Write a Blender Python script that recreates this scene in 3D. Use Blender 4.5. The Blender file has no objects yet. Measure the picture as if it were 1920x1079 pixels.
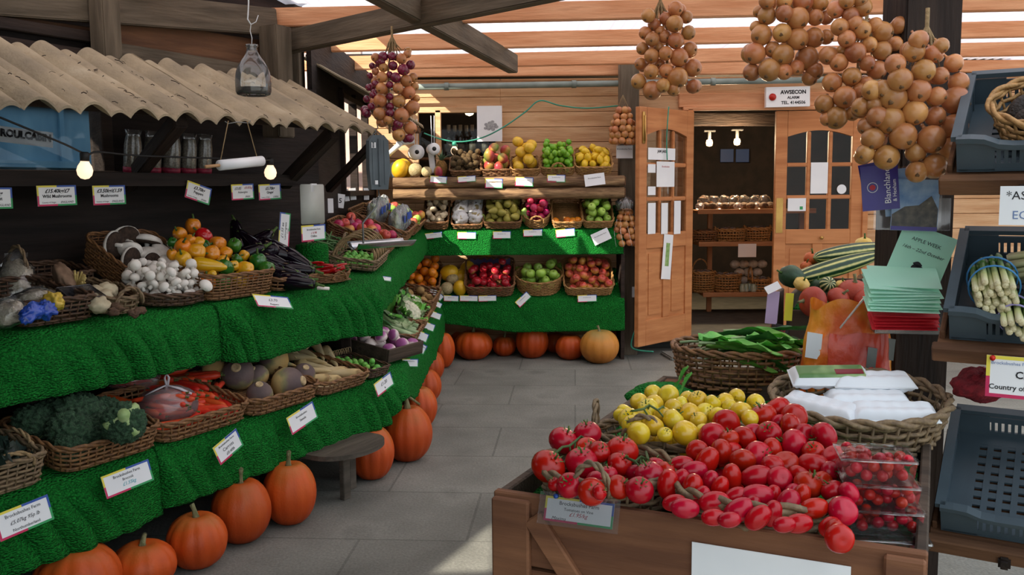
import bpy, bmesh, math, random
from mathutils import Vector, Matrix, Euler, noise
random.seed(7)
SC = bpy.context.scene
COL = SC.collection
PI = math.pi
R = math.radians

# ------------------------------------------------------------------ camera
FPX, EYE, PITCH, ROLL = 1700.0, 1.45, math.atan(184.5/1700.0), R(0.5)
_f = Vector((0, math.cos(PITCH), -math.sin(PITCH)))
_u0 = Vector((0, math.sin(PITCH), math.cos(PITCH)))
_r0 = Vector((1, 0, 0))
C_R = _r0*math.cos(ROLL) - _u0*math.sin(ROLL)
C_U = _u0*math.cos(ROLL) + _r0*math.sin(ROLL)
CAM = Vector((0, 0, EYE))
cd = bpy.data.cameras.new('camera'); cam = bpy.data.objects.new('camera', cd); COL.objects.link(cam)
cd.sensor_width = 36; cd.lens = 36*FPX/1920; cd.clip_start = .05; cd.clip_end = 200
cam.matrix_world = Matrix(((C_R.x, C_U.x, -_f.x, 0), (C_R.y, C_U.y, -_f.y, 0), (C_R.z, C_U.z, -_f.z, EYE), (0, 0, 0, 1)))
SC.camera = cam
# ------------------------------------------------------------------ world, sun, exposure
w = bpy.data.worlds.new('sky'); SC.world = w; w.use_nodes = True
nt = w.node_tree; bg = nt.nodes['Background']
tc = nt.nodes.new('ShaderNodeTexCoord'); sx = nt.nodes.new('ShaderNodeSeparateXYZ'); rp = nt.nodes.new('ShaderNodeValToRGB')
nt.links.new(tc.outputs['Generated'], sx.inputs[0]); nt.links.new(sx.outputs['Z'], rp.inputs[0]); nt.links.new(rp.outputs[0], bg.inputs[0])
rp.color_ramp.elements[0].position = .0; rp.color_ramp.elements[0].color = (.55, .58, .60, 1)
rp.color_ramp.elements[1].position = .6; rp.color_ramp.elements[1].color = (.80, .90, 1.0, 1)
bg.inputs[1].default_value = 1.0
sl = bpy.data.lights.new('sun', 'SUN'); sun = bpy.data.objects.new('sun', sl); COL.objects.link(sun)
sl.energy = 4.2; sl.angle = R(.6); sl.color = (1, .90, .76)
SUN_DIR = Vector((-.50, -.52, .46)).normalized()          # towards the sun
sun.rotation_euler = SUN_DIR.to_track_quat('Z', 'Y').to_euler()
SC.view_settings.view_transform = 'Standard'; SC.view_settings.look = 'None'
SC.view_settings.exposure = 1.1; SC.view_settings.gamma = 1; SC.view_settings.use_curve_mapping = False
SC.cycles.use_denoising = True
SC.cycles.max_bounces = 8; SC.cycles.diffuse_bounces = 4; SC.cycles.glossy_bounces = 3; SC.cycles.transmission_bounces = 6
SC.cycles.transparent_max_bounces = 12; SC.cycles.caustics_reflective = False; SC.cycles.caustics_refractive = False
SC.cycles.sample_clamp_indirect = 6

# ------------------------------------------------------------------ pixel rays -> real points
def ray(px, py): return C_R*((px-960)/FPX) + C_U*((539.5-py)/FPX) + _f
def at_y(px, py, Y): r = ray(px, py); return CAM + r*(Y/r.y)
def at_z(px, py, Z): r = ray(px, py); return CAM + r*((Z-EYE)/r.z)
def at_x(px, py, X): r = ray(px, py); return CAM + r*(X/r.x)
SEC = {'A': (Vector((-.743, 4.857, 0)), R(61)), 'B': (Vector((-.743, 4.857, 0)), R(90)), 'C': (Vector((-.743, 7.62, 0)), 0.0),
       'F': (Vector((-.048, 2.056, 0)), R(-25.1)), 'K': (Vector((1.165, 2.40, 0)), R(-31.5))}
def ax(sec):
    o, a = SEC[sec]; return o, Vector((math.cos(a), math.sin(a), 0)), Vector((-math.sin(a), math.cos(a), 0))
def S(sec, s, d, z):
    o, e, n = ax(sec); return o + e*s + n*d + Vector((0, 0, z))
def loc(sec, p):
    o, e, n = ax(sec); q = Vector(p)-o; return q.dot(e), q.dot(n), p[2]
def at_sec(sec, px, py, z0, k=0.0):          # on the surface z = z0 + k * depth of a display
    o, e, n = ax(sec); r = ray(px, py); t = (z0 + k*(CAM-o).dot(n) - EYE)/(r.z - k*r.dot(n)); return CAM + r*t
def at_d(sec, px, py, d):                    # on the vertical plane at depth d of a display
    o, e, n = ax(sec); r = ray(px, py); t = (d-(CAM-o).dot(n))/r.dot(n); return CAM + r*t
def size(p, px): return px*(Vector(p)-CAM).dot(_f)/FPX    # metres that px pixels span at p

# ------------------------------------------------------------------ mesh builder
class MB:
    def __init__(s): s.v = []; s.f = []; s.m = []; s.cur = 0
    def add(s, vs, fs):
        n = len(s.v); s.v += [tuple(v) for v in vs]; s.f += [tuple(i+n for i in f) for f in fs]; s.m += [s.cur]*len(fs); return s
    def box(s, c, d, rot=None, ch=0.0):
        c = Vector(c); x, y, z = d[0]/2, d[1]/2, d[2]/2
        if ch <= 0:
            vs = [Vector((i*x, j*y, k*z)) for i in (-1, 1) for j in (-1, 1) for k in (-1, 1)]
            fs = [(0, 1, 3, 2), (4, 6, 7, 5), (0, 4, 5, 1), (2, 3, 7, 6), (0, 2, 6, 4), (1, 5, 7, 3)]
        else:
            b = bmesh.new(); bmesh.ops.create_cube(b, size=1)
            for v in b.verts: v.co = Vector((v.co.x*2*x, v.co.y*2*y, v.co.z*2*z))
            bmesh.ops.bevel(b, geom=b.edges[:], offset=min(ch, x*.8, y*.8, z*.8), segments=1 if ch < .006 else 2, affect='EDGES')
            b.verts.index_update(); vs = [v.co.copy() for v in b.verts]; fs = [[v.index for v in f.verts] for f in b.faces]; b.free()
        if rot is not None: vs = [rot @ v for v in vs]
        return s.add([v+c for v in vs], fs)
    def tube(s, pts, r, seg=6, closed=False, cap=True, flat=1.0):
        pts = [Vector(p) for p in pts]; n = len(pts)
        rr = r if isinstance(r, (list, tuple)) else [r]*n
        T = []
        for i in range(n):
            a = pts[(i-1) % n] if (closed or i > 0) else pts[i]; b = pts[(i+1) % n] if (closed or i < n-1) else pts[i]
            t = b-a; T.append(t.normalized() if t.length > 1e-9 else Vector((0, 0, 1)))
        u = T[0].orthogonal().normalized()
        if abs(T[0].z) < .9: u = (Vector((0, 0, 1)) - T[0]*T[0].z).normalized()
        vs = []
        for i in range(n):
            u = u - T[i]*u.dot(T[i])
            u = u.normalized() if u.length > 1e-6 else T[i].orthogonal().normalized()
            v = T[i].cross(u)
            for k in range(seg):
                a = 2*PI*k/seg; vs.append(pts[i] + (u*math.cos(a)*flat + v*math.sin(a))*rr[i])
        fs = []
        for i in range(n if closed else n-1):
            j = (i+1) % n
            for k in range(seg):
                l = (k+1) % seg; fs.append((i*seg+k, i*seg+l, j*seg+l, j*seg+k))
        if cap and not closed:
            fs.append(tuple(range(seg-1, -1, -1))); fs.append(tuple((n-1)*seg+k for k in range(seg)))
        return s.add(vs, fs)
    def lathe(s, prof, seg=18, fn=None, mat=None):
        vs = []; n = len(prof)
        for i, (r, z) in enumerate(prof):
            for k in range(seg):
                a = 2*PI*k/seg; q = r*(fn(a, i/(n-1)) if fn else 1)
                vs.append(Vector((q*math.cos(a), q*math.sin(a), z)))
        fs = [(i*seg+k, i*seg+(k+1) % seg, (i+1)*seg+(k+1) % seg, (i+1)*seg+k) for i in range(n-1) for k in range(seg)]
        if prof[0][0] > 1e-6: fs.append(tuple(range(seg-1, -1, -1)))
        if prof[-1][0] > 1e-6: fs.append(tuple((n-1)*seg+k for k in range(seg)))
        if mat is not None: vs = [mat @ v for v in vs]
        return s.add(vs, fs)
    def grid(s, fn, nu, nv):
        vs = [fn(i/nu, j/nv) for j in range(nv+1) for i in range(nu+1)]
        fs = [(j*(nu+1)+i, j*(nu+1)+i+1, (j+1)*(nu+1)+i+1, (j+1)*(nu+1)+i) for j in range(nv) for i in range(nu)]
        return s.add(vs, fs)
    def slab(s, fn, nu, nv, th):             # a grid with thickness th along -normal (th a vector)
        th = Vector(th); n = len(s.v); s.grid(fn, nu, nv); m = len(s.v)
        s.grid(lambda u, v: Vector(fn(u, v))+th, nu, nv)
        W = nu+1; edge = [i for i in range(W)] + [j*W+nu for j in range(1, nv+1)] + [nv*W+i for i in range(nu-1, -1, -1)] + [j*W for j in range(nv-1, 0, -1)]
        fs = [(n+edge[k], m+edge[k], m+edge[(k+1) % len(edge)], n+edge[(k+1) % len(edge)]) for k in range(len(edge))]
        s.f += fs; s.m += [s.cur]*len(fs); return s
    def disc(s, pts, th):                    # a convex outline extruded by vector th
        n = len(pts); th = Vector(th); vs = [Vector(p) for p in pts]+[Vector(p)+th for p in pts]
        fs = [tuple(range(n-1, -1, -1)), tuple(range(n, 2*n))]+[(i, (i+1) % n, n+(i+1) % n, n+i) for i in range(n)]
        return s.add(vs, fs)
    def xf(s, M, start=0):
        s.v[start:] = [tuple(M @ Vector(v)) for v in s.v[start:]]; return s
    def mesh(s, name, mats, smooth=True, angle=None):
        me = bpy.data.meshes.new(name); me.from_pydata(s.v, [], s.f)
        for m in (mats if isinstance(mats, (list, tuple)) else [mats]): me.materials.append(m)
        if any(s.m): me.polygons.foreach_set('material_index', s.m)
        b = bmesh.new(); b.from_mesh(me); bmesh.ops.recalc_face_normals(b, faces=b.faces[:]); b.to_mesh(me); b.free()
        if smooth:
            me.polygons.foreach_set('use_smooth', [True]*len(me.polygons))
            if angle:
                try: me.set_sharp_from_angle(angle=angle)
                except Exception: pass
        me.update(); return me

def add(name, me, parent=None, l=(0, 0, 0), rot=(0, 0, 0), sc=1.0, mw=None):
    o = bpy.data.objects.new(name, me); COL.objects.link(o)
    if parent: o.parent = parent
    if mw is not None: o.matrix_basis = mw
    else:
        o.location = l; o.rotation_euler = rot; o.scale = (sc, sc, sc) if isinstance(sc, (int, float)) else sc
    return o
def thing(name, label, cat, me=None, l=(0, 0, 0), rot=(0, 0, 0), sc=1.0, group=None, kind=None, mw=None):
    o = add(name, me, None, l, rot, sc, mw); o['label'] = label; o['category'] = cat
    if group: o['group'] = group
    if kind: o['kind'] = kind
    return o
def struct(name, label, cat, me=None, **k): return thing(name, label, cat, me, kind='structure', **k)
def TRS(l, rot=(0, 0, 0), sc=1.0):
    s = (sc, sc, sc) if isinstance(sc, (int, float)) else sc
    return Matrix.LocRotScale(Vector(l), Euler(rot), Vector(s))
def basis(x, z, l=(0, 0, 0)):                # x along the piece, z roughly up
    x = Vector(x).normalized(); z = Vector(z); z = (z - x*z.dot(x)).normalized(); y = z.cross(x)
    return Matrix(((x.x, y.x, z.x, l[0]), (x.y, y.y, z.y, l[1]), (x.z, y.z, z.z, l[2]), (0, 0, 0, 1)))
def aim(d, l=(0, 0, 0), spin=0.0, sc=1.0):   # local +Z along d
    q = Vector(d).to_track_quat('Z', 'Y'); s = (sc, sc, sc) if isinstance(sc, (int, float)) else sc
    return Matrix.LocRotScale(Vector(l), q, Vector(s)) @ Matrix.Rotation(spin, 4, 'Z')
rnd = random.uniform

# ------------------------------------------------------------------ materials
def lin(c):
    if isinstance(c, str): c = [int(c[i:i+2], 16)/255 for i in (0, 2, 4)]
    return tuple(x/12.92 if x <= .04045 else ((x+.055)/1.055)**2.4 for x in c[:3]) + (1,)
def pm(name, c1, c2=None, rough=.5, scale=8, bump=0, bscale=None, spec=.5, coat=0, var=0, hue=0, stretch=(1, 1, 1), detail=4, c3=None, lo=.35, hi=.65, metal=0, plank=None, trans=0, alpha=1, emit=None, sss=0, kind='noise'):
    m = bpy.data.materials.new(name); m.use_nodes = True; t = m.node_tree; N = t.nodes; L = t.links
    b = N['Principled BSDF']; b.inputs['Roughness'].default_value = rough; b.inputs['Metallic'].default_value = metal
    b.inputs['Specular IOR Level'].default_value = spec; b.inputs['Coat Weight'].default_value = coat; b.inputs['Coat Roughness'].default_value = .12
    if trans: b.inputs['Transmission Weight'].default_value = trans
    if alpha < 1: b.inputs['Alpha'].default_value = alpha
    if sss: b.inputs['Subsurface Weight'].default_value = sss; b.inputs['Subsurface Radius'].default_value = (.02, .01, .005)
    c1 = lin(c1); c2 = lin(c2) if c2 else c1
    tc = N.new('ShaderNodeTexCoord'); mp = N.new('ShaderNodeMapping'); mp.inputs['Scale'].default_value = stretch
    L.new(tc.outputs['Object'], mp.inputs[0]); oi = None
    if var or hue:
        oi = N.new('ShaderNodeObjectInfo'); va = N.new('ShaderNodeVectorMath'); va.operation = 'ADD'
        ms = N.new('ShaderNodeMath'); ms.operation = 'MULTIPLY'; ms.inputs[1].default_value = 37
        L.new(oi.outputs['Random'], ms.inputs[0]); L.new(mp.outputs[0], va.inputs[0]); L.new(ms.outputs[0], va.inputs[1]); vec = va.outputs[0]
    else: vec = mp.outputs[0]
    nz = N.new('ShaderNodeTexNoise'); nz.inputs['Scale'].default_value = scale; nz.inputs['Detail'].default_value = detail; L.new(vec, nz.inputs['Vector'])
    rp = N.new('ShaderNodeValToRGB'); e = rp.color_ramp.elements; e[0].position = lo; e[0].color = c1; e[1].position = hi; e[1].color = c2
    if c3: k = e.new((hi+1)/2+.05); k.color = lin(c3)
    L.new(nz.outputs['Fac'], rp.inputs[0]); col = rp.outputs[0]
    if plank:                                # every board of a boarded surface has its own tone
        sp = N.new('ShaderNodeSeparateXYZ'); L.new(tc.outputs['Object'], sp.inputs[0])
        dv = N.new('ShaderNodeMath'); dv.operation = 'DIVIDE'; dv.inputs[1].default_value = plank[1]; L.new(sp.outputs['XYZ'.index(plank[0])], dv.inputs[0])
        fl = N.new('ShaderNodeMath'); fl.operation = 'FLOOR'; L.new(dv.outputs[0], fl.inputs[0])
        wn = N.new('ShaderNodeTexWhiteNoise'); wn.noise_dimensions = '1D'; L.new(fl.outputs[0], wn.inputs['W'])
        mr = N.new('ShaderNodeMapRange'); mr.inputs['To Min'].default_value = 1-plank[2]; mr.inputs['To Max'].default_value = 1+plank[2]; L.new(wn.outputs['Value'], mr.inputs[0])
        hs = N.new('ShaderNodeHueSaturation'); L.new(mr.outputs[0], hs.inputs['Value']); L.new(col, hs.inputs['Color']); col = hs.outputs[0]
    if oi:
        hs = N.new('ShaderNodeHueSaturation'); L.new(col, hs.inputs['Color']); col = hs.outputs[0]
        mr = N.new('ShaderNodeMapRange'); mr.inputs['To Min'].default_value = 1-var; mr.inputs['To Max'].default_value = 1+var; L.new(oi.outputs['Random'], mr.inputs[0]); L.new(mr.outputs[0], hs.inputs['Value'])
        if hue:
            ml = N.new('ShaderNodeMath'); ml.operation = 'MULTIPLY'; ml.inputs[1].default_value = 7.31; L.new(oi.outputs['Random'], ml.inputs[0])
            fr = N.new('ShaderNodeMath'); fr.operation = 'FRACT'; L.new(ml.outputs[0], fr.inputs[0])
            m2 = N.new('ShaderNodeMapRange'); m2.inputs['To Min'].default_value = .5-hue; m2.inputs['To Max'].default_value = .5+hue; L.new(fr.outputs[0], m2.inputs[0]); L.new(m2.outputs[0], hs.inputs['Hue'])
    L.new(col, b.inputs['Base Color'])
    if bump:
        bn = N.new('ShaderNodeTexNoise'); bn.inputs['Scale'].default_value = bscale or scale*3; bn.inputs['Detail'].default_value = 5; L.new(vec, bn.inputs['Vector'])
        bp = N.new('ShaderNodeBump'); bp.inputs['Strength'].default_value = bump; bp.inputs['Distance'].default_value = .01; L.new(bn.outputs['Fac'], bp.inputs['Height']); L.new(bp.outputs[0], b.inputs['Normal'])
    if emit: b.inputs['Emission Color'].default_value = lin(emit[0]); b.inputs['Emission Strength'].default_value = emit[1]
    return m
def two_tone(name, cols, axis='Z', lo=-.02, hi=.04, nscale=14, namt=.5, rough=.6, var=.1, spec=.4, bump=0, radial=0, bscale=60, coat=0):
    """colour by position along the object's own axis (skin colour of roots and fruit), broken up by noise; radial>0: that many stripes round Z"""
    m = bpy.data.materials.new(name); m.use_nodes = True; t = m.node_tree; N = t.nodes; L = t.links; b = N['Principled BSDF']
    b.inputs['Roughness'].default_value = rough; b.inputs['Specular IOR Level'].default_value = spec; b.inputs['Coat Weight'].default_value = coat
    tc = N.new('ShaderNodeTexCoord'); oi = N.new('ShaderNodeObjectInfo')
    nz = N.new('ShaderNodeTexNoise'); nz.inputs['Scale'].default_value = nscale; nz.inputs['Detail'].default_value = 5
    va = N.new('ShaderNodeVectorMath'); va.operation = 'ADD'; mm = N.new('ShaderNodeMath'); mm.operation = 'MULTIPLY'; mm.inputs[1].default_value = 31
    L.new(oi.outputs['Random'], mm.inputs[0]); L.new(tc.outputs['Object'], va.inputs[0]); L.new(mm.outputs[0], va.inputs[1]); L.new(va.outputs[0], nz.inputs['Vector'])
    if radial:
        gr = N.new('ShaderNodeTexGradient'); gr.gradient_type = 'RADIAL'; L.new(tc.outputs['Object'], gr.inputs[0])
        m1 = N.new('ShaderNodeMath'); m1.operation = 'MULTIPLY'; m1.inputs[1].default_value = radial*2*PI; L.new(gr.outputs['Fac'], m1.inputs[0])
        m2 = N.new('ShaderNodeMath'); m2.operation = 'SINE'; L.new(m1.outputs[0], m2.inputs[0])
        m3 = N.new('ShaderNodeMapRange'); m3.inputs['From Min'].default_value = -1; L.new(m2.outputs[0], m3.inputs[0]); src = m3.outputs[0]
    else:
        sp = N.new('ShaderNodeSeparateXYZ'); L.new(tc.outputs['Object'], sp.inputs[0])
        m3 = N.new('ShaderNodeMapRange'); m3.inputs['From Min'].default_value = lo; m3.inputs['From Max'].default_value = hi; L.new(sp.outputs['XYZ'.index(axis)], m3.inputs[0]); src = m3.outputs[0]
    ad = N.new('ShaderNodeMath'); ad.operation = 'MULTIPLY_ADD'; ad.inputs[1].default_value = namt
    sb = N.new('ShaderNodeMath'); sb.operation = 'SUBTRACT'; sb.inputs[1].default_value = .5; L.new(nz.outputs['Fac'], sb.inputs[0]); L.new(sb.outputs[0], ad.inputs[0]); L.new(src, ad.inputs[2])
    rp = N.new('ShaderNodeValToRGB'); e = rp.color_ramp.elements
    e[0].position = cols[0][0]; e[0].color = lin(cols[0][1]); e[1].position = cols[-1][0]; e[1].color = lin(cols[-1][1])
    for p, c in cols[1:-1]: k = e.new(p); k.color = lin(c)
    L.new(ad.outputs[0], rp.inputs[0])
    hs = N.new('ShaderNodeHueSaturation'); mr = N.new('ShaderNodeMapRange'); mr.inputs['To Min'].default_value = 1-var; mr.inputs['To Max'].default_value = 1+var
    L.new(oi.outputs['Random'], mr.inputs[0]); L.new(mr.outputs[0], hs.inputs['Value']); L.new(rp.outputs[0], hs.inputs['Color']); L.new(hs.outputs[0], b.inputs['Base Color'])
    if bump:
        bn = N.new('ShaderNodeTexNoise'); bn.inputs['Scale'].default_value = bscale; L.new(tc.outputs['Object'], bn.inputs['Vector'])
        bp = N.new('ShaderNodeBump'); bp.inputs['Strength'].default_value = bump; bp.inputs['Distance'].default_value = .004; L.new(bn.outputs['Fac'], bp.inputs['Height']); L.new(bp.outputs[0], b.inputs['Normal'])
    return m
def clear(name, tint=(1, 1, 1), gloss=.12, haze=.0, rough=.15, hz=(1, 1, 1), fk=1.0):
    """thin clear film or pane: mostly see-through, some reflection, some milky haze"""
    m = bpy.data.materials.new(name); m.use_nodes = True; t = m.node_tree; N = t.nodes; L = t.links; N.remove(N['Principled BSDF']); out = N['Material Output']
    a = N.new('ShaderNodeBsdfTransparent'); a.inputs[0].default_value = (*tint, 1)
    g = N.new('ShaderNodeBsdfGlossy'); g.inputs['Roughness'].default_value = rough
    fr = N.new('ShaderNodeFresnel'); fr.inputs[0].default_value = 1.45
    mx = N.new('ShaderNodeMath'); mx.operation = 'MULTIPLY_ADD'; mx.inputs[1].default_value = fk; mx.inputs[2].default_value = gloss; mx.use_clamp = True; L.new(fr.outputs[0], mx.inputs[0])
    s = N.new('ShaderNodeMixShader'); L.new(mx.outputs[0], s.inputs[0]); L.new(a.outputs[0], s.inputs[1]); L.new(g.outputs[0], s.inputs[2]); last = s
    if haze:
        d = N.new('ShaderNodeBsdfDiffuse'); d.inputs[0].default_value = (*hz, 1); s2 = N.new('ShaderNodeMixShader'); s2.inputs[0].default_value = haze
        L.new(s.outputs[0], s2.inputs[1]); L.new(d.outputs[0], s2.inputs[2]); last = s2
    L.new(last.outputs[0], out.inputs[0]); return m
M = {}
def wood(k, c1, c2, rough=.75, bump=.4, c3=None, **kw): M[k] = pm(k, c1, c2, rough=rough, scale=2.2, stretch=(1, 9, 9), bump=bump, bscale=9, detail=8, spec=.25, c3=c3, **kw)
wood('cedar', 'C88A60', 'E0A87E', c3='A06A46', var=.08)
wood('siding_wood', 'C2946A', 'DDB68C', c3='A3744E', plank=('Z', .133, .09))
wood('grey_timber', '4E4538', '6E6252', c3='3A3128', var=.12)
wood('dark_timber', '241C18', '3A2E27', c3='16110E', var=.15)
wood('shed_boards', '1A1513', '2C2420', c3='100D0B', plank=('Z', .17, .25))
wood('plank_brown', '5A3E2C', '7A563C', c3='3C291D', var=.12)
wood('crate_wood', '6A4632', '8A5E42', c3='4A3022', var=.1)
wood('crate_dark', '3E342C', '57493D', c3='2A231E', var=.1)
wood('door_wood', 'B57446', 'CC8B58', rough=.5, bump=.12, c3='9C5E36')
wood('stool_wood', '4A443C', '625A50', c3='332E29')
wood('shelf_wood', '9A6E4C', 'B58660', c3='7C563A', var=.1)
M['bark'] = pm('bark', '5E4838', 'A08260', rough=.95, scale=5, stretch=(1, 5, 5), bump=1.0, bscale=14, detail=9, c3='CBA680', spec=.1)
M['cut_wood'] = pm('cut_wood', 'B98A5C', 'CFA276', rough=.8, scale=20)
M['sheet_roof'] = pm('sheet_roof', '8A7F6C', 'A8997F', rough=.95, scale=5, bump=.6, bscale=60, c3='BDB199', detail=9, spec=.1, lo=.3, hi=.6)
M['wicker'] = pm('wicker', '6B4A30', '93693F', rough=.6, scale=60, bump=.3, bscale=150, var=.1, c3='4A3120')
M['wicker_light'] = pm('wicker_light', '97703F', 'B98D57', rough=.6, scale=60, bump=.3, bscale=150, var=.1, c3='7A572F')
M['wicker_grey'] = pm('wicker_grey', '6E5B45', '8D7758', rough=.65, scale=60, bump=.3, bscale=150, var=.08, c3='4B3D2E')
M['wicker_dark'] = pm('wicker_dark', '3E2C20', '5E432D', rough=.6, scale=60, bump=.3, bscale=150, var=.1, c3='2A1D15')
M['rope'] = pm('rope', '8A7350', 'A58D66', rough=.9, scale=90, bump=.5, bscale=300)
M['white_card'] = pm('white_card', 'E9ECEF', 'F3F5F6', rough=.55, scale=3)
M['yellow_ink'] = pm('yellow_ink', 'E6D84A', rough=.5); M['blue_ink'] = pm('blue_ink', '2C54A8', rough=.5)
M['red_ink'] = pm('red_ink', 'C9285C', rough=.5); M['green_ink'] = pm('green_ink', '2E9C5A', rough=.5)
M['ink'] = pm('ink', '16161C', rough=.6); M['red_pen'] = pm('red_pen', 'B02436', rough=.6); M['cyan_pen'] = pm('cyan_pen', '3CA9B8', rough=.6)
M['steel'] = pm('steel', 'B9BDC0', 'D0D3D5', rough=.25, metal=1, scale=12); M['dull_steel'] = pm('dull_steel', '6F7472', '8A8F8C', rough=.45, metal=.8)
M['grey_plastic'] = pm('grey_plastic', '3C4A52', '46555E', rough=.45, scale=5, bump=.05); M['pipe_grey'] = pm('pipe_grey', '6E7A74', '85918A', rough=.5, scale=6)
M['scale_grey'] = pm('scale_grey', '4A555A', '58646A', rough=.4); M['black'] = pm('black', '141414', '1E1D1C', rough=.6)
M['white_plastic'] = pm('white_plastic', 'E4E6E8', 'F0F2F3', rough=.35); M['foam_white'] = pm('foam_white', 'E6EBF0', 'F2F5F8', rough=.45, scale=4)
M['bulb'] = pm('bulb', 'FFE6C8', rough=.3, emit=('FFD8B0', .62))
M['brass'] = pm('brass', 'B08A4A', 'C9A35C', rough=.4, metal=.8)
M['pane'] = clear('pane', (.92, .95, .96), 0, 0, .02, fk=.35); M['film'] = clear('film', (1, 1, 1), .04, .03, .12); M['punnet_plastic'] = clear('punnet_plastic', (1, 1, 1), .0, .008, .08, fk=.7); M['milky_film'] = clear('milky_film', (1, .96, .95), .06, .13, .2, (.9, .8, .82))
M['bottle_glass'] = clear('bottle_glass', (.95, .97, .96), .05, .05, .05)
M['dark_glass'] = pm('dark_glass', '101512', rough=.1, coat=.5)
def turf(name, c1, c2):          # tufted in short rows
    m = pm(name, c1, c2, rough=.85, scale=150, spec=.15, detail=3, lo=.3, hi=.7); t = m.node_tree; N = t.nodes; L = t.links
    tc = N.new('ShaderNodeTexCoord'); v = N.new('ShaderNodeTexVoronoi'); v.inputs['Scale'].default_value = 1; mp = N.new('ShaderNodeMapping'); mp.inputs['Scale'].default_value = (95, 95, 170); L.new(tc.outputs['Object'], mp.inputs[0]); L.new(mp.outputs[0], v.inputs['Vector'])
    bp = N.new('ShaderNodeBump'); bp.inputs['Strength'].default_value = 1; bp.inputs['Distance'].default_value = .02; bp.invert = True
    L.new(v.outputs['Distance'], bp.inputs['Height']); L.new(bp.outputs[0], N['Principled BSDF'].inputs['Normal']); return m
M['turf'] = turf('turf', '0B6220', '209A38')
# ================================================================== the place itself
def conc():
    m = pm('concrete', '74756E', '8B8C84', rough=.9, scale=2.2, bump=.35, bscale=70, c3='5E5F5A', spec=.2, detail=9, lo=.3, hi=.6); t = m.node_tree; N = t.nodes; L = t.links
    b = N['Principled BSDF']; src = b.inputs['Base Color'].links[0].from_socket
    tc = N.new('ShaderNodeTexCoord'); mp = N.new('ShaderNodeMapping'); mp.inputs['Rotation'].default_value = (0, 0, R(4)); L.new(tc.outputs['Object'], mp.inputs[0])
    br = N.new('ShaderNodeTexBrick'); br.inputs['Scale'].default_value = 1; br.inputs['Brick Width'].default_value = .9; br.inputs['Row Height'].default_value = .6
    br.inputs['Mortar Size'].default_value = .006; br.inputs['Color1'].default_value = (1, 1, 1, 1); br.inputs['Color2'].default_value = (.88, .88, .88, 1); br.inputs['Mortar'].default_value = (.68, .68, .68, 1)
    L.new(mp.outputs[0], br.inputs['Vector']); mx = N.new('ShaderNodeMix'); mx.data_type = 'RGBA'; mx.blend_type = 'MULTIPLY'; mx.inputs['Factor'].default_value = 1
    L.new(src, mx.inputs['A']); L.new(br.outputs['Color'], mx.inputs['B'])
    n2 = N.new('ShaderNodeTexNoise'); n2.inputs['Scale'].default_value = 90; n2.inputs['Detail'].default_value = 3; L.new(tc.outputs['Object'], n2.inputs['Vector'])
    r2 = N.new('ShaderNodeMapRange'); r2.inputs['From Min'].default_value = .3; r2.inputs['From Max'].default_value = .7; r2.inputs['To Min'].default_value = .82; r2.inputs['To Max'].default_value = 1.12; L.new(n2.outputs['Fac'], r2.inputs[0])
    hs = N.new('ShaderNodeHueSaturation'); L.new(r2.outputs[0], hs.inputs['Value']); L.new(mx.outputs['Result'], hs.inputs['Color']); L.new(hs.outputs[0], b.inputs['Base Color']); return m
M['concrete'] = conc()
struct('floor', 'worn grey concrete paving slabs of the market walkway', 'floor', MB().box((0, 6, -.05), (24, 26, .1)).mesh('floor', M['concrete'], False))
def beam(name, p0, p1, wd, h, mat, label, cat='beam', ch=.006, up=(0, 0, 1)):
    p0 = Vector(p0); p1 = Vector(p1); L_ = (p1-p0).length
    return struct(name, label, cat, MB().box((0, 0, 0), (L_, wd, h), ch=ch).mesh(name, M[mat], False), mw=basis(p1-p0, up, (p0+p1)/2))
WY = 8.15
def boarded(name, label, rects, y, mat, th=.022, H=.133, lap=True):
    """horizontal boards over the rectangles (x0,x1,z0,z1) of a wall facing -Y"""
    b = MB()
    for x0, x1, z0, z1 in rects:
        k0 = math.floor(z0/H+1e-6)
        z = k0*H
        while z < z1-1e-4:
            a, c = max(z, z0), min(z+H, z1); 
            if c-a > .01: b.box(((x0+x1)/2, y+th/2-.004, (a+c)/2), (x1-x0, th, c-a-.005), rot=Matrix.Rotation(R(3.2 if lap else 0), 3, 'X') , ch=.004)
            z += H
        b.box(((x0+x1)/2, y+th+.03, (z0+z1)/2), (x1-x0, .02, z1-z0))
    return struct(name, label, 'wall', b.mesh(name, M[mat], False))
# back wall (boards round the bottle window and the doorway) and the shop behind it
boarded('wall_back', 'warm brown horizontal weatherboard wall beside the shop doorway', [(-1.3, -.86, .05, 2.42), (-.86, -.09, .05, 1.48), (-.86, -.09, 2.17, 2.42), (-.09, 1.58, .05, 2.42), (1.58, 3.18, 2.15, 2.42), (3.18, 7, .05, 2.42)], WY, 'siding_wood')
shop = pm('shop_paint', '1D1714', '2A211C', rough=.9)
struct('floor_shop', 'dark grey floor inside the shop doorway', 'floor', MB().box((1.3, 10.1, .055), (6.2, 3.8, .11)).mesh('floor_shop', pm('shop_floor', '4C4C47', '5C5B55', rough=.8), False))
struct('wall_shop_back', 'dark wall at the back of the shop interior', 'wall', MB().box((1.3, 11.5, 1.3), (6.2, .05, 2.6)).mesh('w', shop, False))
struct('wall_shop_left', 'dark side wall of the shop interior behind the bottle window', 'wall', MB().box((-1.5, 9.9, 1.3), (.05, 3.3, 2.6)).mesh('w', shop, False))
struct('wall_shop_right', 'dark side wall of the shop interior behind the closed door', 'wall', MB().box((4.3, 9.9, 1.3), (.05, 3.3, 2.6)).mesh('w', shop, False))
struct('ceiling_shop', 'dark ceiling of the shop interior', 'ceiling', MB().box((1.3, 9.9, 2.62), (6.2, 3.5, .05)).mesh('w', shop, False))
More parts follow.
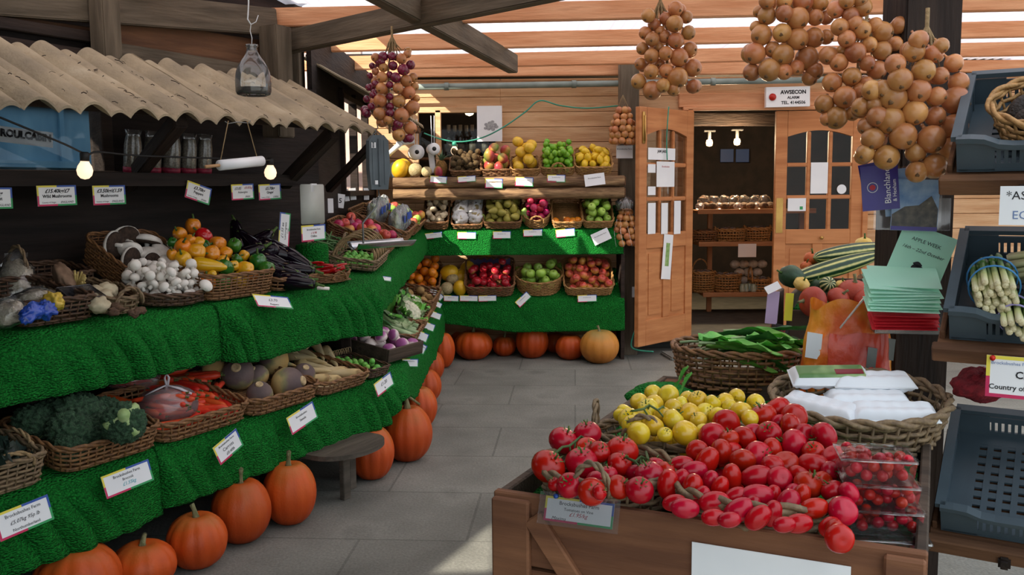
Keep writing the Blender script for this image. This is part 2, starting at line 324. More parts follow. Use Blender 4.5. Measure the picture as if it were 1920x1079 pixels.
struct('trim_lintel', 'long brown board over the shop doors', 'trim', MB().box((2.36, WY-.02, 2.215), (1.75, .04, .12), ch=.005).box((2.36, WY-.03, 2.14), (1.68, .06, .03), ch=.004).mesh('w', M['cedar'], False))
struct('trim_jamb', 'orange brown door jamb between the open door and the doorway', 'trim', MB().box((1.585, WY-.01, 1.12), (.05, .1, 2.04), ch=.005).box((3.15, WY-.01, 1.12), (.05, .1, 2.04), ch=.005).mesh('w', M['door_wood'], False))
struct('threshold_step', 'worn timber threshold step below the shop doorway', 'step', MB().box((2.0, 8.06, .05), (.95, .34, .1), ch=.012).mesh('w', pm('step_wood', '77705F', '8E8672', rough=.9, scale=3, stretch=(1, 8, 8), bump=.4), False))
struct('stone_slab', 'flat stone slab on the ground in front of the doorway', 'paving', MB().box((1.62, 7.72, .012), (.62, .3, .035), rot=Matrix.Rotation(R(8), 3, 'Z'), ch=.01).mesh('w', M['concrete'], False))

# doors
def door_leaf(name, label, W=.79, Ht=2.0):
    t = struct(name, label, 'door'); st = .105; b = MB(); zb = .95; zt = 1.835; mid = W/2
    b.box((st/2, 0, Ht/2), (st, .045, Ht), ch=.004).box((W-st/2, 0, Ht/2), (st, .045, Ht), ch=.004)
    b.box((mid, 0, .11), (W-2*st+.002, .044, .22), ch=.004).box((mid, 0, .89), (W-2*st+.002, .044, .13), ch=.004)
    b.box((mid, 0, .5225), (.09, .043, .605), ch=.004)
    n = 14                                                       # arched top rail
    arch = [(st+(W-2*st)*i/n, 1.775+.055*math.sin(PI*i/n)) for i in range(n+1)]
    for i in range(n):
        (xa, za), (xb, zb2) = arch[i], arch[i+1]
        b.add([(xa, -.0225, za), (xb, -.0225, zb2), (xb, -.0225, Ht), (xa, -.0225, Ht), (xa, .0225, za), (xb, .0225, zb2), (xb, .0225, Ht), (xa, .0225, Ht)], [(0, 1, 2, 3), (7, 6, 5, 4), (0, 4, 5, 1), (3, 2, 6, 7)])
    for k in (1, 2): b.box((st+(W-2*st)*k/3, 0, 1.385), (.035, .036, .87), ch=.006).box((mid, 0, .955+.287*k), (W-2*st, .034, .035), ch=.006)
    add('frame', b.mesh('door_frame', M['door_wood'], False), t)
    for sgn in (0, 1):
        x0 = st+.0 if sgn == 0 else mid+.045; wd = mid-.045-st
        add('panel', MB().box((x0+wd/2, 0, .52), (wd, .016, .62)).box((x0+wd/2, 0, .52), (wd-.07, .028, .54), ch=.008).mesh('door_panel', M['door_wood'], False), t)
    add('glazing', MB().box((mid, 0, 1.39), (W-2*st, .004, .9)).mesh('door_glazing', M['pane'], False), t)
    return t
dr = door_leaf('door_1', 'closed wooden door leaf with nine small panes beside the dark doorway', .785)
dr.location = (2.345, WY-.02, .115)
add('push_plate', MB().box((.045, -.024, 1.08), (.06, .004, .31)).mesh('push_plate', M['brass'], False), dr)
add('door_knob', MB().lathe([(.0, 0), (.008, .002), (.008, .015), (.016, .022), (.016, .034), (0, .04)], 12, mat=Matrix.Translation((.42, -.022, .88)) @ Matrix.Rotation(R(90), 4, 'X')).mesh('door_knob', M['brass']), dr)
dl = door_leaf('door_2', 'wooden door leaf with nine panes swung open outwards next to the grey post', .785)
HX, HY = 1.60, 8.10; FX, FY = 1.045, 7.55
dl.location = (HX, HY, .115); dl.rotation_euler = (0, 0, math.atan2(FY-HY, FX-HX))
add('door_bolt', MB().box((.735, .028, 1.83), (.035, .012, .26), ch=.003).tube([(.735, .04, 1.72), (.735, .04, 1.93)], .008).mesh('door_bolt', M['brass']), dl)

# bottle window in the back wall
def window_frame(name, label, x0, x1, z0, z1, y, mull=(), mat='plank_brown'):
    t = struct(name, label, 'window'); b = MB(); f = .05
    b.box(((x0+x1)/2, y, z1), (x1-x0+f, .07, f), ch=.004).box(((x0+x1)/2, y, z0), (x1-x0+f, .09, f), ch=.004)
    for x in (x0, x1)+tuple(mull): b.box((x, y, (z0+z1)/2), (f, .07, z1-z0), ch=.004)
    add('window_frame', b.mesh('window_frame', M[mat], False), t)
    add('pane', MB().box(((x0+x1)/2, y+.01, (z0+z1)/2), (x1-x0, .004, z1-z0)).mesh('pane', M['pane'], False), t); return t
window_frame('window_1', 'brown framed shop window with dark bottles standing behind it', -.84, -.11, 1.5, 2.15, WY-.01, (-.64,), 'siding_wood')
# posts, fascia, gutter
beam('corner_post', (1.01, 7.88, 0), (1.01, 7.88, 2.55), .16, .165, 'grey_timber', 'weathered grey timber post at the corner of the fruit stand beside the open door', 'post', up=(0, 1, 0))
struct('post_base_board', 'dark upright board closing the end of the fruit stand beside the grey post', 'board', MB().box((.935, 7.78, .55), (.03, .35, 1.1)).mesh('w', M['dark_timber'], False))
beam('fascia_beam', (-1.6, 8.02, 2.475), (7, 8.02, 2.475), .05, .1, 'cedar', 'orange brown fascia beam along the top of the weatherboard wall')
gp = MB().tube([(-1.3, 7.97, 2.33), (3.6, 7.97, 2.375)], .027, 12)
for x in (-.55, .55, 1.75, 2.6): gp.tube([(x-.02, 7.97, 2.337+.0092*(x+.55)), (x+.02, 7.97, 2.337+.0092*(x+.55))], .034, 12)
struct('drain_pipe', 'grey plastic drain pipe running under the fascia beam', 'pipe', gp.mesh('w', M['pipe_grey']))
for i, (Y, x0, lab) in enumerate([(7.24, -2.6, 'orange brown roof purlin next in front of the fascia beam'), (6.31, -2.6, 'orange brown roof purlin above the end of the short grey rafter'), (5.35, -2.6, 'orange brown roof purlin crossing above the middle of the short grey rafter'),
                                  (4.4, -1.78, 'orange brown roof purlin whose sawn end shows above the bottle trap'), (3.4, -1.5, 'roof purlin nearest to the open front of the stall')]):
    beam('roof_purlin', (x0, Y+.05*(2+x0) , 2.475-.012*(2-x0)), (7, Y-.16, 2.52), .048, .105, 'cedar', lab)
beam('tie_beam', (-1.42, 5.5, 2.305), (1.40, 2.98, 2.345), .07, .125, 'grey_timber', 'long grey tie beam crossing diagonally under the roof, with onions hanging from it')
beam('rafter', (-.72, 3.55, 2.34), (.02, 6.62, 2.34), .075, .13, 'grey_timber', 'short grey rafter running back under the purlins to the fascia')
# translucent roof sheets, giving way near the front to panels added for shade
rs = bpy.data.materials.new('roof_plastic'); rs.use_nodes = True; N = rs.node_tree.nodes; L = rs.node_tree.links; N.remove(N['Principled BSDF'])
tl = N.new('ShaderNodeBsdfTranslucent'); tl.inputs[0].default_value = (.54, .475, .49, 1); df = N.new('ShaderNodeBsdfDiffuse'); df.inputs[0].default_value = (.7, .68, .68, 1)
mx = N.new('ShaderNodeMixShader'); mx.inputs[0].default_value = .25; L.new(tl.outputs[0], mx.inputs[1]); L.new(df.outputs[0], mx.inputs[2]); L.new(mx.outputs[0], N['Material Output'].inputs[0])
def sheet(x0, x1, y0, y1, lab, xb=None):
    n = int((x1-x0)/.019); me = MB().grid(lambda u, v: Vector((x0+(x1+((xb or x1)-x1)*v-x0)*u, y0+(y1-y0)*v, 2.56+.008*math.cos(2*PI*(x0+(x1-x0)*u)/.076))), n, 1).mesh('roof_sheet', rs)
    return struct('roof_sheet', lab, 'roof', me, group='translucent roof sheets')
RL = 'sheet of pale translucent corrugated plastic roofing above the purlins'
for x0, x1, y0, y1, xb in [(-2.9, -1.93, 2.9, 4.2, None), (-1.93, -1.0, 2.9, 5.6, None), (-1.0, -.3, 2.4, 8.3, None), (-.3, .7, 2.4, 8.3, None), (.7, 1.7, 2.0, 8.3, None), (1.7, 2.7, 2.4, 8.3, None), (2.7, 3.5, 4.6, 8.3, None), (3.5, 4.5, 4.8, 8.3, None), (4.5, 5.5, 4.8, 8.3, None)]:
    sheet(x0, x1, y0, y1, RL, xb)
# unseen panels added to shade the front, gap shaped for the floor sun wedge
def shade_boards(pts, lab): struct('roof_shade_panel', lab, 'roof', MB().disc([Vector((x, y, 2.555)) for x, y in pts], (0, 0, .03)).mesh('roof_shade_panel', M['dark_timber'], False), group='roof panels added for shade')
RB = 'dark boarded panel added out of view to shade the front of the stall'
HX0, HY0, HX1, HY1 = -3.115, .40, -2.87, .975
for pts in ([(-4.6, -.6), (-2.86, -.6), (-2.86, HY0), (-4.6, HY0)], [(-4.6, HY0), (HX0, HY0), (HX1, HY1), (-4.6, HY1)], [(-4.6, HY1), (-2.86, HY1), (-2.86, 2.4), (-4.6, 2.4)], [(-2.86, -.6), (-1.0, -.6), (-1.0, 2.9), (-2.86, 2.9)], [(-1.0, -.6), (.7, -.6), (.7, 2.4), (-1.0, 2.4)]): shade_boards(pts, RB)

# vegetable shed on the near side: boarded back wall with a window, posts, rails
def sec_box(b, sec, s0, s1, d0, d1, z0, z1, ch=0):
    o, e, n = ax(sec); rot = Matrix.Rotation(SEC[sec][1], 3, 'Z'); b.box(S(sec, (s0+s1)/2, (d0+d1)/2, (z0+z1)/2), (s1-s0, d1-d0, z1-z0), rot=rot, ch=ch)
def local_struct(name, label, cat, sec, boxes, mat, ch=0, kind='structure', group=None):
    b = MB()
    for s0, s1, d0, d1, z0, z1 in boxes: b.box(((s0+s1)/2, (d0+d1)/2, (z0+z1)/2), (s1-s0, d1-d0, z1-z0), ch=ch)
    o, a = SEC[sec]; return thing(name, label, cat, b.mesh(name, M[mat], False), l=o, rot=(0, 0, a), kind=kind, group=group)
WD = .75
local_struct('wall_sun_block', 'dark boarded wall added out of view to block the sun', 'wall', 'A', [(-4.45, -4.42, -2.0, .78, 0, 2.1)], 'shed_boards')  # added out of view: stops low sun and darkens the near corner
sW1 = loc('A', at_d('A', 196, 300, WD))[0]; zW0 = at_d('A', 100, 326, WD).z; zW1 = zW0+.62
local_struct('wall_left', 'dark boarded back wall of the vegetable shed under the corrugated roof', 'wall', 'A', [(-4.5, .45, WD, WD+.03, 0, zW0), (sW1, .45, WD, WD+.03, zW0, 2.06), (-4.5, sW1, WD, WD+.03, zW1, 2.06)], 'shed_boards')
b = MB(); 
for s in (sW1-.01, sW1-1.25): b.box((s, 0, (zW0+zW1)/2), (.06, .09, zW1-zW0), ch=.004)
b.box((sW1-.6, 0, zW0-.01), (1.3, .12, .05), ch=.004).box((sW1-.6, 0, zW1), (1.3, .09, .05), ch=.004)
o, a = SEC['A']
t = struct('window_2', 'shed window looking onto the blue cabin with a bare bulb in front', 'window', l=S('A', 0, WD, 0), rot=(0, 0, a)); add('window_frame', b.mesh('window_frame', M['dark_timber'], False), t)
add('pane', MB().box((sW1-.6, .02, (zW0+zW1)/2), (1.2, .004, zW1-zW0)).mesh('pane', M['pane'], False), t)
# blue cabin outside that window
cab = struct('portable_cabin', 'weathered blue cabin seen through the shed window', 'building', l=S('A', 0, WD+1.3, 0), rot=(0, 0, a))
cb = MB().box((-1.7, .5, 1.25), (3.6, 1, 2.5))
for k in range(9): cb.box((-3.3+.42*k, -.006, 1.25), (.03, .02, 2.5))
cb.box((-1.7, -.02, 1.62), (3.6, .05, .04)).box((-1.7, -.02, 1.99), (3.6, .05, .03))
add('wall_panel', cb.mesh('wall_panel', pm('cabin_blue', '4A7690', '648EA4', rough=.7, scale=6, c3='7A8F8C', stretch=(1, 1, .3)), False), cab)
add('roof_band', MB().box((-1.7, -.03, 2.22), (3.7, .1, .34)).mesh('roof_band', pm('cabin_dark', '1C2733', '2C3B49', rough=.6, scale=20), False), cab)
# posts and rails above the corrugated roof
def rail(name, d, a, b_, h, mat, label, wd=.05):
    beam(name, at_d('A', *a, d), at_d('A', *b_, d), wd, h, mat, label)
rail('rail_plank', .72, (-40, -8), (515, 42), .15, 'grey_timber', 'wide grey brown plank along the top of the vegetable shed')
rail('rail_plank', .78, (-40, 52), (200, 84), .13, 'plank_brown', 'reddish brown plank on the shed before the short post')
rail('rail_plank', .78, (215, 66), (520, 108), .16, 'plank_brown', 'reddish brown plank between the two shed posts')
rail('rail', .70, (215, 96), (522, 144), .075, 'grey_timber', 'grey rail between the two shed posts above the corrugated roof')
rail('rail', .70, (-40, 76), (200, 112), .06, 'dark_timber', 'dark red rail on the shed just above the corrugated roof')
local_struct('wall_left_infill', 'dark boards behind the rails above the corrugated roof', 'wall', 'A', [(-4.5, .45, .84, .87, 2.0, 2.75)], 'dark_timber')
def post_at(px0, px1, py, d, z0, z1, mat, label, wd=None):
    a = at_d('A', px0, py, d); b_ = at_d('A', px1, py, d); c = (a+b_)/2; wv = (b_-a).length*.82
    return beam('shed_post', (c.x, c.y, z0), (c.x, c.y, z1), wd or wv, wv, mat, label, 'post', up=(SEC['A'][0]-S('A', 0, 1, 0)))
post_at(178, 220, 80, .64, 1.98, 2.36, 'grey_timber', 'short grey shed post rising out of the corrugated roof')
post_at(499, 536, 110, .64, 1.75, 2.36, 'grey_timber', 'slim grey shed post under the end of the tie beam')
beam('shed_post', (-1.33, 5.62, 0), (-1.33, 5.62, 2.5), .13, .17, 'grey_timber', 'thick dark corner post where the shed meets the side wall', 'post', up=(0, 1, 0))
# side wall beyond the shed with its bright window opening, and the pale wall outside it
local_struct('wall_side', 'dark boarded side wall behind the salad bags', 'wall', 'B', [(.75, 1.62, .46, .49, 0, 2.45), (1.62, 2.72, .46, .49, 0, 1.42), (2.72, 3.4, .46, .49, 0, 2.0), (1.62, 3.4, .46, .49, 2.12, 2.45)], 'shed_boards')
t = struct('window_3', 'bare window opening in the side wall with a bright pink wall outside', 'window'); b = MB()
for Y in (6.48, 7.0, 7.57): b.box((-1.2, Y, 1.79), (.06, .035, .76), ch=.004)
b.box((-1.19, 7.03, 1.43), (.1, 1.14, .04), ch=.004).box((-1.2, 7.03, 2.12), (.06, 1.14, .04), ch=.004)
add('window_frame', b.mesh('window_frame', M['dark_timber'], False), t)
struct('wall_outside', 'pale pinkish boarded wall outside the side window', 'wall', MB().box((-2.8, 8.25, 1.45), (2.96, .1, 2.9)).mesh('w', pm('pale_boards', 'C9A79A', 'DDBFB2', rough=.8, plank=('Z', .3, .06)), False))
# corrugated sheet roofs
def hump(t): return 1.3*math.sin(PI*t/.60)**.8 if t < .60 else .65*math.sin(PI*(t-.60)/.40)**.8
def corrugated(name, label, sec, s0, s1, d0, z0, run, rise, mat, big=.034, small=.013, per=.215):
    def f(u, v):
        s = s0+(s1-s0)*u; ph = 2*PI*s/per
        return Vector((s, d0+run*v, z0+rise*v+hump(s/per % 1)*big+.006*noise.noise((s*3, v*4, 1))))
    me = MB().slab(f, int((s1-s0)/per*30), 10, (0, 0, -.010)).mesh(name, M[mat], True, R(32)); o, a = SEC[sec]
    return struct(name, label, 'roof', me, l=o, rot=(0, 0, a))
for i, (s0, s1, lab) in enumerate([(-4.2, -1.95, 'dusty corrugated roof sheet over the mushrooms'), (-2.02, -.93, 'dusty corrugated roof sheet over the peppers'), (-1.0, .03, 'dusty corrugated roof sheet behind the hanging bottle trap')]):
    corrugated('corrugated_roof', lab, 'A', s0, s1, -.02+.004*i, 1.735+.006*i, .60, .30, 'sheet_roof')
corrugated('corrugated_roof', 'small corrugated roof sheet over the side window', 'B', .9, 3.0, .0, 1.98, .55, .30, 'sheet_roof', per=.12, big=.012, small=.006)
beam('eave_beam', S('A', -4.2, .24, 1.80), S('A', .02, .24, 1.80), .05, .05, 'dark_timber', 'dark beam under the eave of the corrugated roof')
beam('eave_beam', S('B', .9, .05, 1.955), S('B', 3.0, .05, 1.955), .05, .05, 'plank_brown', 'brown beam under the eave of the small corrugated roof')
def brace(a, b_, d0, d1, mat, label, w_=.06, h=.07): beam('brace', at_d('A', *a, d0), at_d('A', *b_, d1), w_, h, mat, label)
brace((238, 348), (338, 224), .70, .08, 'dark_timber', 'diagonal brace under the corrugated roof in front of the grain packets')
brace((532, 345), (626, 248), .55, .08, 'dark_timber', 'diagonal brace under the corrugated roof beside the white board')
beam('brace', S('B', .95, .42, 1.46), S('B', .45, .03, 1.74), .045, .05, 'dark_timber', 'dark diagonal brace crossing in front of the bright side window')
# shelves and their legs
def zAu(s, d): return .945+.12*d
def shelf(sec, s0, s1, d0, d1, z0, k, label, mat='dark_timber', rise=0.0):
    def f(u, v): s = s0+(s1-s0)*u; d = d0+(d1-d0)*v; return Vector((s, d, z0+k*(d-d0)+rise*s))
    o, a = SEC[sec]; return struct('display_shelf', label, 'shelf', MB().slab(f, 2, 1, (0, 0, -.028)).mesh('display_shelf', M[mat], False), l=o, rot=(0, 0, a))
KA, KL, KB, KC = .12, .16, .12, .50
shelf('A', -3.3, .0, .0, .74, .945, KA, 'upper shelf of the vegetable shed under the mushrooms and peppers')
shelf('A', -3.3, .0, -.187, .5, .465, KL, 'lower shelf of the vegetable shed under the broccoli and carrots')
shelf('B', .0, 2.76, .0, .45, .945, KB, 'upper shelf of the side display under the salad bags', rise=.0537)
shelf('B', -.12, 2.8, -.143, .40, .475, KL, 'lower shelf of the side display under the leeks')
shelf('C', .02, 1.67, .0, .42, 1.085, KC, 'upper fruit shelf below the log ledge')
shelf('C', .02, 1.67, -.02, .46, .505, KC, 'lowest fruit shelf above the pumpkins')
def leg(sec, s, d, z, label): p = S(sec, s, d, 0); beam('shelf_post', (p.x, p.y, 0), (p.x, p.y, z), .05, .05, 'dark_timber', label, 'post', up=(0, 1, 0))
for s in (-3.0, -1.9, -.9, -.1): leg('A', s, .12, .90, 'dark timber post under the vegetable shed shelves'); leg('A', s, -.05, .44, 'short dark timber post under the lower vegetable shelf')
for o in [x for x in bpy.data.objects if x.name.startswith('shelf_post')]: o['group'] = 'posts under the shed shelves' if 'short' not in o['label'] else 'short posts under the lower shelf'
# log ledge: two half-round slabs with the bark on
def log_slab(z0, z1, label):
    def f(u, v):
        a = -PI/2+PI*v; x = -.98+(1.92)*u; h = (z1-z0)/2
        r = 1+.10*noise.noise((x*3, a*1.5, z0))+.05*noise.noise((x*11, a*4, z0))
        return Vector((x, 7.60-.055*math.cos(a)*r*1.0, (z0+z1)/2+h*math.sin(a)*(1+.04*noise.noise((x*4, 1, z0)))))
    b = MB(); b.grid(f, 90, 12); t = thing('log_ledge', label, 'ledge', b.mesh('log_bark', M['bark']), kind='structure')
    c = MB().box((-.02, 7.80, (z0+z1)/2), (1.92, .40, z1-z0-.006)).box((.945, 7.6, (z0+z1)/2), (.01, .09, z1-z0-.02), ch=.004); add('sawn_face', c.mesh('sawn_face', M['plank_brown'], False), t); return t
log_slab(1.465, 1.555, 'upper bark covered log slab edging the fruit ledge'); log_slab(1.365, 1.462, 'lower bark covered log slab edging the fruit ledge')
# turf mats
def mat_cloth(name, label, sec, s0, s1, d0, z0, k, back, drop, seed, amp=.02, rise=0.0, wav=7.0, dropfn=None, mitre=None):
    nu = int((s1-s0)/.012); nv = 46; Ltot = back+drop
    def f(u, v):
        s = s0+(s1-s0)*u; q = v*Ltot; dr = drop*(dropfn(u) if dropfn else 1); nn = noise.noise((s*wav, 0, seed)); n2 = noise.noise((s*wav*2.3, v*3, seed+4))
        zz = z0+rise*s
        if q < back: d = d0+back-q; z = zz+k*(d-d0)+.006; w_ = max(0, 1-(back-q)/.05)
        else:
            h = (q-back)/drop*dr; e = min(1, h/.05); w_ = min(1, u/.04, (1-u)/.04); a2 = s*wav*1.3-h*4.5+.5*noise.noise((s*3, h*4, seed)); rg = (abs(2*(a2 % 1)-1)**.55)*max(0, .55+1.1*noise.noise((s*2.2, 5, seed)))
            d = d0-.018*e-w_*amp*(.25+.4*nn+.8*rg)*min(1, h/.10)-.03*h; z = zz+.006-h+.018*(1-e)*0
        if mitre: sa = mitre[0]+.554*max(0, d-mitre[1]); s = sa+(s1-sa)*u
        return Vector((s, d+.003*noise.noise((s*60, q*60, seed)), z+.003*noise.noise((s*60, q*60, seed+9))))
    me = MB().grid(f, nu, nv).mesh(name, M['turf']); o, a = SEC[sec]
    ob = thing(name, label, 'mat', me, l=o, rot=(0, 0, a)); md = ob.modifiers.new('thick', 'SOLIDIFY'); md.thickness = .012; md.offset = 1; return ob
mat_cloth('turf_mat', 'artificial grass mat hanging below the mushroom baskets', 'A', -3.3, -1.122, 0, .945, KA, .7, .21, 1, .055, dropfn=lambda u: 1.0+.06*u)
mat_cloth('turf_mat', 'folded artificial grass mat hanging below the pepper basket', 'A', -1.119, .0, -.006, .948, KA, .7, .255, 2, .075, wav=7, dropfn=lambda u: .92+.14*u+.07*math.sin(u*7))
mat_cloth('turf_mat', 'artificial grass mat hanging below the broccoli basket', 'A', -3.3, -1.62, -.187, .465, KL, .55, .24, 3, .06)
mat_cloth('turf_mat', 'artificial grass mat hanging below the carrots', 'A', -1.616, -1.003, -.189, .468, KL, .55, .22, 4, .045)
mat_cloth('turf_mat', 'artificial grass mat hanging below the swedes and parsnips beside the stool', 'A', -.9995, .0, -.187, .466, KL, .55, .215, 5, .045, dropfn=lambda u: 1-.5*max(0, min(1, (u-.78)/.14)))
mat_cloth('turf_mat', 'artificial grass mat hanging along the side display above the open box of oranges', 'B', -.0, 2.77, -.0, .945, KB, .40, .16, 6, .022, rise=.0537, mitre=(.012, 0))
mat_cloth('turf_mat', 'artificial grass mat hanging below the leeks and turnips', 'B', -.09, 2.74, -.143, .475, KL, .45, .24, 7, .02, wav=6, dropfn=lambda u: .45+.55*min(1, u/.14), mitre=(-.085, -.164))
mat_cloth('turf_mat', 'artificial grass mat hanging below the pears and plums', 'C', -.02, 1.68, .0, 1.085, KC, .40, .19, 8, .012, wav=3)
mat_cloth('turf_mat', 'artificial grass mat hanging above the row of pumpkins by the post', 'C', -.02, 1.69, -.02, .505, KC, .44, .25, 9, .016, wav=3, dropfn=lambda u: .62+.45*min(1, u*2.2)-.05*u)
# twigs and leaf litter lying on the corrugated sheets
b = MB(); g = random.Random(9)
for i in range(110):
    s = g.uniform(-3.0, -.05); v = g.uniform(.03, .9); t_ = s/.215 % 1; z = 1.745+.30*v+hump(t_)*.034+.004; a = g.uniform(0, 3.1); l_ = g.uniform(.004, .022); n = len(b.v)
    b.tube([(s-l_*math.cos(a), .60*v-.02-l_*math.sin(a), z-.5*l_*math.sin(a)), (s, .60*v-.02, z+.003), (s+l_*math.cos(a+.4), .60*v-.02+l_*math.sin(a+.4), z+.5*l_*math.sin(a+.4))], g.uniform(.0008, .002), 4)
thing('leaf_litter', 'dark twigs and leaf litter scattered on the corrugated roof', 'leaf litter', b.mesh('leaf_litter', M['dark_timber']), l=SEC['A'][0], rot=(0, 0, SEC['A'][1]), kind='stuff')
# ================================================================== things: makers
def sph(rx, rz, seg=18, n=12, top=0, bot=0, tw=.35, fn=None, prof=None):
    """body of revolution: an ellipsoid with a dimple at top and bottom; prof(t) scales the radius (t 0 bottom .. 1 top); fn(angle, t) makes ribs"""
    pr = []
    for i in range(n+1):
        a = -PI/2+PI*i/n; t = i/n; r = rx*math.cos(a)*(prof(t) if prof else 1); q = r/(rx*tw)
        z = rz*math.sin(a)-(top*math.exp(-q*q) if a > 0 else -bot*math.exp(-q*q)); pr.append((max(r, 0), z))
    return MB().lathe(pr, seg, fn)
def stem_tube(h, r, bend=.2, seg=7, flare=1.6, n=5):
    pts = [(bend*h*(i/n)**2, 0, h*i/n) for i in range(n+1)]; rr = [r*(flare-(flare-1)*min(1, i/n*2.2)) for i in range(n+1)]; rr[-1] = r*1.15
    return MB().tube(pts, rr, seg)
def star(n, r, w_, lift=.3, m=4, droop=0):
    b = MB()
    for k in range(n):
        a = 2*PI*k/n+rnd(-.15, .15); ca, sa = math.cos(a), math.sin(a)
        def f(u, v):
            q = r*v; ww = w_*(u-.5)*2*math.sin(PI*min(1, .18+.82*v))*(1-v*.6); return Vector((ca*q-sa*ww, sa*q+ca*ww, lift*r*v*v-droop*r*v*v*v))
        b.grid(f, 2, m)
    return b
def leaf_mesh(l, w_, curl=.3, ruf=.08, fold=.25, rib=True, seed=0, nu=8, nv=12, blunt=.6):
    def f(u, v):
        x = (u-.5)*2; ww = w_*.5*math.sin(PI*min(1, .06+.94*v))**blunt*(1-.15*v)
        y = l*v; z = curl*l*math.sin(v*1.5)*v*.8*(-1)+fold*ww*abs(x)**1.4+ruf*w_*noise.noise((x*2.5+seed, v*5, seed))*abs(x)
        return Vector((x*ww, y, z))
    return MB().grid(f, nu, nv)
P = {}            # kind -> dict(me, r, parts)
def prod(k, me, r, *parts): P[k] = dict(me=me, r=r, parts=parts)
def put(k, p, r, label, group=None, up=(0, 0, 1), spin=None, cat=None, name=None, sc=None, parts=True):
    d = P[k]; s = r/d['r'] if sc is None else sc
    t = thing(name or k, label, cat or k.replace('_', ' '), d['me'], group=group, mw=aim(up, p, rnd(0, 6.28) if spin is None else spin, s))
    if parts:
        for nm, me, mw in d['parts']: add(nm, me, t, mw=mw)
    return t
def jit(a, up=(0, 0, 1)): return (Vector(up)+Vector((rnd(-a, a), rnd(-a, a), rnd(-a, a)))).normalized()
I4 = Matrix.Identity(4)
def T(x, y, z): return Matrix.Translation((x, y, z))
# skins
m_red = pm('tomato_red', 'AA070E', 'BE0F15', rough=.26, scale=12, spec=.4, var=.12, hue=.008)
m_plum = pm('plum_tomato_red', 'A60712', 'BA0E1A', rough=.23, scale=14, spec=.4, var=.1, hue=.006)
m_yel = pm('tomato_yellow', 'D9B520', 'E3C83A', rough=.25, scale=12, var=.08, hue=.012, coat=.2)
m_cal = pm('calyx_green', '3C5A22', '56742E', rough=.7, scale=60)
m_on = pm('onion_skin', 'A4643A', 'C88E54', rough=.3, scale=14, stretch=(1, 1, .3), c3='7E4428', var=.18, hue=.012, coat=.1, lo=.3, hi=.7)
m_onr = pm('red_onion_skin', '5E0E2C', '84203F', rough=.25, scale=16, stretch=(1, 1, .3), var=.15, coat=.3)
m_root = pm('onion_root', '5A4028', '7A5C3C', rough=.95, scale=200)
m_neck = pm('dry_neck', 'A8885A', 'C4A878', rough=.9, scale=80)
m_pk = two_tone('pumpkin_skin', [(0, '9C380F'), (.45, 'B84716'), (.75, 'C4541B'), (1, 'B0622A')], lo=-.14, hi=.14, nscale=7, namt=.9, rough=.45, var=.14, spec=.35, bump=.25, bscale=90)
m_pk2 = two_tone('pumpkin_pale_skin', [(0, 'B06A2A'), (.4, 'C67E34'), (.7, 'D08C3A'), (1, 'A88A4A')], lo=-.14, hi=.14, nscale=6, namt=.9, rough=.5, var=.05, bump=.25, bscale=90)
m_pkst = pm('pumpkin_stalk', '5B5F3A', '8A8760', rough=.9, scale=60, stretch=(1, 1, .2), bump=.4)
m_car = pm('carrot_skin', 'D6421C', 'E6562C', rough=.45, scale=40, stretch=(1, 1, .5), var=.1, hue=.01, bump=.15)
m_par = two_tone('parsnip_skin', [(0, 'D8C290'), (.55, 'E6D2A4'), (.9, 'D4BA84'), (1, '9A7E54')], lo=-.1, hi=.1, nscale=30, namt=.35, rough=.7, bump=.2)
m_swe = two_tone('swede_skin', [(0, 'C6A262'), (.42, 'C4A870'), (.56, '8E8A60'), (.72, '75635E'), (1, '5E5050')], lo=-.07, hi=.07, nscale=16, namt=.7, rough=.75, bump=.35, bscale=50)
m_tur = two_tone('turnip_skin', [(0, 'E2D8D0'), (.55, 'E4D6D2'), (.72, 'A85C98'), (1, '84407C')], lo=-.04, hi=.045, nscale=18, namt=.5, rough=.45)
m_bro = pm('broccoli_green', '213C28', '416446', rough=.9, scale=90, bump=.9, bscale=300, c3='5A7E56', var=.15)
m_brs = pm('broccoli_stalk', '8FAE6A', 'B6CC90', rough=.6, scale=30)
m_cau = pm('cauliflower_white', 'CFCFB0', 'E2E2CC', rough=.8, scale=60, bump=.4)
m_lef = pm('leaf_green', '2E5A2A', '4F8040', rough=.55, scale=14, var=.15, hue=.02, c3='7FA060')
m_lef2 = pm('leaf_bright', '56A83C', '8CD060', rough=.5, scale=14, var=.15, hue=.015, c3='9CCB6A')
m_lef3 = pm('leaf_pale', '7F9F6A', 'B3C89A', rough=.55, scale=14, var=.12, c3='D6DEBE')
m_kale = pm('kale_dark', '14241E', '25392F', rough=.6, scale=20, var=.2)
m_mus = pm('mushroom_white', 'E4DFD4', 'F2EEE6', rough=.75, scale=40, var=.06, c3='B9A88E')
m_gill = pm('mushroom_gills', '2A1F18', '453428', rough=.95, scale=80)
m_pepy = pm('pepper_yellow', 'DDA018', 'E8B222', rough=.18, scale=9, coat=.4, var=.08, hue=.015)
m_pepo = pm('pepper_orange', 'D97A12', 'E5921E', rough=.18, scale=9, coat=.4, var=.08, hue=.012)
m_pepr = pm('pepper_red', 'A80E18', 'BE141C', rough=.18, scale=9, coat=.4, var=.08)
m_pepg = pm('pepper_green', '1E5A1C', '327824', rough=.18, scale=9, coat=.4, var=.15, hue=.02)
m_aub = pm('aubergine_skin', '0C060E', '150B18', rough=.14, scale=10, coat=.12, spec=.3)
m_chi = pm('chilli_red', 'B00C14', 'C81818', rough=.2, coat=.3, var=.1)
m_app_r = two_tone('apple_red', [(0, 'C8A04A'), (.25, 'C2404A'), (.6, 'B4202E'), (1, '9C1424')], lo=-.035, hi=.035, nscale=16, namt=.7, rough=.3, var=.15, coat=.15)
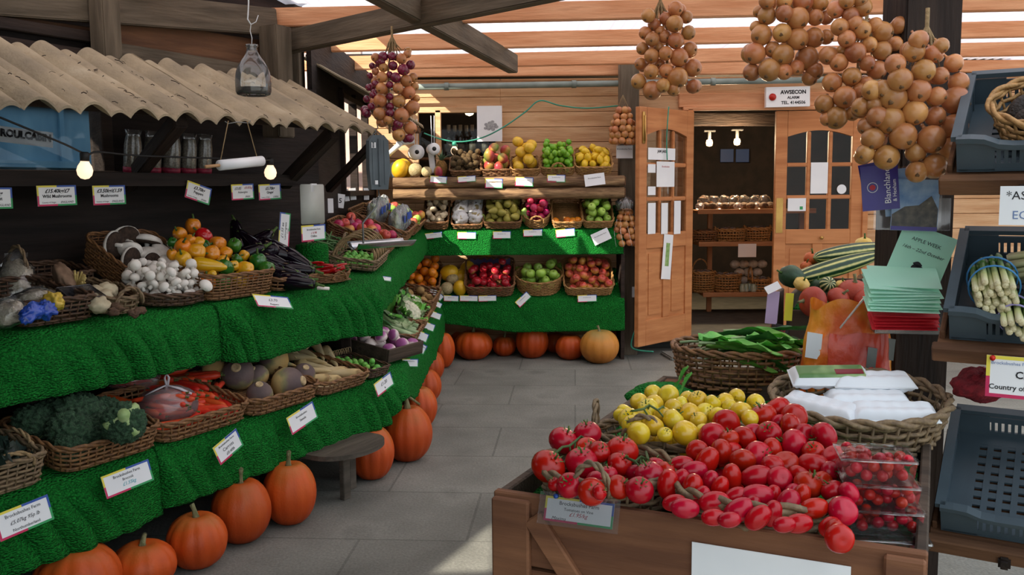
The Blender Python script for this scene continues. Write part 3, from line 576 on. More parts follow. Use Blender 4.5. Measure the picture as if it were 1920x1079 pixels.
m_app_g = two_tone('apple_green', [(0, '7FAE3A'), (.5, '93BE48'), (1, 'A8CB5C')], lo=-.035, hi=.035, nscale=10, namt=.5, rough=.3, var=.1, coat=.15)
m_app_m = two_tone('apple_blush', [(0, 'E0B84E'), (.4, 'DFA04A'), (.65, 'D2604A'), (1, 'C23A3A')], lo=-.05, hi=.05, nscale=13, namt=1.3, rough=.3, var=.12, coat=.15)
m_pea = two_tone('pear_skin', [(0, '8E8A3C'), (.5, 'A89E48'), (1, 'B8AC58')], lo=-.05, hi=.06, nscale=22, namt=.7, rough=.45, var=.12)
m_peag = two_tone('green_pear_skin', [(0, '6E9440'), (.5, '86A84C'), (1, '9CB85A')], lo=-.05, hi=.06, nscale=22, namt=.5, rough=.4, var=.1)
m_ora = pm('orange_peel', 'D8780E', 'E5891A', rough=.4, scale=20, bump=.3, bscale=160, var=.08, hue=.008)
m_lem = pm('lemon_peel', 'DDB420', 'E8C532', rough=.35, scale=20, bump=.3, bscale=160, var=.06)
m_gra = pm('grapefruit_peel', 'DDAE24', 'E9C040', rough=.35, scale=20, bump=.25, bscale=160, var=.06)
m_lim = pm('lime_peel', '5E9A1E', '86BC30', rough=.3, scale=14, bump=.2, bscale=160, var=.15, hue=.015)
m_mel = pm('melon_yellow', 'DDA818', 'E8BC2A', rough=.4, scale=10, bump=.2, var=.05)
m_can = pm('melon_netted', 'A8966A', 'C2B285', rough=.8, scale=50, bump=.6, bscale=120, var=.06)
m_man = two_tone('mango_skin', [(0, '6E8A3C'), (.45, 'B8904A'), (.7, 'B4503E'), (1, 'A03648')], axis='X', lo=-.045, hi=.045, nscale=12, namt=.8, rough=.35)
m_kiw = pm('kiwi_skin', '4A3A22', '66512F', rough=.95, scale=90, bump=.5, var=.12)
m_plu = pm('plum_pink', 'B01C4A', 'CC3A64', rough=.3, scale=10, var=.18, hue=.02, coat=.15)
m_gar = pm('garlic_skin', 'CDB894', 'E2D2B4', rough=.7, scale=40, stretch=(1, 1, .2), var=.08)
m_avo = pm('avocado_skin', '1E1A18', '352C26', rough=.55, scale=60, bump=.8, bscale=140, var=.2)
m_egg = pm('green_fruit_skin', '2C5A34', '3F7446', rough=.5, scale=30, bump=.3)
m_kab = two_tone('red_squash_skin', [(0, '7E2418'), (.5, '98301E'), (1, 'A84028')], lo=-.09, hi=.09, nscale=8, namt=.8, rough=.5, var=.12, bump=.2)
m_mar = two_tone('marrow_skin', [(0, '14301C'), (.35, '1F4226'), (.62, '3E5A34'), (.78, 'A8A860'), (1, 'C8C07C')], nscale=40, namt=.55, rough=.4, radial=9, bump=.1)
m_grn = two_tone('gourd_stripe', [(0, '1E3A20'), (.5, '2C5230'), (.75, 'B0B078'), (1, 'CCC890')], nscale=30, namt=.4, rough=.45, radial=10)
m_gdy = pm('gourd_yellow', 'CDA848', 'DCC070', rough=.6, scale=20, bump=.3)
m_gdo = pm('gourd_orange', 'B4501C', 'C96A30', rough=.6, scale=12, bump=.3, c3='D8B080')
m_dkg = pm('squash_dark_green', '1C3A22', '2E5232', rough=.5, scale=16, bump=.2)
m_asp = two_tone('asparagus_green', [(0, 'D5CDA8'), (.3, 'B5B87A'), (.55, '5E8A3A'), (1, '3E6430')], lo=-.11, hi=.09, nscale=50, namt=.15, rough=.5)
m_aspc = pm('asparagus_cut', 'D8D0AC', 'C4B88C', rough=.8, scale=300)
m_pin = pm('pineapple_skin', '6A4A22', '9A7234', rough=.8, scale=60, bump=.6)
m_pot = pm('chestnut_brown', '4A3626', '6A503A', rough=.8, scale=60, bump=.3, var=.15)
# bodies
cal = star(6, .02, .004, .5).tube([(0, 0, 0), (.002, 0, .01), (.006, 0, .017)], [.003, .002, .0022], 6).mesh('calyx', m_cal)
prod('tomato', sph(.036, .030, 20, 12, .006, .002, fn=lambda a, t: 1+.02*math.cos(5*a+.6)*t).mesh('tomato', m_red), .036, ('calyx', cal, T(0, 0, .0225)))
prod('plum_tomato', sph(.027, .040, 16, 12, .003, 0, prof=lambda t: 1.06-.12*t).mesh('plum_tomato', m_plum), .033)
prod('yellow_tomato', sph(.032, .029, 18, 12, .005, .002).mesh('yellow_tomato', m_yel), .032, ('calyx', cal, T(0, 0, .0225) @ Matrix.Scale(.8, 4)))
prod('cherry_tomato', sph(.013, .0128, 10, 7).mesh('cherry_tomato', m_red), .013)
onp = [(.0, -.040), (.007, -.0395), (.02, -.037), (.033, -.026), (.041, -.010), (.0425, .004), (.038, .018), (.028, .029), (.016, .036), (.008, .042), (.005, .050), (.006, .058), (.0, .059)]
onm = MB().lathe(onp, 18).mesh('onion', m_on); onr = MB().lathe(onp, 18).mesh('red_onion', m_onr)
rt = MB().lathe([(.008, -.0385), (.008, -.041), (.005, -.0445), (0, -.0435)], 8, lambda a, t: 1+.25*math.sin(5*a)).mesh('root_tuft', m_root)
def pumpkin_mesh(nr, dep, mat, seg=66, flat=1.0):
    return sph(.15, .13*flat, seg, 18, .028, .02, .3, fn=lambda a, t: 1-dep*(1-abs(math.cos(nr*a/2)))**1.6*math.sin(PI*min(1, max(0, t)))**.5).mesh('pumpkin', mat)
pst = MB().tube([(0, 0, 0), (.002, 0, .02), (.008, .003, .045), (.02, .006, .068)], [.026, .014, .011, .013], 8).mesh('stem', m_pkst)
psc = MB().tube([(0, 0, 0), (.0, 0, .015), (.02, .0, .03), (.05, .004, .034), (.08, .01, .03)], [.024, .014, .012, .011, .013], 8).mesh('stem', m_pkst)
psl = MB().tube([(0, 0, 0), (.0, 0, .04), (.01, .0, .07), (-.01, .0, .10), (.04, .02, .15)], [.03, .015, .011, .009, .008], 8).tube([(.01, 0, .07), (-.04, 0, .05), (-.09, .01, .02)], [.008, .006, .006], 6).mesh('stem', m_pkst)
prod('pumpkin', pumpkin_mesh(12, .07, m_pk), .15, ('stem', pst, T(0, 0, .095)))
prod('pumpkin_smooth', pumpkin_mesh(14, .03, m_pk), .15, ('stem', pst, T(0, 0, .095)))
prod('pumpkin_curl', pumpkin_mesh(12, .06, m_pk), .15, ('stem', psc, T(0, 0, .098)))
prod('pumpkin_long_stem', pumpkin_mesh(13, .06, m_pk), .15, ('stem', psl, T(0, 0, .095)))
prod('pumpkin_pale', pumpkin_mesh(13, .04, m_pk2), .15, ('stem', pst, T(0, 0, .095) @ Matrix.Scale(.8, 4)))
prod('pumpkin_bare', pumpkin_mesh(12, .06, m_pk), .15, ('stem', MB().lathe([(.012, 0), (.011, .008), (0, .01)], 8).mesh('stem', m_pkst), T(0, 0, .1)))
def root_tube(L_, r, tip=.12, n=9, seg=10, bend=.03, ph=0):
    pts = []; rr = []
    for i in range(n+1):
        q = i/n; pts.append((bend*math.sin(q*2.5+ph)*L_, 0, L_*(.5-q))); rr.append(r*((1-q)**.6*(1-tip)+tip*.62)*(min(1, .35+q*7) if q < .1 else 1)*(1+.03*math.sin(q*40)))
    return MB().tube(pts, rr, seg)
def carrot_me(i): b = root_tube(.17, .0195, .75, bend=.03, ph=i*2); return b.mesh('carrot', m_car)
ctop = stem_tube(.014, .004).mesh('leaf_stub', pm('carrot_top', '4E5A2C', '6E7A40', rough=.8, scale=90))
for i in range(3): prod('carrot%d' % i, carrot_me(i), .018, ('leaf_stub', ctop, T(.03*.17*math.sin(i*2), 0, .0845)))
for i in range(3): prod('parsnip%d' % i, root_tube(.24, .03, .1, bend=.05, ph=i*2, seg=12).mesh('parsnip', m_par), .03, ('crown', MB().lathe([(.014, 0), (.012, .006), (.006, .004), (0, .002)], 9).mesh('crown', m_root), T(.05*.24*math.sin(i*2), 0, .118)))
prod('swede', sph(.072, .07, 22, 14, .004, 0, prof=lambda t: 1 if t > .25 else .75+t, fn=lambda a, t: 1+.02*math.sin(3*a)).mesh('swede', m_swe), .072, ('crown', MB().lathe([(.03, -.006), (.028, .008), (.022, .016), (.018, .012), (0, .012)], 14, lambda a, t: 1+.05*math.sin(7*a)).mesh('crown', pm('swede_cut', 'B59C74', 'D0BA90', rough=.9, scale=90)), T(0, 0, .063) @ Matrix.Scale(.75, 4)), ('root', root_tube(.05, .012, .1).mesh('root', m_swe), T(0, 0, -.08)))
prod('turnip', sph(.045, .038, 18, 12, .004, 0, prof=lambda t: 1 if t > .2 else .8+t).mesh('turnip', m_tur), .045, ('root', root_tube(.04, .006, .1, seg=6).mesh('root', m_tur), T(0, 0, -.05)))
def bumpy(rx, rz, amp, fr, seg=40, n=24, lo=-PI/2*.6, seed=0):
    vs = []; 
    for i in range(n+1):
        a = lo+(PI/2-lo)*i/n
        for k in range(seg):
            q = 2*PI*k/seg; d = Vector((math.cos(a)*math.cos(q), math.cos(a)*math.sin(q), math.sin(a)))
            h = noise.voronoi((d*fr+Vector((seed, seed*2, 0))))[0][0]; h2 = noise.voronoi((d*fr*3+Vector((seed, 0, 0))))[0][0]
            s = 1+amp*(.55-h)*1.6+amp*.35*(.5-h2); vs.append(Vector((d.x*rx*s, d.y*rx*s, d.z*rz*s)))
    fs = [(i*seg+k, i*seg+(k+1) % seg, (i+1)*seg+(k+1) % seg, (i+1)*seg+k) for i in range(n) for k in range(seg)]
    return MB().add(vs, fs)
stk = MB().tube([(0, 0, -.09), (0, 0, -.05), (0, 0, -.01)], [.022, .02, .035], 10).tube([(0, 0, -.05), (.03, .01, -.015)], [.01, .018], 7).tube([(0, 0, -.05), (-.02, .03, -.015)], [.01, .018], 7).tube([(0, 0, -.05), (-.01, -.03, -.015)], [.01, .018], 7).tube([(0, 0, -.058), (.035, -.03, -.032), (.05, -.04, -.02)], [.009, .012, .02], 7).tube([(0, 0, -.058), (-.045, .0, -.03), (-.06, .005, -.018)], [.009, .012, .02], 7).tube([(0, 0, -.058), (.02, .045, -.03), (.025, .06, -.018)], [.009, .012, .02], 7).mesh('stalk', m_brs)
for i in range(3): prod('broccoli%d' % i, bumpy(.075, .055, .24, 4.6, 72, 44, lo=-PI/2*.9, seed=i*3.1).mesh('broccoli', m_bro), .075, ('stalk', stk, I4))
def caul(i):
    lv = []
    for k in range(9):
        a = 2*PI*k/9+rnd(-.2, .2); me = leaf_mesh(rnd(.12, .15), rnd(.08, .10), curl=-.4, ruf=.5, fold=.3, seed=k+i).mesh('leaf', m_lef3 if k % 2 else m_lef2)
        lv.append(('leaf', me, Matrix.Rotation(a, 4, 'Z') @ T(0, .03, -.045) @ Matrix.Rotation(R(rnd(22, 45)), 4, 'X')))
    return lv
for i in range(2): prod('cauliflower%d' % i, bumpy(.085, .065, .18, 4.2, 56, 34, lo=-PI/2*.8, seed=i*5.1).mesh('cauliflower', m_cau), .085, *caul(i))
def cabb(i):
    lv = []
    for k in range(12):
        a = 2*PI*k*.38; me = leaf_mesh(rnd(.15, .18), rnd(.13, .16), curl=-.9, ruf=.45, fold=.15, seed=k+i, blunt=.45).mesh('leaf', m_lef3 if k < 5 else m_lef2)
        lv.append(('leaf', me, Matrix.Rotation(a, 4, 'Z') @ T(0, .015+.004*k, -.075) @ Matrix.Rotation(R(75-4*k), 4, 'X')))
    return lv
prod('cabbage', sph(.075, .075, 18, 12).mesh('cabbage', m_lef3), .085, *cabb(2))
mst = MB().tube([(0, 0, -.03), (0, 0, -.012), (0, 0, .0)], [.009, .008, .01], 8).mesh('stem', m_mus)
prod('mushroom', sph(.024, .019, 14, 10, 0, .012, .5).mesh('mushroom', m_mus), .024, ('stem', mst, I4))
pbs = MB().tube([(0, 0, -.045), (.003, 0, -.02), (0, 0, .0)], [.010, .009, .012], 8).mesh('stem', m_mus)
pbg = MB().lathe([(.0, -.010), (.03, -.016), (.052, -.017), (.0615, -.010), (.055, -.002), (0, .0)], 22).mesh('gills', m_gill)
prod('flat_mushroom', MB().lathe([(.050, -.008), (.060, -.010), (.064, .0), (.055, .014), (.035, .022), (0, .025)], 22, lambda a, t: 1+.04*math.sin(3*a)).mesh('flat_mushroom', m_mus), .064, ('gills', pbg, I4), ('stem', pbs, I4))
def pepper(mt, nl, k):
    return sph(.042, .048, 28, 14, .012, .010, .35, prof=lambda t: .86+.24*t, fn=lambda a, t: 1-.13*(1-abs(math.cos(nl*a/2)))*(.4+.6*math.sin(PI*t))).mesh(k, mt)
pgs = star(5, .016, .006, .1).tube([(0, 0, 0), (.002, 0, .012), (.008, 0, .028)], [.007, .0045, .005], 7).mesh('stem', m_cal)
for k, mt in (('yellow', m_pepy), ('orange', m_pepo), ('red', m_pepr), ('green', m_pepg)): prod('pepper_'+k, pepper(mt, 4 if k != 'red' else 3, 'pepper'), .043, ('stem', pgs, T(0, 0, .037)))
prod('pepper_long', MB().lathe([(0, -.085), (.008, -.083), (.02, -.06), (.03, -.02), (.035, .03), (.03, .055), (.012, .06), (0, .056)], 20, lambda a, t: 1-.1*(1-abs(math.cos(1.5*a)))).mesh('pepper', m_pepy), .035, ('stem', pgs, T(0, 0, .055)))
ac = star(5, .036, .012, -.5, droop=.25).tube([(0, 0, 0), (0, 0, .012), (.006, 0, .04)], [.015, .007, .006], 7).mesh('calyx', m_cal)
prod('aubergine', MB().lathe([(0, -.105), (.016, -.102), (.034, -.086), (.043, -.055), (.042, -.015), (.034, .03), (.026, .07), (.020, .092), (0, .098)], 20).mesh('aubergine', m_aub), .043, ('calyx', ac, T(0, 0, .096)))
prod('chilli', MB().tube([(.012*math.sin(q*2.2), 0, .06-.12*q) for q in [i/8 for i in range(9)]], [.004, .0075, .008, .0078, .007, .006, .0045, .003, .0008], 8).mesh('chilli', m_chi), .008, ('stem', MB().tube([(0, 0, 0), (.002, 0, .02)], [.004, .002], 6).mesh('stem', m_cal), T(0, 0, .058)))
fst = MB().tube([(0, 0, -.006), (.001, 0, .006), (.004, 0, .014)], [.0016, .0014, .002], 5).mesh('stem', m_root)
def apple(mt, k): return sph(.037, .034, 18, 12, .013, .007, .28, prof=lambda t: .93+.12*t, fn=lambda a, t: 1+.015*math.cos(5*a)).mesh(k, mt)
for k, mt in (('red_apple', m_app_r), ('green_apple', m_app_g), ('blush_apple', m_app_m)): prod(k, apple(mt, k), .037, ('stem', fst, T(0, 0, .022)))
pp = [(0, -.038), (.012, -.039), (.026, -.033), (.034, -.016), (.033, .004), (.025, .022), (.017, .036), (.013, .046), (.007, .051), (0, .049)]
for k, mt in (('pear', m_pea), ('green_pear', m_peag)): prod(k, MB().lathe(pp, 16).mesh(k, mt), .034, ('stem', MB().tube([(0, 0, 0), (.004, 0, .02)], [.0018, .0024], 5).mesh('stem', m_root), T(0, 0, .048)))
nav = MB().lathe([(.004, 0), (.003, .002), (0, .0015)], 7).mesh('stalk_button', m_cal)
prod('orange', sph(.037, .036, 18, 12, .003, .001).mesh('orange', m_ora), .037, ('stalk_button', nav, T(0, 0, .0325)))
prod('grapefruit', sph(.05, .046, 18, 12, .003, .001).mesh('grapefruit', m_gra), .05)
prod('lemon', MB().lathe([(0, -.042), (.006, -.041), (.010, -.037), (.022, -.028), (.029, -.012), (.029, .010), (.022, .027), (.010, .037), (.005, .043), (0, .044)], 16).mesh('lemon', m_lem), .029)
prod('lime', sph(.025, .027, 14, 10, prof=lambda t: 1).mesh('lime', m_lim), .025)
prod('honeydew_melon', sph(.075, .09, 22, 14).mesh('honeydew_melon', m_mel), .075, ('stalk_button', nav, T(0, 0, .088)))
prod('netted_melon', sph(.065, .064, 22, 14, .004).mesh('netted_melon', m_can), .065)
prod('mango', sph(.045, .058, 18, 12, prof=lambda t: .95+.15*t, fn=lambda a, t: 1-.14*abs(math.sin(a))).mesh('mango', m_man), .045)
prod('kiwi', sph(.024, .031, 12, 9).mesh('kiwi_fruit', m_kiw), .024)
prod('plum', sph(.026, .027, 14, 10, .004, 0, .3).mesh('plum', m_plu), .026)
prod('garlic', MB().lathe([(0, -.020), (.012, -.021), (.025, -.012), (.028, .0), (.021, .014), (.010, .023), (.005, .034), (0, .04)], 24, lambda a, t: 1-.08*(1-abs(math.cos(4*a)))).mesh('garlic_bulb', m_gar), .028)
prod('avocado', sph(.038, .05, 18, 12, prof=lambda t: 1.08-.25*t).mesh('avocado', m_avo), .038)
prod('green_fruit', sph(.042, .04, 18, 12).mesh('avocado', m_egg), .042)
prod('red_squash', sph(.11, .09, 40, 14, .012, .01, .3, fn=lambda a, t: 1-.02*(1-abs(math.cos(5*a)))).mesh('red_squash', m_kab), .11, ('stem', pst, T(0, 0, .07) @ Matrix.Scale(.9, 4)))
def marrow_me():
    n = 18; L_ = .46; b = MB(); pr = []
    for i in range(n+1): q = i/n; pr.append((.062*math.sin(PI*min(1, max(0, .03+.94*q)))**.45 if 0 < i < n else 0, L_*(q-.5)))
    return b.lathe(pr, 36, lambda a, t: 1+.02*math.cos(9*a)).mesh('marrow', m_mar)
prod('marrow', marrow_me(), .062, ('stem', MB().tube([(0, 0, 0), (.004, 0, .03)], [.018, .013], 8).mesh('stem', m_pkst), T(0, 0, .225)))
prod('striped_gourd', sph(.04, .04, 30, 12, .004).mesh('striped_gourd', m_grn), .04, ('stem', fst, T(0, 0, .04)))
prod('yellow_gourd', sph(.045, .036, 24, 12, .004, fn=lambda a, t: 1+.05*math.cos(8*a)).mesh('yellow_gourd', m_gdy), .045, ('stem', pgs, T(0, 0, .03)))
prod('orange_gourd', sph(.045, .04, 24, 12, .006, fn=lambda a, t: 1+.07*math.cos(6*a)).mesh('orange_gourd', m_gdo), .045, ('stem', pgs, T(0, 0, .034)))
prod('green_squash', sph(.06, .075, 22, 12, .004, fn=lambda a, t: 1+.04*math.cos(7*a)).mesh('green_squash', m_dkg), .06, ('stem', pgs, T(0, 0, .07)))
prod('courgette', MB().tube([(.01*math.sin(q*3), 0, .12-.24*q) for q in [i/8 for i in range(9)]], [.008, .019, .022, .023, .023, .023, .022, .018, .006], 12).mesh('courgette', pm('courgette_skin', '2A5A2C', '44763A', rough=.35, scale=30, stretch=(1, 1, .2), coat=.1)), .023)
def pine():
    b = MB(); n, seg = 22, 40; vs = []
    for i in range(n+1):
        q = i/n; r = .05*math.sin(PI*(.08+.86*q))**.5
        for k in range(seg): a = 2*PI*k/seg; s = 1+.07*math.cos(8*a+q*30)*math.cos(8*a-q*30); vs.append((r*s*math.cos(a), r*s*math.sin(a), .14*q-.07))
    fs = [(i*seg+k, i*seg+(k+1) % seg, (i+1)*seg+(k+1) % seg, (i+1)*seg+k) for i in range(n) for k in range(seg)]+[tuple(n*seg+k for k in range(seg)), tuple(range(seg-1, -1, -1))]
    c = MB()
    for k in range(26):
        a = k*2.4; h = len(c.v); c.v += leaf_mesh(rnd(.06, .11), .016, curl=.5*(1-k/26), fold=.5, blunt=.9, nu=2, nv=5).v; g = leaf_mesh(.1, .016, nu=2, nv=5).f
        c.f += [tuple(i+h for i in f) for f in g]; c.m += [0]*len(g); c.xf(T(0, 0, .065) @ Matrix.Rotation(a, 4, 'Z') @ Matrix.Rotation(R(40+45*k/26), 4, 'X'), h)
    return MB().add(vs, fs).mesh('pineapple', m_pin), c.mesh('leaf_crown', pm('pineapple_leaf', '4A6A4E', '6E8E6A', rough=.6))
_p = pine(); prod('pineapple', _p[0], .05, ('leaf_crown', _p[1], I4))

# ------------------------------------------------------------------ baskets
def outline(w_, d, n, shape):
    """n points round the basket, equally spaced; front at y=0"""
    if shape == 'oval': pts = [Vector((w_/2*math.cos(2*PI*i/200), d/2+d/2*math.sin(2*PI*i/200), 0)) for i in range(200)]
    else:
        rc = min(w_, d)*.16; pts = []
        for cx, cy, a0 in ((w_/2-rc, rc, -90), (w_/2-rc, d-rc, 0), (-w_/2+rc, d-rc, 90), (-w_/2+rc, rc, 180)):
            for k in range(9): a = R(a0+90*k/8); pts.append(Vector((cx+rc*math.cos(a), cy+rc*math.sin(a), 0)))
    L_ = [0]
    for i in range(len(pts)): L_.append(L_[-1]+(pts[(i+1) % len(pts)]-pts[i]).length)
    out = []; j = 0
    for i in range(n):
        q = L_[-1]*i/n
        while L_[j+1] < q: j += 1
        out.append(pts[j].lerp(pts[(j+1) % len(pts)], (q-L_[j])/(L_[j+1]-L_[j])))
    return out, L_[-1]
def rope_mb(pts, r, closed=False, turn=None, seg=5, b=None):
    """two strands twisted round each other along pts"""
    b = b or MB(); pts = [Vector(p) for p in pts]; n = len(pts)
    for ph in (0, PI):
        q = []
        for i in range(n):
            a = pts[(i-1) % n] if closed or i else pts[i]; c = pts[(i+1) % n] if closed or i < n-1 else pts[i]
            t = (c-a).normalized(); u = (Vector((0, 0, 1))-t*t.z); u = u.normalized() if u.length > .2 else t.orthogonal().normalized(); v = t.cross(u); w_ = ph+i*(turn or .9)
            q.append(pts[i]+(u*math.cos(w_)+v*math.sin(w_))*r*.55)
        b.tube(q, r*.62, seg, closed)
    return b
_bk = {}
def basket_meshes(w_, d, h, shape, mat, flare, strand, fdip):
    key = (round(w_, 2), round(d, 2), round(h, 3), shape, mat, flare, strand, fdip)
    if key in _bk: return _bk[key]
    o, per = outline(w_, d, 10, shape); ns = max(18, int(per/.030)); ns += ns % 2; n = ns*2; o, per = outline(w_, d, n, shape); c = Vector((0, d/2, 0)); rows = max(3, int(h/(strand*1.75)))
    def pt(i, q, off=0.0):
        p = o[i % n]-c; k = 1+flare*q; s = (p.length+off)/p.length; z = h*q
        if fdip: z *= 1-fdip*max(0, -(p.y)/(d/2))**2
        return c+p*k*s+Vector((0, 0, z+strand*.5))
    b = MB()
    for r_ in range(rows):
        q = (r_+.5)/rows; b.tube([pt(i, q, strand*.42*math.cos(PI*(i/2+r_))+rnd(-.0008, .0008)) for i in range(n)], strand*.56, 5, True, False)
    st = MB()
    for i in range(0, n, 2): st.tube([pt(i, 0), pt(i, .5), pt(i, 1.0)], strand*.42, 4)
    base = MB(); m = int(d/(strand*2.2))
    base.disc([p+Vector((0, 0, .001)) for p in o[::2]], (0, 0, strand*.6))
    for k in range(m):
        y = d*(k+.5)/m; xs = [p.x for p in o if abs(p.y-y) < d/m+.01]
        if xs: base.tube([(min(xs)*.98, y, strand*.9), (max(xs)*.98, y, strand*.9)], strand*.5, 4)
    rim = rope_mb([pt(i, 1.02) for i in range(n)], strand*1.15, True, .8)
    _bk[key] = (b.mesh('weave', M[mat]), st.mesh('stake', M[mat]), base.mesh('base', M[mat]), rim.mesh('rim', M[mat])); return _bk[key]
def basket(label, p, rz, w_, d, h, tilt=0.0, shape='rect', mat='wicker', flare=.08, strand=.0075, fdip=0.0, handles=(), hh=.08, hw=.09, group=None, name='wicker_basket', hmat=None, pitch=0.0):
    """p = middle of the front bottom edge; tilt raises the back. handles: front, back, end_a, end_b"""
    me = basket_meshes(w_, d, h, shape, mat, flare, strand, fdip); mw = TRS(p, (tilt, -pitch, rz))
    t = thing(name, label, 'basket', me[0], mw=mw, group=group)
    add('stakes', me[1], t); add('base', me[2], t); add('rim', me[3], t)
    for k in handles:
        cx, cy, ex, z = {'front': (0, -flare*d/2, (1, 0), h*(1-fdip)), 'back': (0, d*(1+flare/2), (1, 0), h), 'end_a': (-w_/2*(1+flare), d/2, (0, 1), h), 'end_b': (w_/2*(1+flare), d/2, (0, 1), h)}[k]
        pts = [(cx+ex[0]*hw*math.cos(a), cy+ex[1]*hw*math.cos(a), z-.02+(hh+.02)*math.sin(a)) for a in [PI*i/22 for i in range(23)]]
        add('handle', rope_mb(pts, .008, turn=.8, seg=6).mesh('handle', M[hmat or mat]), t)
    return t, mw
def drop(w_, d, r, n, z0=.012, shape='rect', tries=16, k=.97, seed=0, ly=None, pts=None):
    """positions of balls of radius r dropped into a basket"""
    g = random.Random(seed); out = pts if pts is not None else []; a = w_/2-r*.85; lo, hi = (r*.85, d-r*.85) if ly is None else ly
    for _ in range(n):
        best = None
        for _ in range(tries):
            x = g.uniform(-a, a); y = g.uniform(lo, hi)
            if shape == 'oval' and (x/a)**2+((y-d/2)/(d/2-r*.85))**2 > 1: continue
            z = z0+r
            for (X, Y, Z, q) in out:
                dd = (X-x)**2+(Y-y)**2; s = (r+q)*k
                if dd < s*s: z = max(z, Z+math.sqrt(s*s-dd))
            if best is None or z < best[2]: best = (x, y, z, r)
        if best: out.append(best)
    return out
def fill(kinds, mw, w_, d, r, n, label, group, seed, shape='rect', tiltv=.6, z0=.014, jr=.08, ly=None, up=None, parts=True, cat=None, name=None):
    g = random.Random(seed+99)
    for x, y, z, q in drop(w_, d, r, n, z0, shape, seed=seed, ly=ly):
        k = g.choice(kinds) if isinstance(kinds, (list, tuple)) else kinds
        put(k, mw @ Vector((x, y, z)), r*(1+g.uniform(-jr, jr*.2)), label, group, up=jit(tiltv, up or (0, -.35, .8)), parts=parts, cat=cat, name=name)

# ------------------------------------------------------------------ cards with writing
_tx = {}
def text_mesh(s, size_, shear=0.0, align='CENTER', bold=0.0):
    key = (s, size_, shear, align, bold)
    if key not in _tx:
        c = bpy.data.curves.new('writing', 'FONT'); c.body = s; c.size = size_; c.align_x = align; c.align_y = 'CENTER'; c.resolution_u = 2; c.shear = shear; c.extrude = .00012; c.offset = bold
        o = bpy.data.objects.new('writing', c); _tx[key] = bpy.data.meshes.new_from_object(o); bpy.data.objects.remove(o); _tx[key].name = 'writing'
        _tx[key].materials.clear(); _tx[key].materials.append(M['ink'])
    return _tx[key]
RX90 = Matrix.Rotation(R(90), 4, 'X')
def write(parent, s, x, z, size_, mat='ink', shear=0.0, align='CENTER', y=-.0016, bold=0.0, rot=0.0):
    me = text_mesh(s, size_, shear, align, bold)
    if mat != 'ink':
        k = (s, size_, shear, align, bold, mat)
        if k not in _tx: _tx[k] = me.copy(); _tx[k].materials.clear(); _tx[k].materials.append(M[mat])
        me = _tx[k]
    return add('writing', me, parent, mw=T(x, y, z) @ Matrix.Rotation(rot, 4, 'Y') @ RX90)
def card(label, mw, w_, h, lines=(), border=True, name='price_card', cat='price card', mat='white_card', th=.0016, group=None, curl=0):
    """a card standing in its own XZ plane, face towards -Y"""
    t = thing(name, label, cat, MB().box((0, 0, 0), (w_, th, h)).mesh('card', M[mat], False), mw=mw, group=group)
    if border:
        b = MB(); e = min(w_, h)*.085; y = -th/2-.0003
        for cur, x0, x1, z0, z1 in ((0, -w_/2, 0, h/2-e, h/2), (0, -w_/2, -w_/2+e, 0, h/2-e), (1, 0, w_/2, h/2-e, h/2), (1, w_/2-e, w_/2, 0, h/2-e), (2, -w_/2, 0, -h/2, -h/2+e), (2, -w_/2, -w_/2+e, -h/2+e, 0), (3, 0, w_/2, -h/2, -h/2+e), (3, w_/2-e, w_/2, -h/2+e, 0)):
            b.cur = cur; b.box(((x0+x1)/2, y, (z0+z1)/2), (x1-x0, .0006, z1-z0))
        add('colour_border', b.mesh('colour_border', [M['yellow_ink'], M['blue_ink'], M['red_ink'], M['green_ink']], False), t)
    for ln in lines:
        s, z, sz = ln[:3]; kw = ln[3] if len(ln) > 3 else {}
        kw = dict(kw); x = kw.pop('x', 0); write(t, s, x*w_, z*h, sz*h, **kw)
    return t
HAND = dict(shear=.35); HR = dict(shear=.35, mat='red_pen'); HC = dict(shear=.35, mat='cyan_pen')
def face(p, n, roll=0.0, lean=0.0):
    """matrix of a card at p whose face looks along n (horizontal), leaning back by lean and turned by roll in its own plane"""
    n = Vector((n[0], n[1], 0)).normalized(); x = Vector((-n.y, n.x, 0)); z = Vector((0, 0, 1))
    m = Matrix(((x.x, -n.x, 0, p[0]), (x.y, -n.y, 0, p[1]), (0, 0, 1, p[2]), (0, 0, 0, 1)))
    return m @ Matrix.Rotation(-lean, 4, 'X') @ Matrix.Rotation(-roll, 4, 'Y')
def nrm(sec): return -ax(sec)[2]
def pin_card(sec, px, py, d, wpx, hpx, roll, label, lines, lean=0.0, border=True, turn=0.0, **kw):
    p = at_d(sec, px, py, d); n = Matrix.Rotation(turn, 3, 'Z') @ nrm(sec)
    v = (CAM-p); v.z = 0; f = max(.35, n.dot(v.normalized()))
    return card(label, face(p, n, roll, lean), size(p, wpx)/f, size(p, hpx), lines, border, **kw)
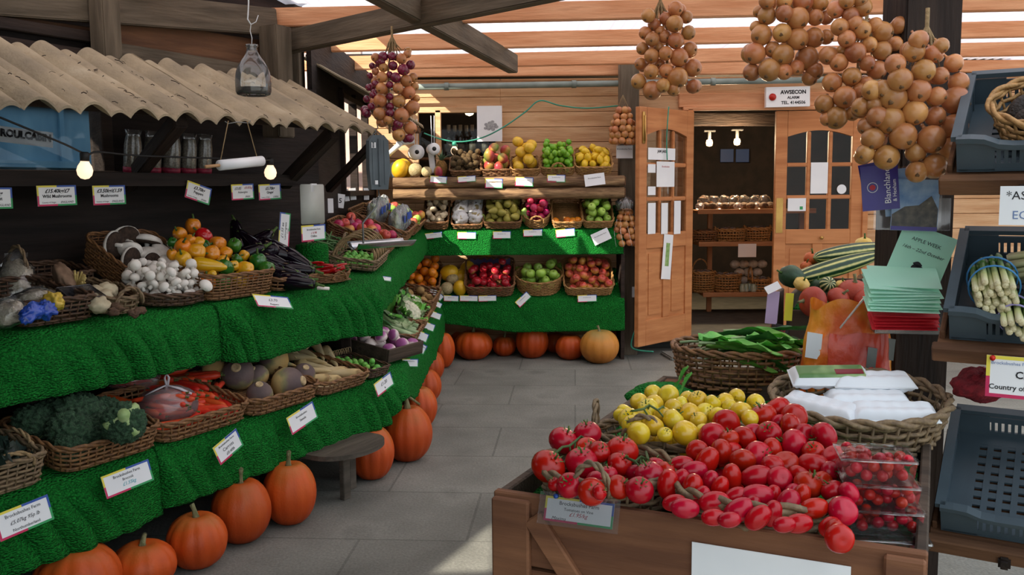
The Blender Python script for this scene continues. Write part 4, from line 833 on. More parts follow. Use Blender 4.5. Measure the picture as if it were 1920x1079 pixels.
# ================================================================== the displays
ZS = {'Au': lambda s, d: .945+KA*d+.031, 'Al': lambda s, d: .465+KL*(d+.187)+.031, 'Bu': lambda s, d: .945+KB*d+.0537*s+.0317, 'Bl': lambda s, d: .475+KL*(d+.143)+.031,
      'Cu': lambda s, d: 1.085+KC*d+.031, 'Cl': lambda s, d: .505+KC*(d+.02)+.031, 'L': lambda s, d: 1.556}
TILT = {'Au': math.atan(KA), 'Al': math.atan(KL), 'Bu': math.atan(KB), 'Bl': math.atan(KL), 'Cu': math.atan(KC), 'Cl': math.atan(KC), 'L': R(24)}
def bk(sh, pxL, pxR, py, d, dep, h, label, tilt=None, rz=0.0, dz=0.0, wk=.97, **kw):
    sec = 'C' if sh == 'L' else sh[0]; a = loc(sec, at_d(sec, pxL, py, d)); b = loc(sec, at_d(sec, pxR, py, d)); s = (a[0]+b[0])/2; w_ = abs(b[0]-a[0])*wk
    t, mw = basket(label, S(sec, s, d, ZS[sh](s, d)+dz), SEC[sec][1]+rz, w_, dep, h, TILT[sh] if tilt is None else tilt, **kw); return mw, w_, t
def on(sh, px, py, extra=0.0):               # a point on the heap 'extra' above a shelf
    sec = 'C' if sh == 'L' else sh[0]; k = {'Au': KA, 'Al': KL, 'Bu': KB, 'Bl': KL, 'Cu': KC, 'Cl': KC, 'L': 0}[sh]; return at_sec(sec, px, py, ZS[sh](1.2 if sec == 'B' else 0, 0)+extra, k)
# ---- vegetable shed, upper shelf
mw, w_, _ = bk('Au', 42, 178, 612, .02, .40, .085, 'dark wicker tray holding clear bags and blue packets', mat='wicker_dark', strand=.009)
def bag_mesh(a, b_, c, seed, mat, cr=.12, tie=False):
    me = bumpy(1, 1, 0, 1, 30, 18, lo=-PI/2*.98)
    for i, v in enumerate(me.v):
        d = Vector(v); n1 = noise.noise(d*1.7+Vector((seed, 0, 0))); n2 = abs(noise.noise(d*4+Vector((seed, 3, 0)))); s = 1+cr*n1-cr*1.2*n2; top = (max(0, d.z-.75)*2.2 if tie else 0)
        me.v[i] = (d.x*a*s*(1-.4*top), d.y*b_*s*(1-.4*top), d.z*c*s+c*top*.35)
    return me.mesh('bag', M[mat] if isinstance(mat, str) else mat)
m_sprout = pm('bean_sprouts', 'B8AE96', 'DCD4C0', rough=.8, scale=70, bump=1.0, bscale=120, c3='6E6250')
for i, (px, py, a, b_, c, up, lab) in enumerate([(30, 530, .075, .035, .12, (-.2, .5, 1), 'clear bag of pale bean sprouts standing at the back of the tray'), (62, 566, .09, .06, .05, (0, -.3, 1), 'clear bag of bean sprouts lying across the middle of the tray'), (14, 588, .07, .07, .05, (0, -.3, 1), 'clear bag of bean sprouts at the near corner of the tray')]):
    p = on('Au', px, py, .07); t = thing('sprout_bag', lab, 'bag', bag_mesh(a, b_, c, i*3, 'film', .14, i == 0), mw=aim(up, p, .3*i))
    add('sprouts', bag_mesh(a*.9, b_*.85, c*.85, i*3, m_sprout, .2), t); add('seal', MB().box((0, 0, c*.98), (a*1.1, .004, .02)).mesh('seal', M['film'], False), t)
bl = pm('blue_packet', '1B3FA0', '2C58BE', rough=.3, coat=.3, scale=20); yl = pm('yellow_pack', 'C9A632', 'DCBE50', rough=.4, scale=30)
for px, py, mt, nm, lab in ((58, 588, bl, 'blue_packet', 'blue packet at the near edge of the dark wicker tray'), (84, 580, bl, 'blue_packet', 'blue packet beside the yellow pack in the dark wicker tray'), (100, 566, yl, 'yellow_packet', 'small yellow packet in the dark wicker tray')):
    thing(nm, lab, 'packet', bag_mesh(.052, .036, .034, px, mt, .42), mw=aim((0, -.3, 1), on('Au', px, py, .09), px))
def punnet(label, p, rz, w_=.13, d=.10, h=.05, mat='film', group=None, tilt=0):
    b = MB(); e = .002
    for k in range(4):
        pass
    b.box((0, 0, e), (w_*.9, d*.9, e)); n = 14
    for sx, sy, L_, dx in ((0, -1, w_, 1), (0, 1, w_, 1), (-1, 0, d, 0), (1, 0, d, 0)):
        def f(u, v): q = (.45+.05*v)*(2*u-1)*L_; o = (.45+.05*v)*(d if dx else w_); return Vector((q, sy*o, v*h)) if dx else Vector((sx*o, q, v*h))
        b.grid(f, n, 3)
    t = thing('punnet', label, 'punnet', b.mesh('tray', M[mat], False), mw=TRS(p, (tilt, 0, rz)), group=group)
    add('rim', MB().tube([(-w_/2, -d/2, h), (w_/2, -d/2, h), (w_/2, d/2, h), (-w_/2, d/2, h)], .0028, 5, True).mesh('rim', M[mat]), t); return t
dp = clear('dark_punnet_plastic', (.25, .27, .3), .2, .15, .2, (.2, .2, .24)); M['dark_punnet'] = dp
punnet('smoky clear plastic punnet lying in the dark wicker tray', on('Au', 146, 574, .035), R(61), .14, .10, .06, 'dark_punnet', tilt=.4)
mw, w_, _ = bk('Au', 182, 290, 598, .02, .46, .06, 'long twig basket with twisted loop handles and a brown paper bag', mat='wicker_grey', strand=.009, shape='oval', handles=('front',), hh=.045, hw=.06)
basket('dark twig basket with a tall loop handle behind the sprout bags', on('Au', 122, 556, .0), R(61), .26, .22, .09, .15, mat='wicker_dark', handles=('end_a',), hh=.11, hw=.07, hmat='wicker_grey', strand=.009)
t = thing('paper_bag', 'open brown paper bag in the long twig basket', 'bag', bag_mesh(.06, .035, .09, 8, pm('paper_brown', '6A5442', '8A705A', rough=.85, scale=20), .16), mw=aim((-.5, .5, .6), on('Au', 122, 525, .10), 1))
yb = MB()
for i in range(16): a = rnd(0, 6.3); yb.tube([(0, 0, 0), (.025*math.cos(a), .025*math.sin(a), .03), (.04*math.cos(a), .04*math.sin(a), rnd(.035, .06))], [.006, .005, .004], 5)
thing('dried_mushroom_cluster', 'yellowish frilly mushroom cluster below the brown paper bag', 'mushroom', yb.mesh('w', pm('oyster', 'A89456', 'C8B474', rough=.8, scale=60)), mw=aim((.2, -.5, .7), on('Au', 142, 540, .07)))
for i, (px, py, r) in enumerate([(175, 552, .05), (190, 560, .045), (196, 548, .05), (186, 572, .04), (165, 565, .035)]):
    thing('oyster_mushroom', 'pale folded oyster mushroom piled at the end of the twig basket', 'mushroom', bumpy(r, r*.7, .3, 1.6, 24, 14, seed=i*2.2).mesh('oyster_mushroom', pm('oyster_pale', 'AFA386', 'C9BE9F', rough=.8, scale=30) if i == 0 else bpy.data.materials['oyster_pale']), mw=aim(jit(.5), on('Au', px, py, .055), i), group='oyster mushrooms')
for i in range(9):
    thing('chanterelle', 'small brown curled mushroom in the twig basket by its front handle', 'mushroom', bumpy(.02, .012, .4, 1.5, 14, 8, seed=i).mesh('chanterelle', m_pot), mw=aim(jit(.8), on('Au', 205+rnd(-8, 70), 584+rnd(-8, 5), .05), i), group='curled brown mushrooms')
mw, w_, _ = bk('Au', 288, 410, 577, .015, .32, .042, 'flat twig tray heaped with white button mushrooms', mat='wicker_dark', strand=.009, shape='oval')
fill('mushroom', mw, w_, .32, .024, 78, 'white button mushroom heaped on the flat twig tray', 'white button mushrooms', 3, 'oval', 1.0, .012, .25, cat='mushroom')
for px, py in ((350, 522), (372, 520), (386, 536), (360, 510)): put('mushroom', on('Au', px, py, .075), .03, 'large white button mushroom on top of the heap beside the peppers', 'large button mushrooms', jit(.7))
mw, w_, _ = bk('Au', 236, 338, 540, .34, .30, .12, 'brown wicker box of large flat open mushrooms', tilt=R(27), mat='wicker', wk=1.15)
for i, (x, y, z, r, up) in enumerate([(-.10, .20, .125, .064, (-.2, .75, -.35)), (-.02, .23, .13, .07, (.1, .8, -.2)), (.08, .21, .13, .07, (.3, .5, .75)), (.11, .12, .11, .066, (.3, -.3, .9)), (.03, .13, .115, .06, (-.1, .2, .9)), (-.09, .09, .11, .06, (-.2, .75, -.3)), (-.01, .05, .115, .045, (.1, .8, -.45)), (.09, .04, .10, .06, (.2, -.3, .9)), (-.05, .15, .12, .055, (-.5, -.6, -.3))]):
    put('flat_mushroom', mw @ Vector((x, y, z)), r, 'large flat mushroom with dark gills in the brown wicker box', 'flat mushrooms', mw.to_3x3() @ Vector(up), cat='mushroom')
mw, w_, _ = bk('Au', 392, 514, 557, .015, .34, .105, 'brown wicker basket heaped with mixed sweet peppers', mat='wicker')
pz = lambda px, py: at_sec('A', px, py, .967+.075, .62)
for zx, zy, dm, k in [(1300, 450, 110, 'orange'), (1215, 500, 95, 'orange'), (1375, 515, 115, 'red'), (1280, 545, 80, 'orange'), (1230, 590, 115, 'orange'), (1320, 620, 125, 'yellow'), (1235, 670, 115, 'yellow'), (1470, 565, 112, 'orange'), (1580, 580, 105, 'green'), (1430, 635, 112, 'orange'), (1520, 630, 98, 'orange'), (1520, 730, 118, 'green'), (1655, 735, 115, 'yellow'), (1645, 645, 80, 'yellow'), (1600, 672, 75, 'green'), (1160, 560, 75, 'green'), (1160, 640, 75, 'orange'), (1575, 715, 80, 'yellow'), (1430, 772, 60, 'yellow'), (1385, 575, 70, 'green'), (1740, 690, 120, 'green'), (1795, 735, 115, 'green'), (1340, 560, 90, 'yellow'), (1500, 690, 90, 'yellow'), (1700, 780, 70, 'orange')]:
    px, py = zx*.2781, 300+zy*.2781; p = pz(px, py); put('pepper_'+k, p, size(p, dm*.2781)/2*1.02, k+' sweet pepper heaped in the wicker basket', k+' sweet peppers', jit(.9, (0, -.4, .5)), cat='pepper', name='sweet_pepper')
p = pz(1395*.2781, 300+712*.2781); put('pepper_long', p, .036, 'long pointed yellow pepper lying on the basket rim by the mushrooms', None, (-1, -.2, .15), 0, cat='pepper', name='sweet_pepper')
for x in range(6):
    put('pepper_'+('orange', 'yellow', 'green')[x % 3], mw @ Vector((-.12+.048*x, .10+.06*(x % 2), .055)), .042, ('orange', 'yellow', 'green')[x % 3]+' sweet pepper heaped in the wicker basket', ('orange', 'yellow', 'green')[x % 3]+' sweet peppers', jit(.9), cat='pepper', name='sweet_pepper')
mw, w_, _ = bk('Au', 517, 600, 548, .02, .40, .055, 'low wicker tray heaped with shiny dark aubergines', mat='wicker', strand=.008)
az = lambda px, py: at_sec('A', px, py, .967+.06, .45)
for zx, zy, up in [(345, 225, (-.3, .5, .7)), (430, 275, (-.6, .2, .5)), (490, 340, (-.9, .1, -.2)), (600, 310, (1, .2, -.35)), (590, 405, (.8, 0, -.3)), (545, 440, (.9, -.1, -.3)), (735, 385, (.85, -.1, -.45)), (735, 455, (.95, .1, -.1)), (695, 512, (1, -.05, -.05)), (660, 360, (.9, .3, -.3)), (480, 265, (.5, .5, .4)), (640, 470, (.9, -.1, -.15)), (740, 540, (1, -.1, -.1)), (400, 350, (.7, .3, .3))]:
    put('aubergine', az(350+zx*.2781, 380+zy*.2781), .043, 'glossy dark purple aubergine in the heap beside the peppers', 'dark aubergines', up)
td = MB().lathe([(.0, 0), (.085, 0), (.09, .02), (.09, .115), (.085, .13), (.06, .137), (0, .135)], 30, lambda a, t: 1+.015*noise.noise((3*math.cos(a), 3*math.sin(a), t*4)))
thing('turf_covered_pot', 'round pot wrapped in artificial grass behind the chillies', 'pot', td.mesh('w', M['turf']), l=on('Au', 586, 503, .0))
mw, w_, _ = bk('Au', 600, 668, 530, .03, .16, .05, 'small round wicker basket of red chillies', shape='oval', mat='wicker', fdip=.3, strand=.0065, handles=('front',), hh=.02, hw=.05)
for i in range(24): put('chilli', mw @ Vector((rnd(-.06, .06), rnd(.04, .13), .04+.0016*i)), .0085, 'thin red chilli in the small round basket', 'red chillies', (rnd(.6, 1), rnd(-.6, .6), rnd(-.2, .25)), parts=True)
for i in range(7): 
    p = mw @ Vector((rnd(-.05, .05), rnd(.08, .14), .06)); thing('green_chilli', 'thin green chilli among the red ones', 'chilli', P['chilli']['me'].copy(), mw=aim((1, rnd(-.5, .5), .1), p), group='green chillies').data.materials[0] = m_pepg
thing('garlic_stick', 'pale white stalk lying on the artificial grass under the chilli basket', 'vegetable', MB().tube([(0, 0, -.03), (0, 0, .03)], [.01, .008], 8).mesh('w', m_mus), mw=aim((1, .3, -.1), on('Au', 606, 541, .008)))
# ---- vegetable shed, lower shelf
DL = -.21
mw, w_, _ = bk('Al', -60, 84, 925, DL, .30, .10, 'rope handled basket of dark green kale at the end of the shelf', mat='wicker_grey', handles=('front', 'end_b'), hh=.035, hw=.08, hmat='rope', strand=.009)
kb = []
for i in range(26): kb.append(leaf_mesh(rnd(.12, .17), rnd(.06, .09), curl=.6, ruf=.9, seed=i).mesh('kale_leaf', m_kale))
for i, me in enumerate(kb): thing('kale_leaf', 'curly dark green kale leaf in the rope handled basket', 'kale', me, mw=mw @ TRS((rnd(-.12, .12)*w_/.3, rnd(.06, .24), .06+.003*i), (rnd(-.2, .9), rnd(-.4, .4), rnd(0, 6.3))), group='kale leaves')
mw, w_, _ = bk('Al', 118, 300, 873, DL, .36, .085, 'brown wicker tray of dark green broccoli heads', mat='wicker', strand=.009)
for x, y, z, r, up, k in [(-.14, .27, .1, .075, (0, -.2, 1), 0), (-.10, .12, .1, .08, (0, -.3, 1), 1), (.0, .2, .115, .095, (0, -.3, 1), 2), (.01, .07, .09, .07, (0, -.4, 1), 0), (.12, .08, .09, .065, (.2, -.4, 1), 1), (.14, .2, .105, .065, (.6, 0, .8), 2), (-.16, .05, .07, .055, (0, -.4, 1), 2), (.1, .3, .1, .07, (.2, 0, 1), 1), (-.02, .31, .11, .075, (0, 0, 1), 0)]:
    put('broccoli%d' % k, mw @ Vector((x*w_/.44, y, z)), r, 'dark green broccoli head in the brown wicker tray', 'broccoli heads', mw.to_3x3() @ Vector(up), cat='broccoli', name='broccoli')
p = on('Al', 232, 793, .16); put('broccoli1', p, .072, 'broccoli head turned over to show its pale cut stalk', None, (-.35, .75, -.55), cat='broccoli', name='broccoli')
mw, w_, _ = bk('Al', 302, 466, 815, DL, .40, .075, 'brown wicker tray heaped with orange carrots', mat='wicker', strand=.009)
g = random.Random(4); cz = lambda px, py: at_sec('A', px, py, .517+.05, .30)
for i, (zx, zy, dx, dz) in enumerate([(1030, 540, 1, .2), (1110, 520, .8, -.6), (1300, 520, 1, -.1), (1330, 540, 1, -.25), (1180, 590, .8, .6), (1030, 610, -1, .1), (1290, 600, .8, .4), (1230, 610, .9, .5), (1385, 600, .1, 1), (1430, 660, -.15, 1), (1540, 670, .8, .5), (1320, 660, .8, .4), (1450, 760, .6, .7), (1500, 740, .35, .9), (1400, 710, .8, .5), (1380, 760, 1, 0), (1390, 770, -1, .1), (1540, 730, .5, .8), (1110, 640, .9, .3), (850, 720, .9, .45), (900, 700, 1, .2), (1240, 650, 1, .2), (1345, 775, .9, .3), (1330, 560, .9, -.3), (1080, 580, .8, .6), (1190, 545, .9, .3), (940, 770, 1, .4), (1460, 680, .2, 1), (1250, 560, 1, .1), (1500, 765, .3, .9)]):
    p = cz(zx*.2781, 560+zy*.2781)+Vector((0, 0, .004*(i % 4))); up = C_R*(-dx)+Vector((0, .75, .25))*dz; t_ = put('carrot%d' % (i % 3), p, .0215, 'loose orange carrot in the wicker tray', 'loose carrots', -up, cat='carrot', name='carrot')
for i in range(14): put('carrot%d' % (i % 3), mw @ Vector((g.uniform(-.13, .13), g.uniform(.05, .36), .035)), .0215, 'loose orange carrot in the wicker tray', 'loose carrots', mw.to_3x3() @ Vector((1, g.uniform(-.8, .8), 0)), cat='carrot', name='carrot')
def carrot_bag(label, c, a, b_, h, seed, n, tied):
    t = thing('carrot_bag', label, 'bag', bag_mesh(a, b_, h, seed, 'milky_film', .10), mw=TRS(c, (.15, 0, R(20))))
    if tied:
        k = MB().tube([(0, 0, h*.85), (.0, 0, h*1.15), (-.004, 0, h*1.5), (.004, .0, h*1.75), (.012, 0, h*1.5), (.006, 0, h*1.1)], [.012, .006, .005, .005, .005, .006], 6, flat=.6).tube([(0, 0, h*1.1), (.05, -.02, h*.95), (.10, -.03, h*.6)], [.006, .010, .008], 6, flat=.4).tube([(0, 0, h*1.1), (-.05, -.02, h*.9), (-.08, -.02, h*.7)], [.006, .006, .003], 6, flat=.4)
        add('knot', k.mesh('knot', M['film'] if 0 else pm('knot_film', 'D8D2D8', rough=.3, alpha=.75)), t)
    for i in range(n):
        q = Vector((rnd(-a, a)*.45, rnd(-b_, b_)*.55, rnd(-h, h)*.55)); put('carrot%d' % (i % 3), Vector(c)+Matrix.Rotation(R(20), 3, 'Z') @ q, .02, 'orange carrot inside the '+('knotted' if tied else 'open')+' clear bag', 'carrots in the '+('knotted bag' if tied else 'other bag'), (1, rnd(-.6, .6), rnd(-.3, .3)), cat='carrot', name='carrot', sc=.88)
carrot_bag('knotted clear plastic bag of carrots resting on the loose carrots', cz(318, 777)+Vector((.0, -.02, .045)), .125, .10, .075, 3, 22, True)
carrot_bag('clear plastic bag of carrots at the dark back corner of the tray', cz(238, 725)+Vector((0, .05, .02)), .12, .08, .06, 9, 10, False)
mw, w_, _ = bk('Al', 470, 598, 758, DL, .42, .07, 'brown wicker tray of large swedes', mat='wicker', strand=.009)
sz = lambda px, py: at_sec('A', px, py, .517+.085, .34)
for i, (px, py, dm, up, lab) in enumerate([(447, 702, 62, (.1, -.8, .6), 'dark swede showing its pale round cut top'), (512, 676, 60, (-.9, -.1, .25), 'large purple and tan swede lying at the top of the heap'), (540, 720, 64, (.95, -.1, .2), 'tan and green swede at the front of the tray'), (487, 740, 50, (.1, -.4, .9), 'dark purple swede at the near edge of the tray'), (570, 702, 42, (.3, -.5, .7), 'rough brown swede next to the parsnips'), (483, 705, 42, (-.3, -.5, .7), 'purple swede between the three larger ones'), (400, 688, 42, (-.5, .4, .6), 'grey green swede half hidden at the back of the carrots')]):
    p = sz(px, py); put('swede', p, size(p, dm)/2, lab, None, up)
mw, w_, _ = bk('Al', 600, 690, 730, DL, .42, .06, 'low wicker tray of cream parsnips', mat='wicker', strand=.008)
qz = lambda px, py: at_sec('A', px, py, .517+.05, .38)
for i, (zx, zy, ux, uz, s) in enumerate([(590, 165, -.3, .9, 1), (690, 130, .2, 1, 1.05), (655, 175, -.6, .8, 1.1), (735, 170, -.25, 1, 1.1), (810, 215, -.2, 1, 1.15), (690, 225, -.8, .5, 1), (740, 230, -.75, .6, 1), (700, 290, -.9, .3, 1), (860, 320, .95, -.12, 1.15), (720, 260, -.9, .35, 1), (770, 385, -.9, -.3, .8), (830, 375, .7, .55, .85), (740, 345, .95, .05, 1.1), (640, 215, -.9, .4, .9), (930, 345, .7, .6, .7), (960, 330, .7, .6, .6), (790, 290, .9, .2, 1), (690, 330, .9, -.1, 1), (620, 190, -.5, .8, .9)]):
    put('parsnip%d' % (i % 3), qz(350+zx*.3336, 600+zy*.3336)+Vector((0, 0, .003*(i % 3))), .03*s, 'cream tapering parsnip in the heap beside the swedes', 'cream parsnips', C_R*ux+Vector((-.1, .75, .25))*uz, cat='parsnip', name='parsnip', sc=s*.9)
mw, w_, _ = bk('Al', 692, 729, 710, DL+.03, .28, .045, 'small tray of green sprouts edged with wire loops', mat='wicker_dark', strand=.006)
lp = MB()
for k in range(9): c = -.02*4+.02*k; lp.tube([(c+.018*math.cos(a), .27, .05+.03*math.sin(a)) for a in [PI*i/8 for i in range(9)]], .0025, 4)
add('wire_loops', lp.mesh('wire_loops', M['rope']), _)
prod('sprout', sph(.017, .018, 14, 10, fn=lambda a, t: 1+.04*math.cos(5*a)).mesh('sprout', m_lef2), .017)
fill('sprout', mw, w_, .25, .0175, 18, 'green brussels sprout in the small tray by the turnip crate', 'brussels sprouts', 5, jr=.2, cat='sprout')
def tray_crate(label, mw, w_, d, h, mat='crate_dark', th=.012, name='wooden_crate'):
    t = thing(name, label, 'crate', MB().box((0, d/2, th/2), (w_, d, th), ch=.002).mesh('base', M[mat], False), mw=mw)
    for nm, c, s in (('side_board', (0, th/2, h/2), (w_, th, h)), ('side_board', (0, d-th/2, h/2), (w_, th, h)), ('end_board', (-w_/2+th/2, d/2, h/2), (th, d-2*th, h)), ('end_board', (w_/2-th/2, d/2, h/2), (th, d-2*th, h))): add(nm, MB().box(c, s, ch=.003).mesh(nm, M[mat], False), t)
    return t
p = Vector((-.60, 5.02, ZS['Bl'](0, -.135)+.004)); tmw = TRS(p, (math.atan(KL), 0, R(62))); tray_crate('shallow grey wooden crate of white and purple turnips', tmw, .34, .46, .075)
fill('turnip', tmw, .32, .44, .04, 16, 'white and purple turnip in the grey wooden crate', 'turnips in the grey crate', 8, jr=.2, up=(-.2, -.2, .8), tiltv=1.0)
# ---- side display, lower shelf
def bkB(sh, s0, s1, d, dep, h, label, **kw):
    s = (s0+s1)/2; kw.setdefault('tilt', TILT[sh]); kw.setdefault('pitch', .0537 if sh == 'Bu' else 0); t, mw = basket(label, S('B', s, d, ZS[sh](s, d)), R(90), (s1-s0)*.97, dep, h, **kw); return mw, (s1-s0)*.97, t
mw, w_, _ = bkB('Bl', .46, .98, -.135, .48, .075, 'brown wicker tray of leeks and courgettes', mat='wicker', strand=.009)
for i in range(4):
    lm = leaf_mesh(.46, .075, curl=.12, ruf=.25, fold=.8, seed=i, blunt=.4, nv=16).mesh('leek_leaf', m_lef3 if i % 2 else m_lef)
    t = thing('leek', 'long green leek with folded leaves lying across the wicker tray', 'leek', MB().tube([(0, -.16, 0), (0, -.02, .004), (0, .08, .012)], [.017, .018, .012], 10).mesh('leek_shank', m_lef3), mw=mw @ TRS((-.20+.085*i, .15+rnd(-.02, .03), .095+.006*i), (.15, rnd(-.3, .3), rnd(-.15, .1))), group='leeks in the wicker tray')
    for k in range(4): add('leaf', lm, t, mw=TRS((0, -.02+.02*k, .006*k), (.25-.12*k, rnd(-.6, .6), rnd(-.35, .35)), .75))
for i in range(6): put('courgette', mw @ Vector((.02+.045*i, .20+rnd(-.03, .03), .085+.012*(i % 2))), .024, 'dark green courgette lying beside the leeks', 'courgettes by the leeks', mw.to_3x3() @ Vector((rnd(-.15, .15), 1, .1)), cat='courgette')
def leafy(label, mw0, n, l, wd, mats, group, spread, name, cat, up=.6, seed=0):
    g = random.Random(seed); ms = [leaf_mesh(l*g.uniform(.8, 1.15), wd*g.uniform(.8, 1.2), curl=g.uniform(.2, .6), ruf=.35, fold=.35, seed=i+seed).mesh(name, mats[i % len(mats)]) for i in range(6)]
    for i in range(n): thing(name, label, cat, ms[i % 6], mw=mw0 @ TRS((g.uniform(-1, 1)*spread[0], spread[1]+g.uniform(-1, 1)*spread[2], spread[3]+.002*i), (g.uniform(-.1, up), g.uniform(-.5, .5), g.uniform(-1.6, 1.6))), group=group)
leafy('crinkled green leaf at the near end of the leek tray', mw, 16, .16, .07, [m_lef, m_lef2, m_lef3], 'leaves on the leek tray', (.08, .12, .1, .09), 'spring_green_leaf', 'greens', seed=4)
mw, w_, _ = bkB('Bl', 1.0, 1.62, -.135, .48, .085, 'brown wicker tray of cauliflowers and cabbages', mat='wicker', strand=.009)
for x, y, z, r, k, up, lab in [(-.2, .10, .12, .085, 'cauliflower0', (-.2, -.6, .9), 'large white cauliflower in pale green leaves at the near end of the tray'), (.0, .12, .12, .085, 'cauliflower1', (0, -.5, 1), 'white cauliflower in the middle of the tray'), (.2, .12, .12, .08, 'cauliflower0', (.2, -.5, 1), 'white cauliflower at the far end of the tray'), (-.15, .31, .14, .085, 'cabbage', (0, -.3, 1), 'leafy green cabbage behind the nearest cauliflower'), (.08, .33, .14, .08, 'cabbage', (0, -.3, 1), 'leafy green cabbage at the back of the cauliflower tray')]:
    put(k, mw @ Vector((x, y, z)), r, lab, None, mw.to_3x3() @ Vector(up), cat='cauliflower' if 'cau' in k else 'cabbage', name='cauliflower' if 'cau' in k else 'cabbage')
mw, w_, _ = bkB('Bl', 1.66, 2.5, -.13, .36, .13, 'deep brown wicker hamper of potatoes below the oranges', mat='wicker', strand=.009)
prod('potato', bumpy(.032, .026, .1, 1.3, 16, 10, lo=-PI/2*.95).mesh('potato', pm('potato_skin', '9A7A4A', 'B89860', rough=.85, scale=30, var=.12)), .032)
fill('potato', mw, w_, .34, .036, 44, 'pale brown potato in the deep wicker hamper', 'potatoes in the hamper', 6, jr=.2, tiltv=1.5)
# ---- side display, upper shelf
mw, w_, bb = bkB('Bu', .22, .74, .03, .26, .055, 'twig basket with a row of tall looped handles', mat='wicker_grey', strand=.008)
for k in range(5):
    x = -.2+.1*k; pts = [(x+.03*math.sin(a), .01+.12*(1-math.cos(a)), .05+.13*math.sin(a)) for a in [PI*i/16 for i in range(17)]]; add('handle', rope_mb(pts, .009, turn=.8).mesh('handle', M['rope']), bb)
fill('sprout', mw, w_, .24, .016, 50, 'small green vegetable in the looped twig basket', 'small greens in the looped basket', 12, jr=.2, cat='vegetable', name='small_green')
mw, w_, bb = bkB('Bu', .30, .80, .31, .14, .07, 'twig basket of green beans behind the looped handles', mat='wicker_grey', handles=('front', 'back'), hh=.10, hw=.09, strand=.008, tilt=R(22))
prod('bean', MB().tube([(.01*math.sin(q*3), 0, .06-.12*q) for q in [i/6 for i in range(7)]], [.002, .004, .0046, .0046, .0046, .004, .0014], 6).mesh('green_bean', pm('bean_green', '34602C', '4E7E3C', rough=.45, var=.15)), .0046)
for i in range(60): put('bean', mw @ Vector((rnd(-.2, .2), rnd(.03, .11), .05+.0007*i)), .005, 'thin green bean in the twig basket', 'green beans', mw.to_3x3() @ Vector((rnd(-1, 1), rnd(-1, 1), rnd(-.2, .2))), cat='bean', name='green_bean')
mw, w_, bb = bkB('Bu', .86, 1.32, .06, .40, .085, 'long wicker tray of red onions and peaches beside the beans', mat='wicker', strand=.008, tilt=R(20))
prod('loose_red_onion', onr, .0425, ('root_tuft', rt, I4))
fill(['plum', 'blush_apple', 'loose_red_onion'], mw, w_, .38, .036, 34, 'reddish round fruit in the long tray next to the salad bags', 'reddish fruit by the salad', 15, jr=.12, cat='fruit', name='round_fruit')
mw, w_, bb = bkB('Bu', 1.36, 2.06, .03, .40, .11, 'long wicker tray filled with clear bags of salad leaves', mat='wicker', strand=.009, tilt=R(22))
M['salad_film'] = clear('salad_film', (1, 1, 1), .06, .22, .15, (.86, .9, .98)); m_sal = pm('salad_leaves', '86A860', 'B4C88C', rough=.7, scale=45, bump=1, bscale=60, c3='DDE4C8'); bli = pm('bag_print_blue', '2B4FA8', rough=.4)
for i in range(10):
    c = mw @ Vector((-.26+.13*(i % 5), .09+.17*(i//5), .15)); t = thing('salad_bag', 'clear bag of green salad leaves with blue print in the long wicker tray', 'bag', bag_mesh(.075, .05, .10, i*2.3, 'salad_film', .22), mw=mw @ TRS((-.26+.13*(i % 5), .09+.17*(i//5), .145), (-.35+rnd(-.1, .1), rnd(-.15, .15), rnd(-.3, .3))), group='salad bags')
    add('salad_leaves', bag_mesh(.056, .03, .07, i*2.3+1, m_sal, .5), t)
    def pr(u, v): return Vector(((u-.5)*.07, -.050-.004*math.cos((u-.5)*3), -.01+.05*v))
    add('printed_label', MB().grid(pr, 6, 2).mesh('printed_label', bli), t)
mw, w_, bb = bkB('Bu', 2.12, 2.72, .02, .40, .09, 'wicker tray of red and yellow apples at the far end of the side display', mat='wicker', strand=.008, tilt=R(24))
fill(['red_apple', 'blush_apple', 'green_apple'], mw, w_, .38, .038, 40, 'mixed red and yellow apple in the far wicker tray', 'apples on the side display', 17, jr=.12, cat='apple', name='mixed_apple')
# ---- back display: lowest shelf
mw, w_, _ = bk('Cl', 757, 822, 549, .0, .40, .10, 'wicker tray of oranges in the corner of the lowest fruit shelf', mat='wicker', wk=1.0)
fill('orange', mw, w_, .38, .039, 34, 'orange in the corner tray of the lowest fruit shelf', 'oranges on the lowest shelf', 21, jr=.1)
for px, py, k, r, lab, up in [(842, 512, 'honeydew_melon', .07, 'yellow melon resting on the other melons', (1, -.2, .4)), (862, 520, 'honeydew_melon', .066, 'yellow melon half hidden behind the first one', (.5, .3, .6)), (848, 524, 'netted_melon', .055, 'grey netted melon at the top of the pair', (0, -.3, 1)), (838, 541, 'netted_melon', .055, 'grey netted melon at the front edge of the shelf', (0, -.3, 1)), (862, 541, 'honeydew_melon', .058, 'yellow melon standing beside the red apple basket', (0, -.3, 1)), (876, 503, 'honeydew_melon', .06, 'yellow melon behind the corner of the red apple basket', (.5, .3, .6)), (910, 487, 'honeydew_melon', .062, 'yellow melon in the shadow behind the red apple basket', (1, .2, .3))]:
    d = {512: .16, 520: .24, 524: .12, 541: .03, 503: .30, 487: .40}[py]; put(k, at_d('C', px, py, d), r, lab, None, up, cat='melon', name='melon')
put('netted_melon', at_d('C', 826, 553, .03)+Vector((0, 0, .03)), .045, 'small netted melon next to the oranges', None, cat='melon', name='melon')
mw, w_, _ = bk('Cl', 874, 963, 549, .0, .42, .10, 'square wicker basket of red apples with a purple lining', mat='wicker', tilt=R(30))
add('lining', MB().grid(lambda u, v: Vector(((u-.5)*w_*.9, .40-.01*v, .02+.10*v+.01*math.sin(u*40))), 24, 3).mesh('lining', pm('purple_paper', '4A4468', '5E5880', rough=.6)), _)
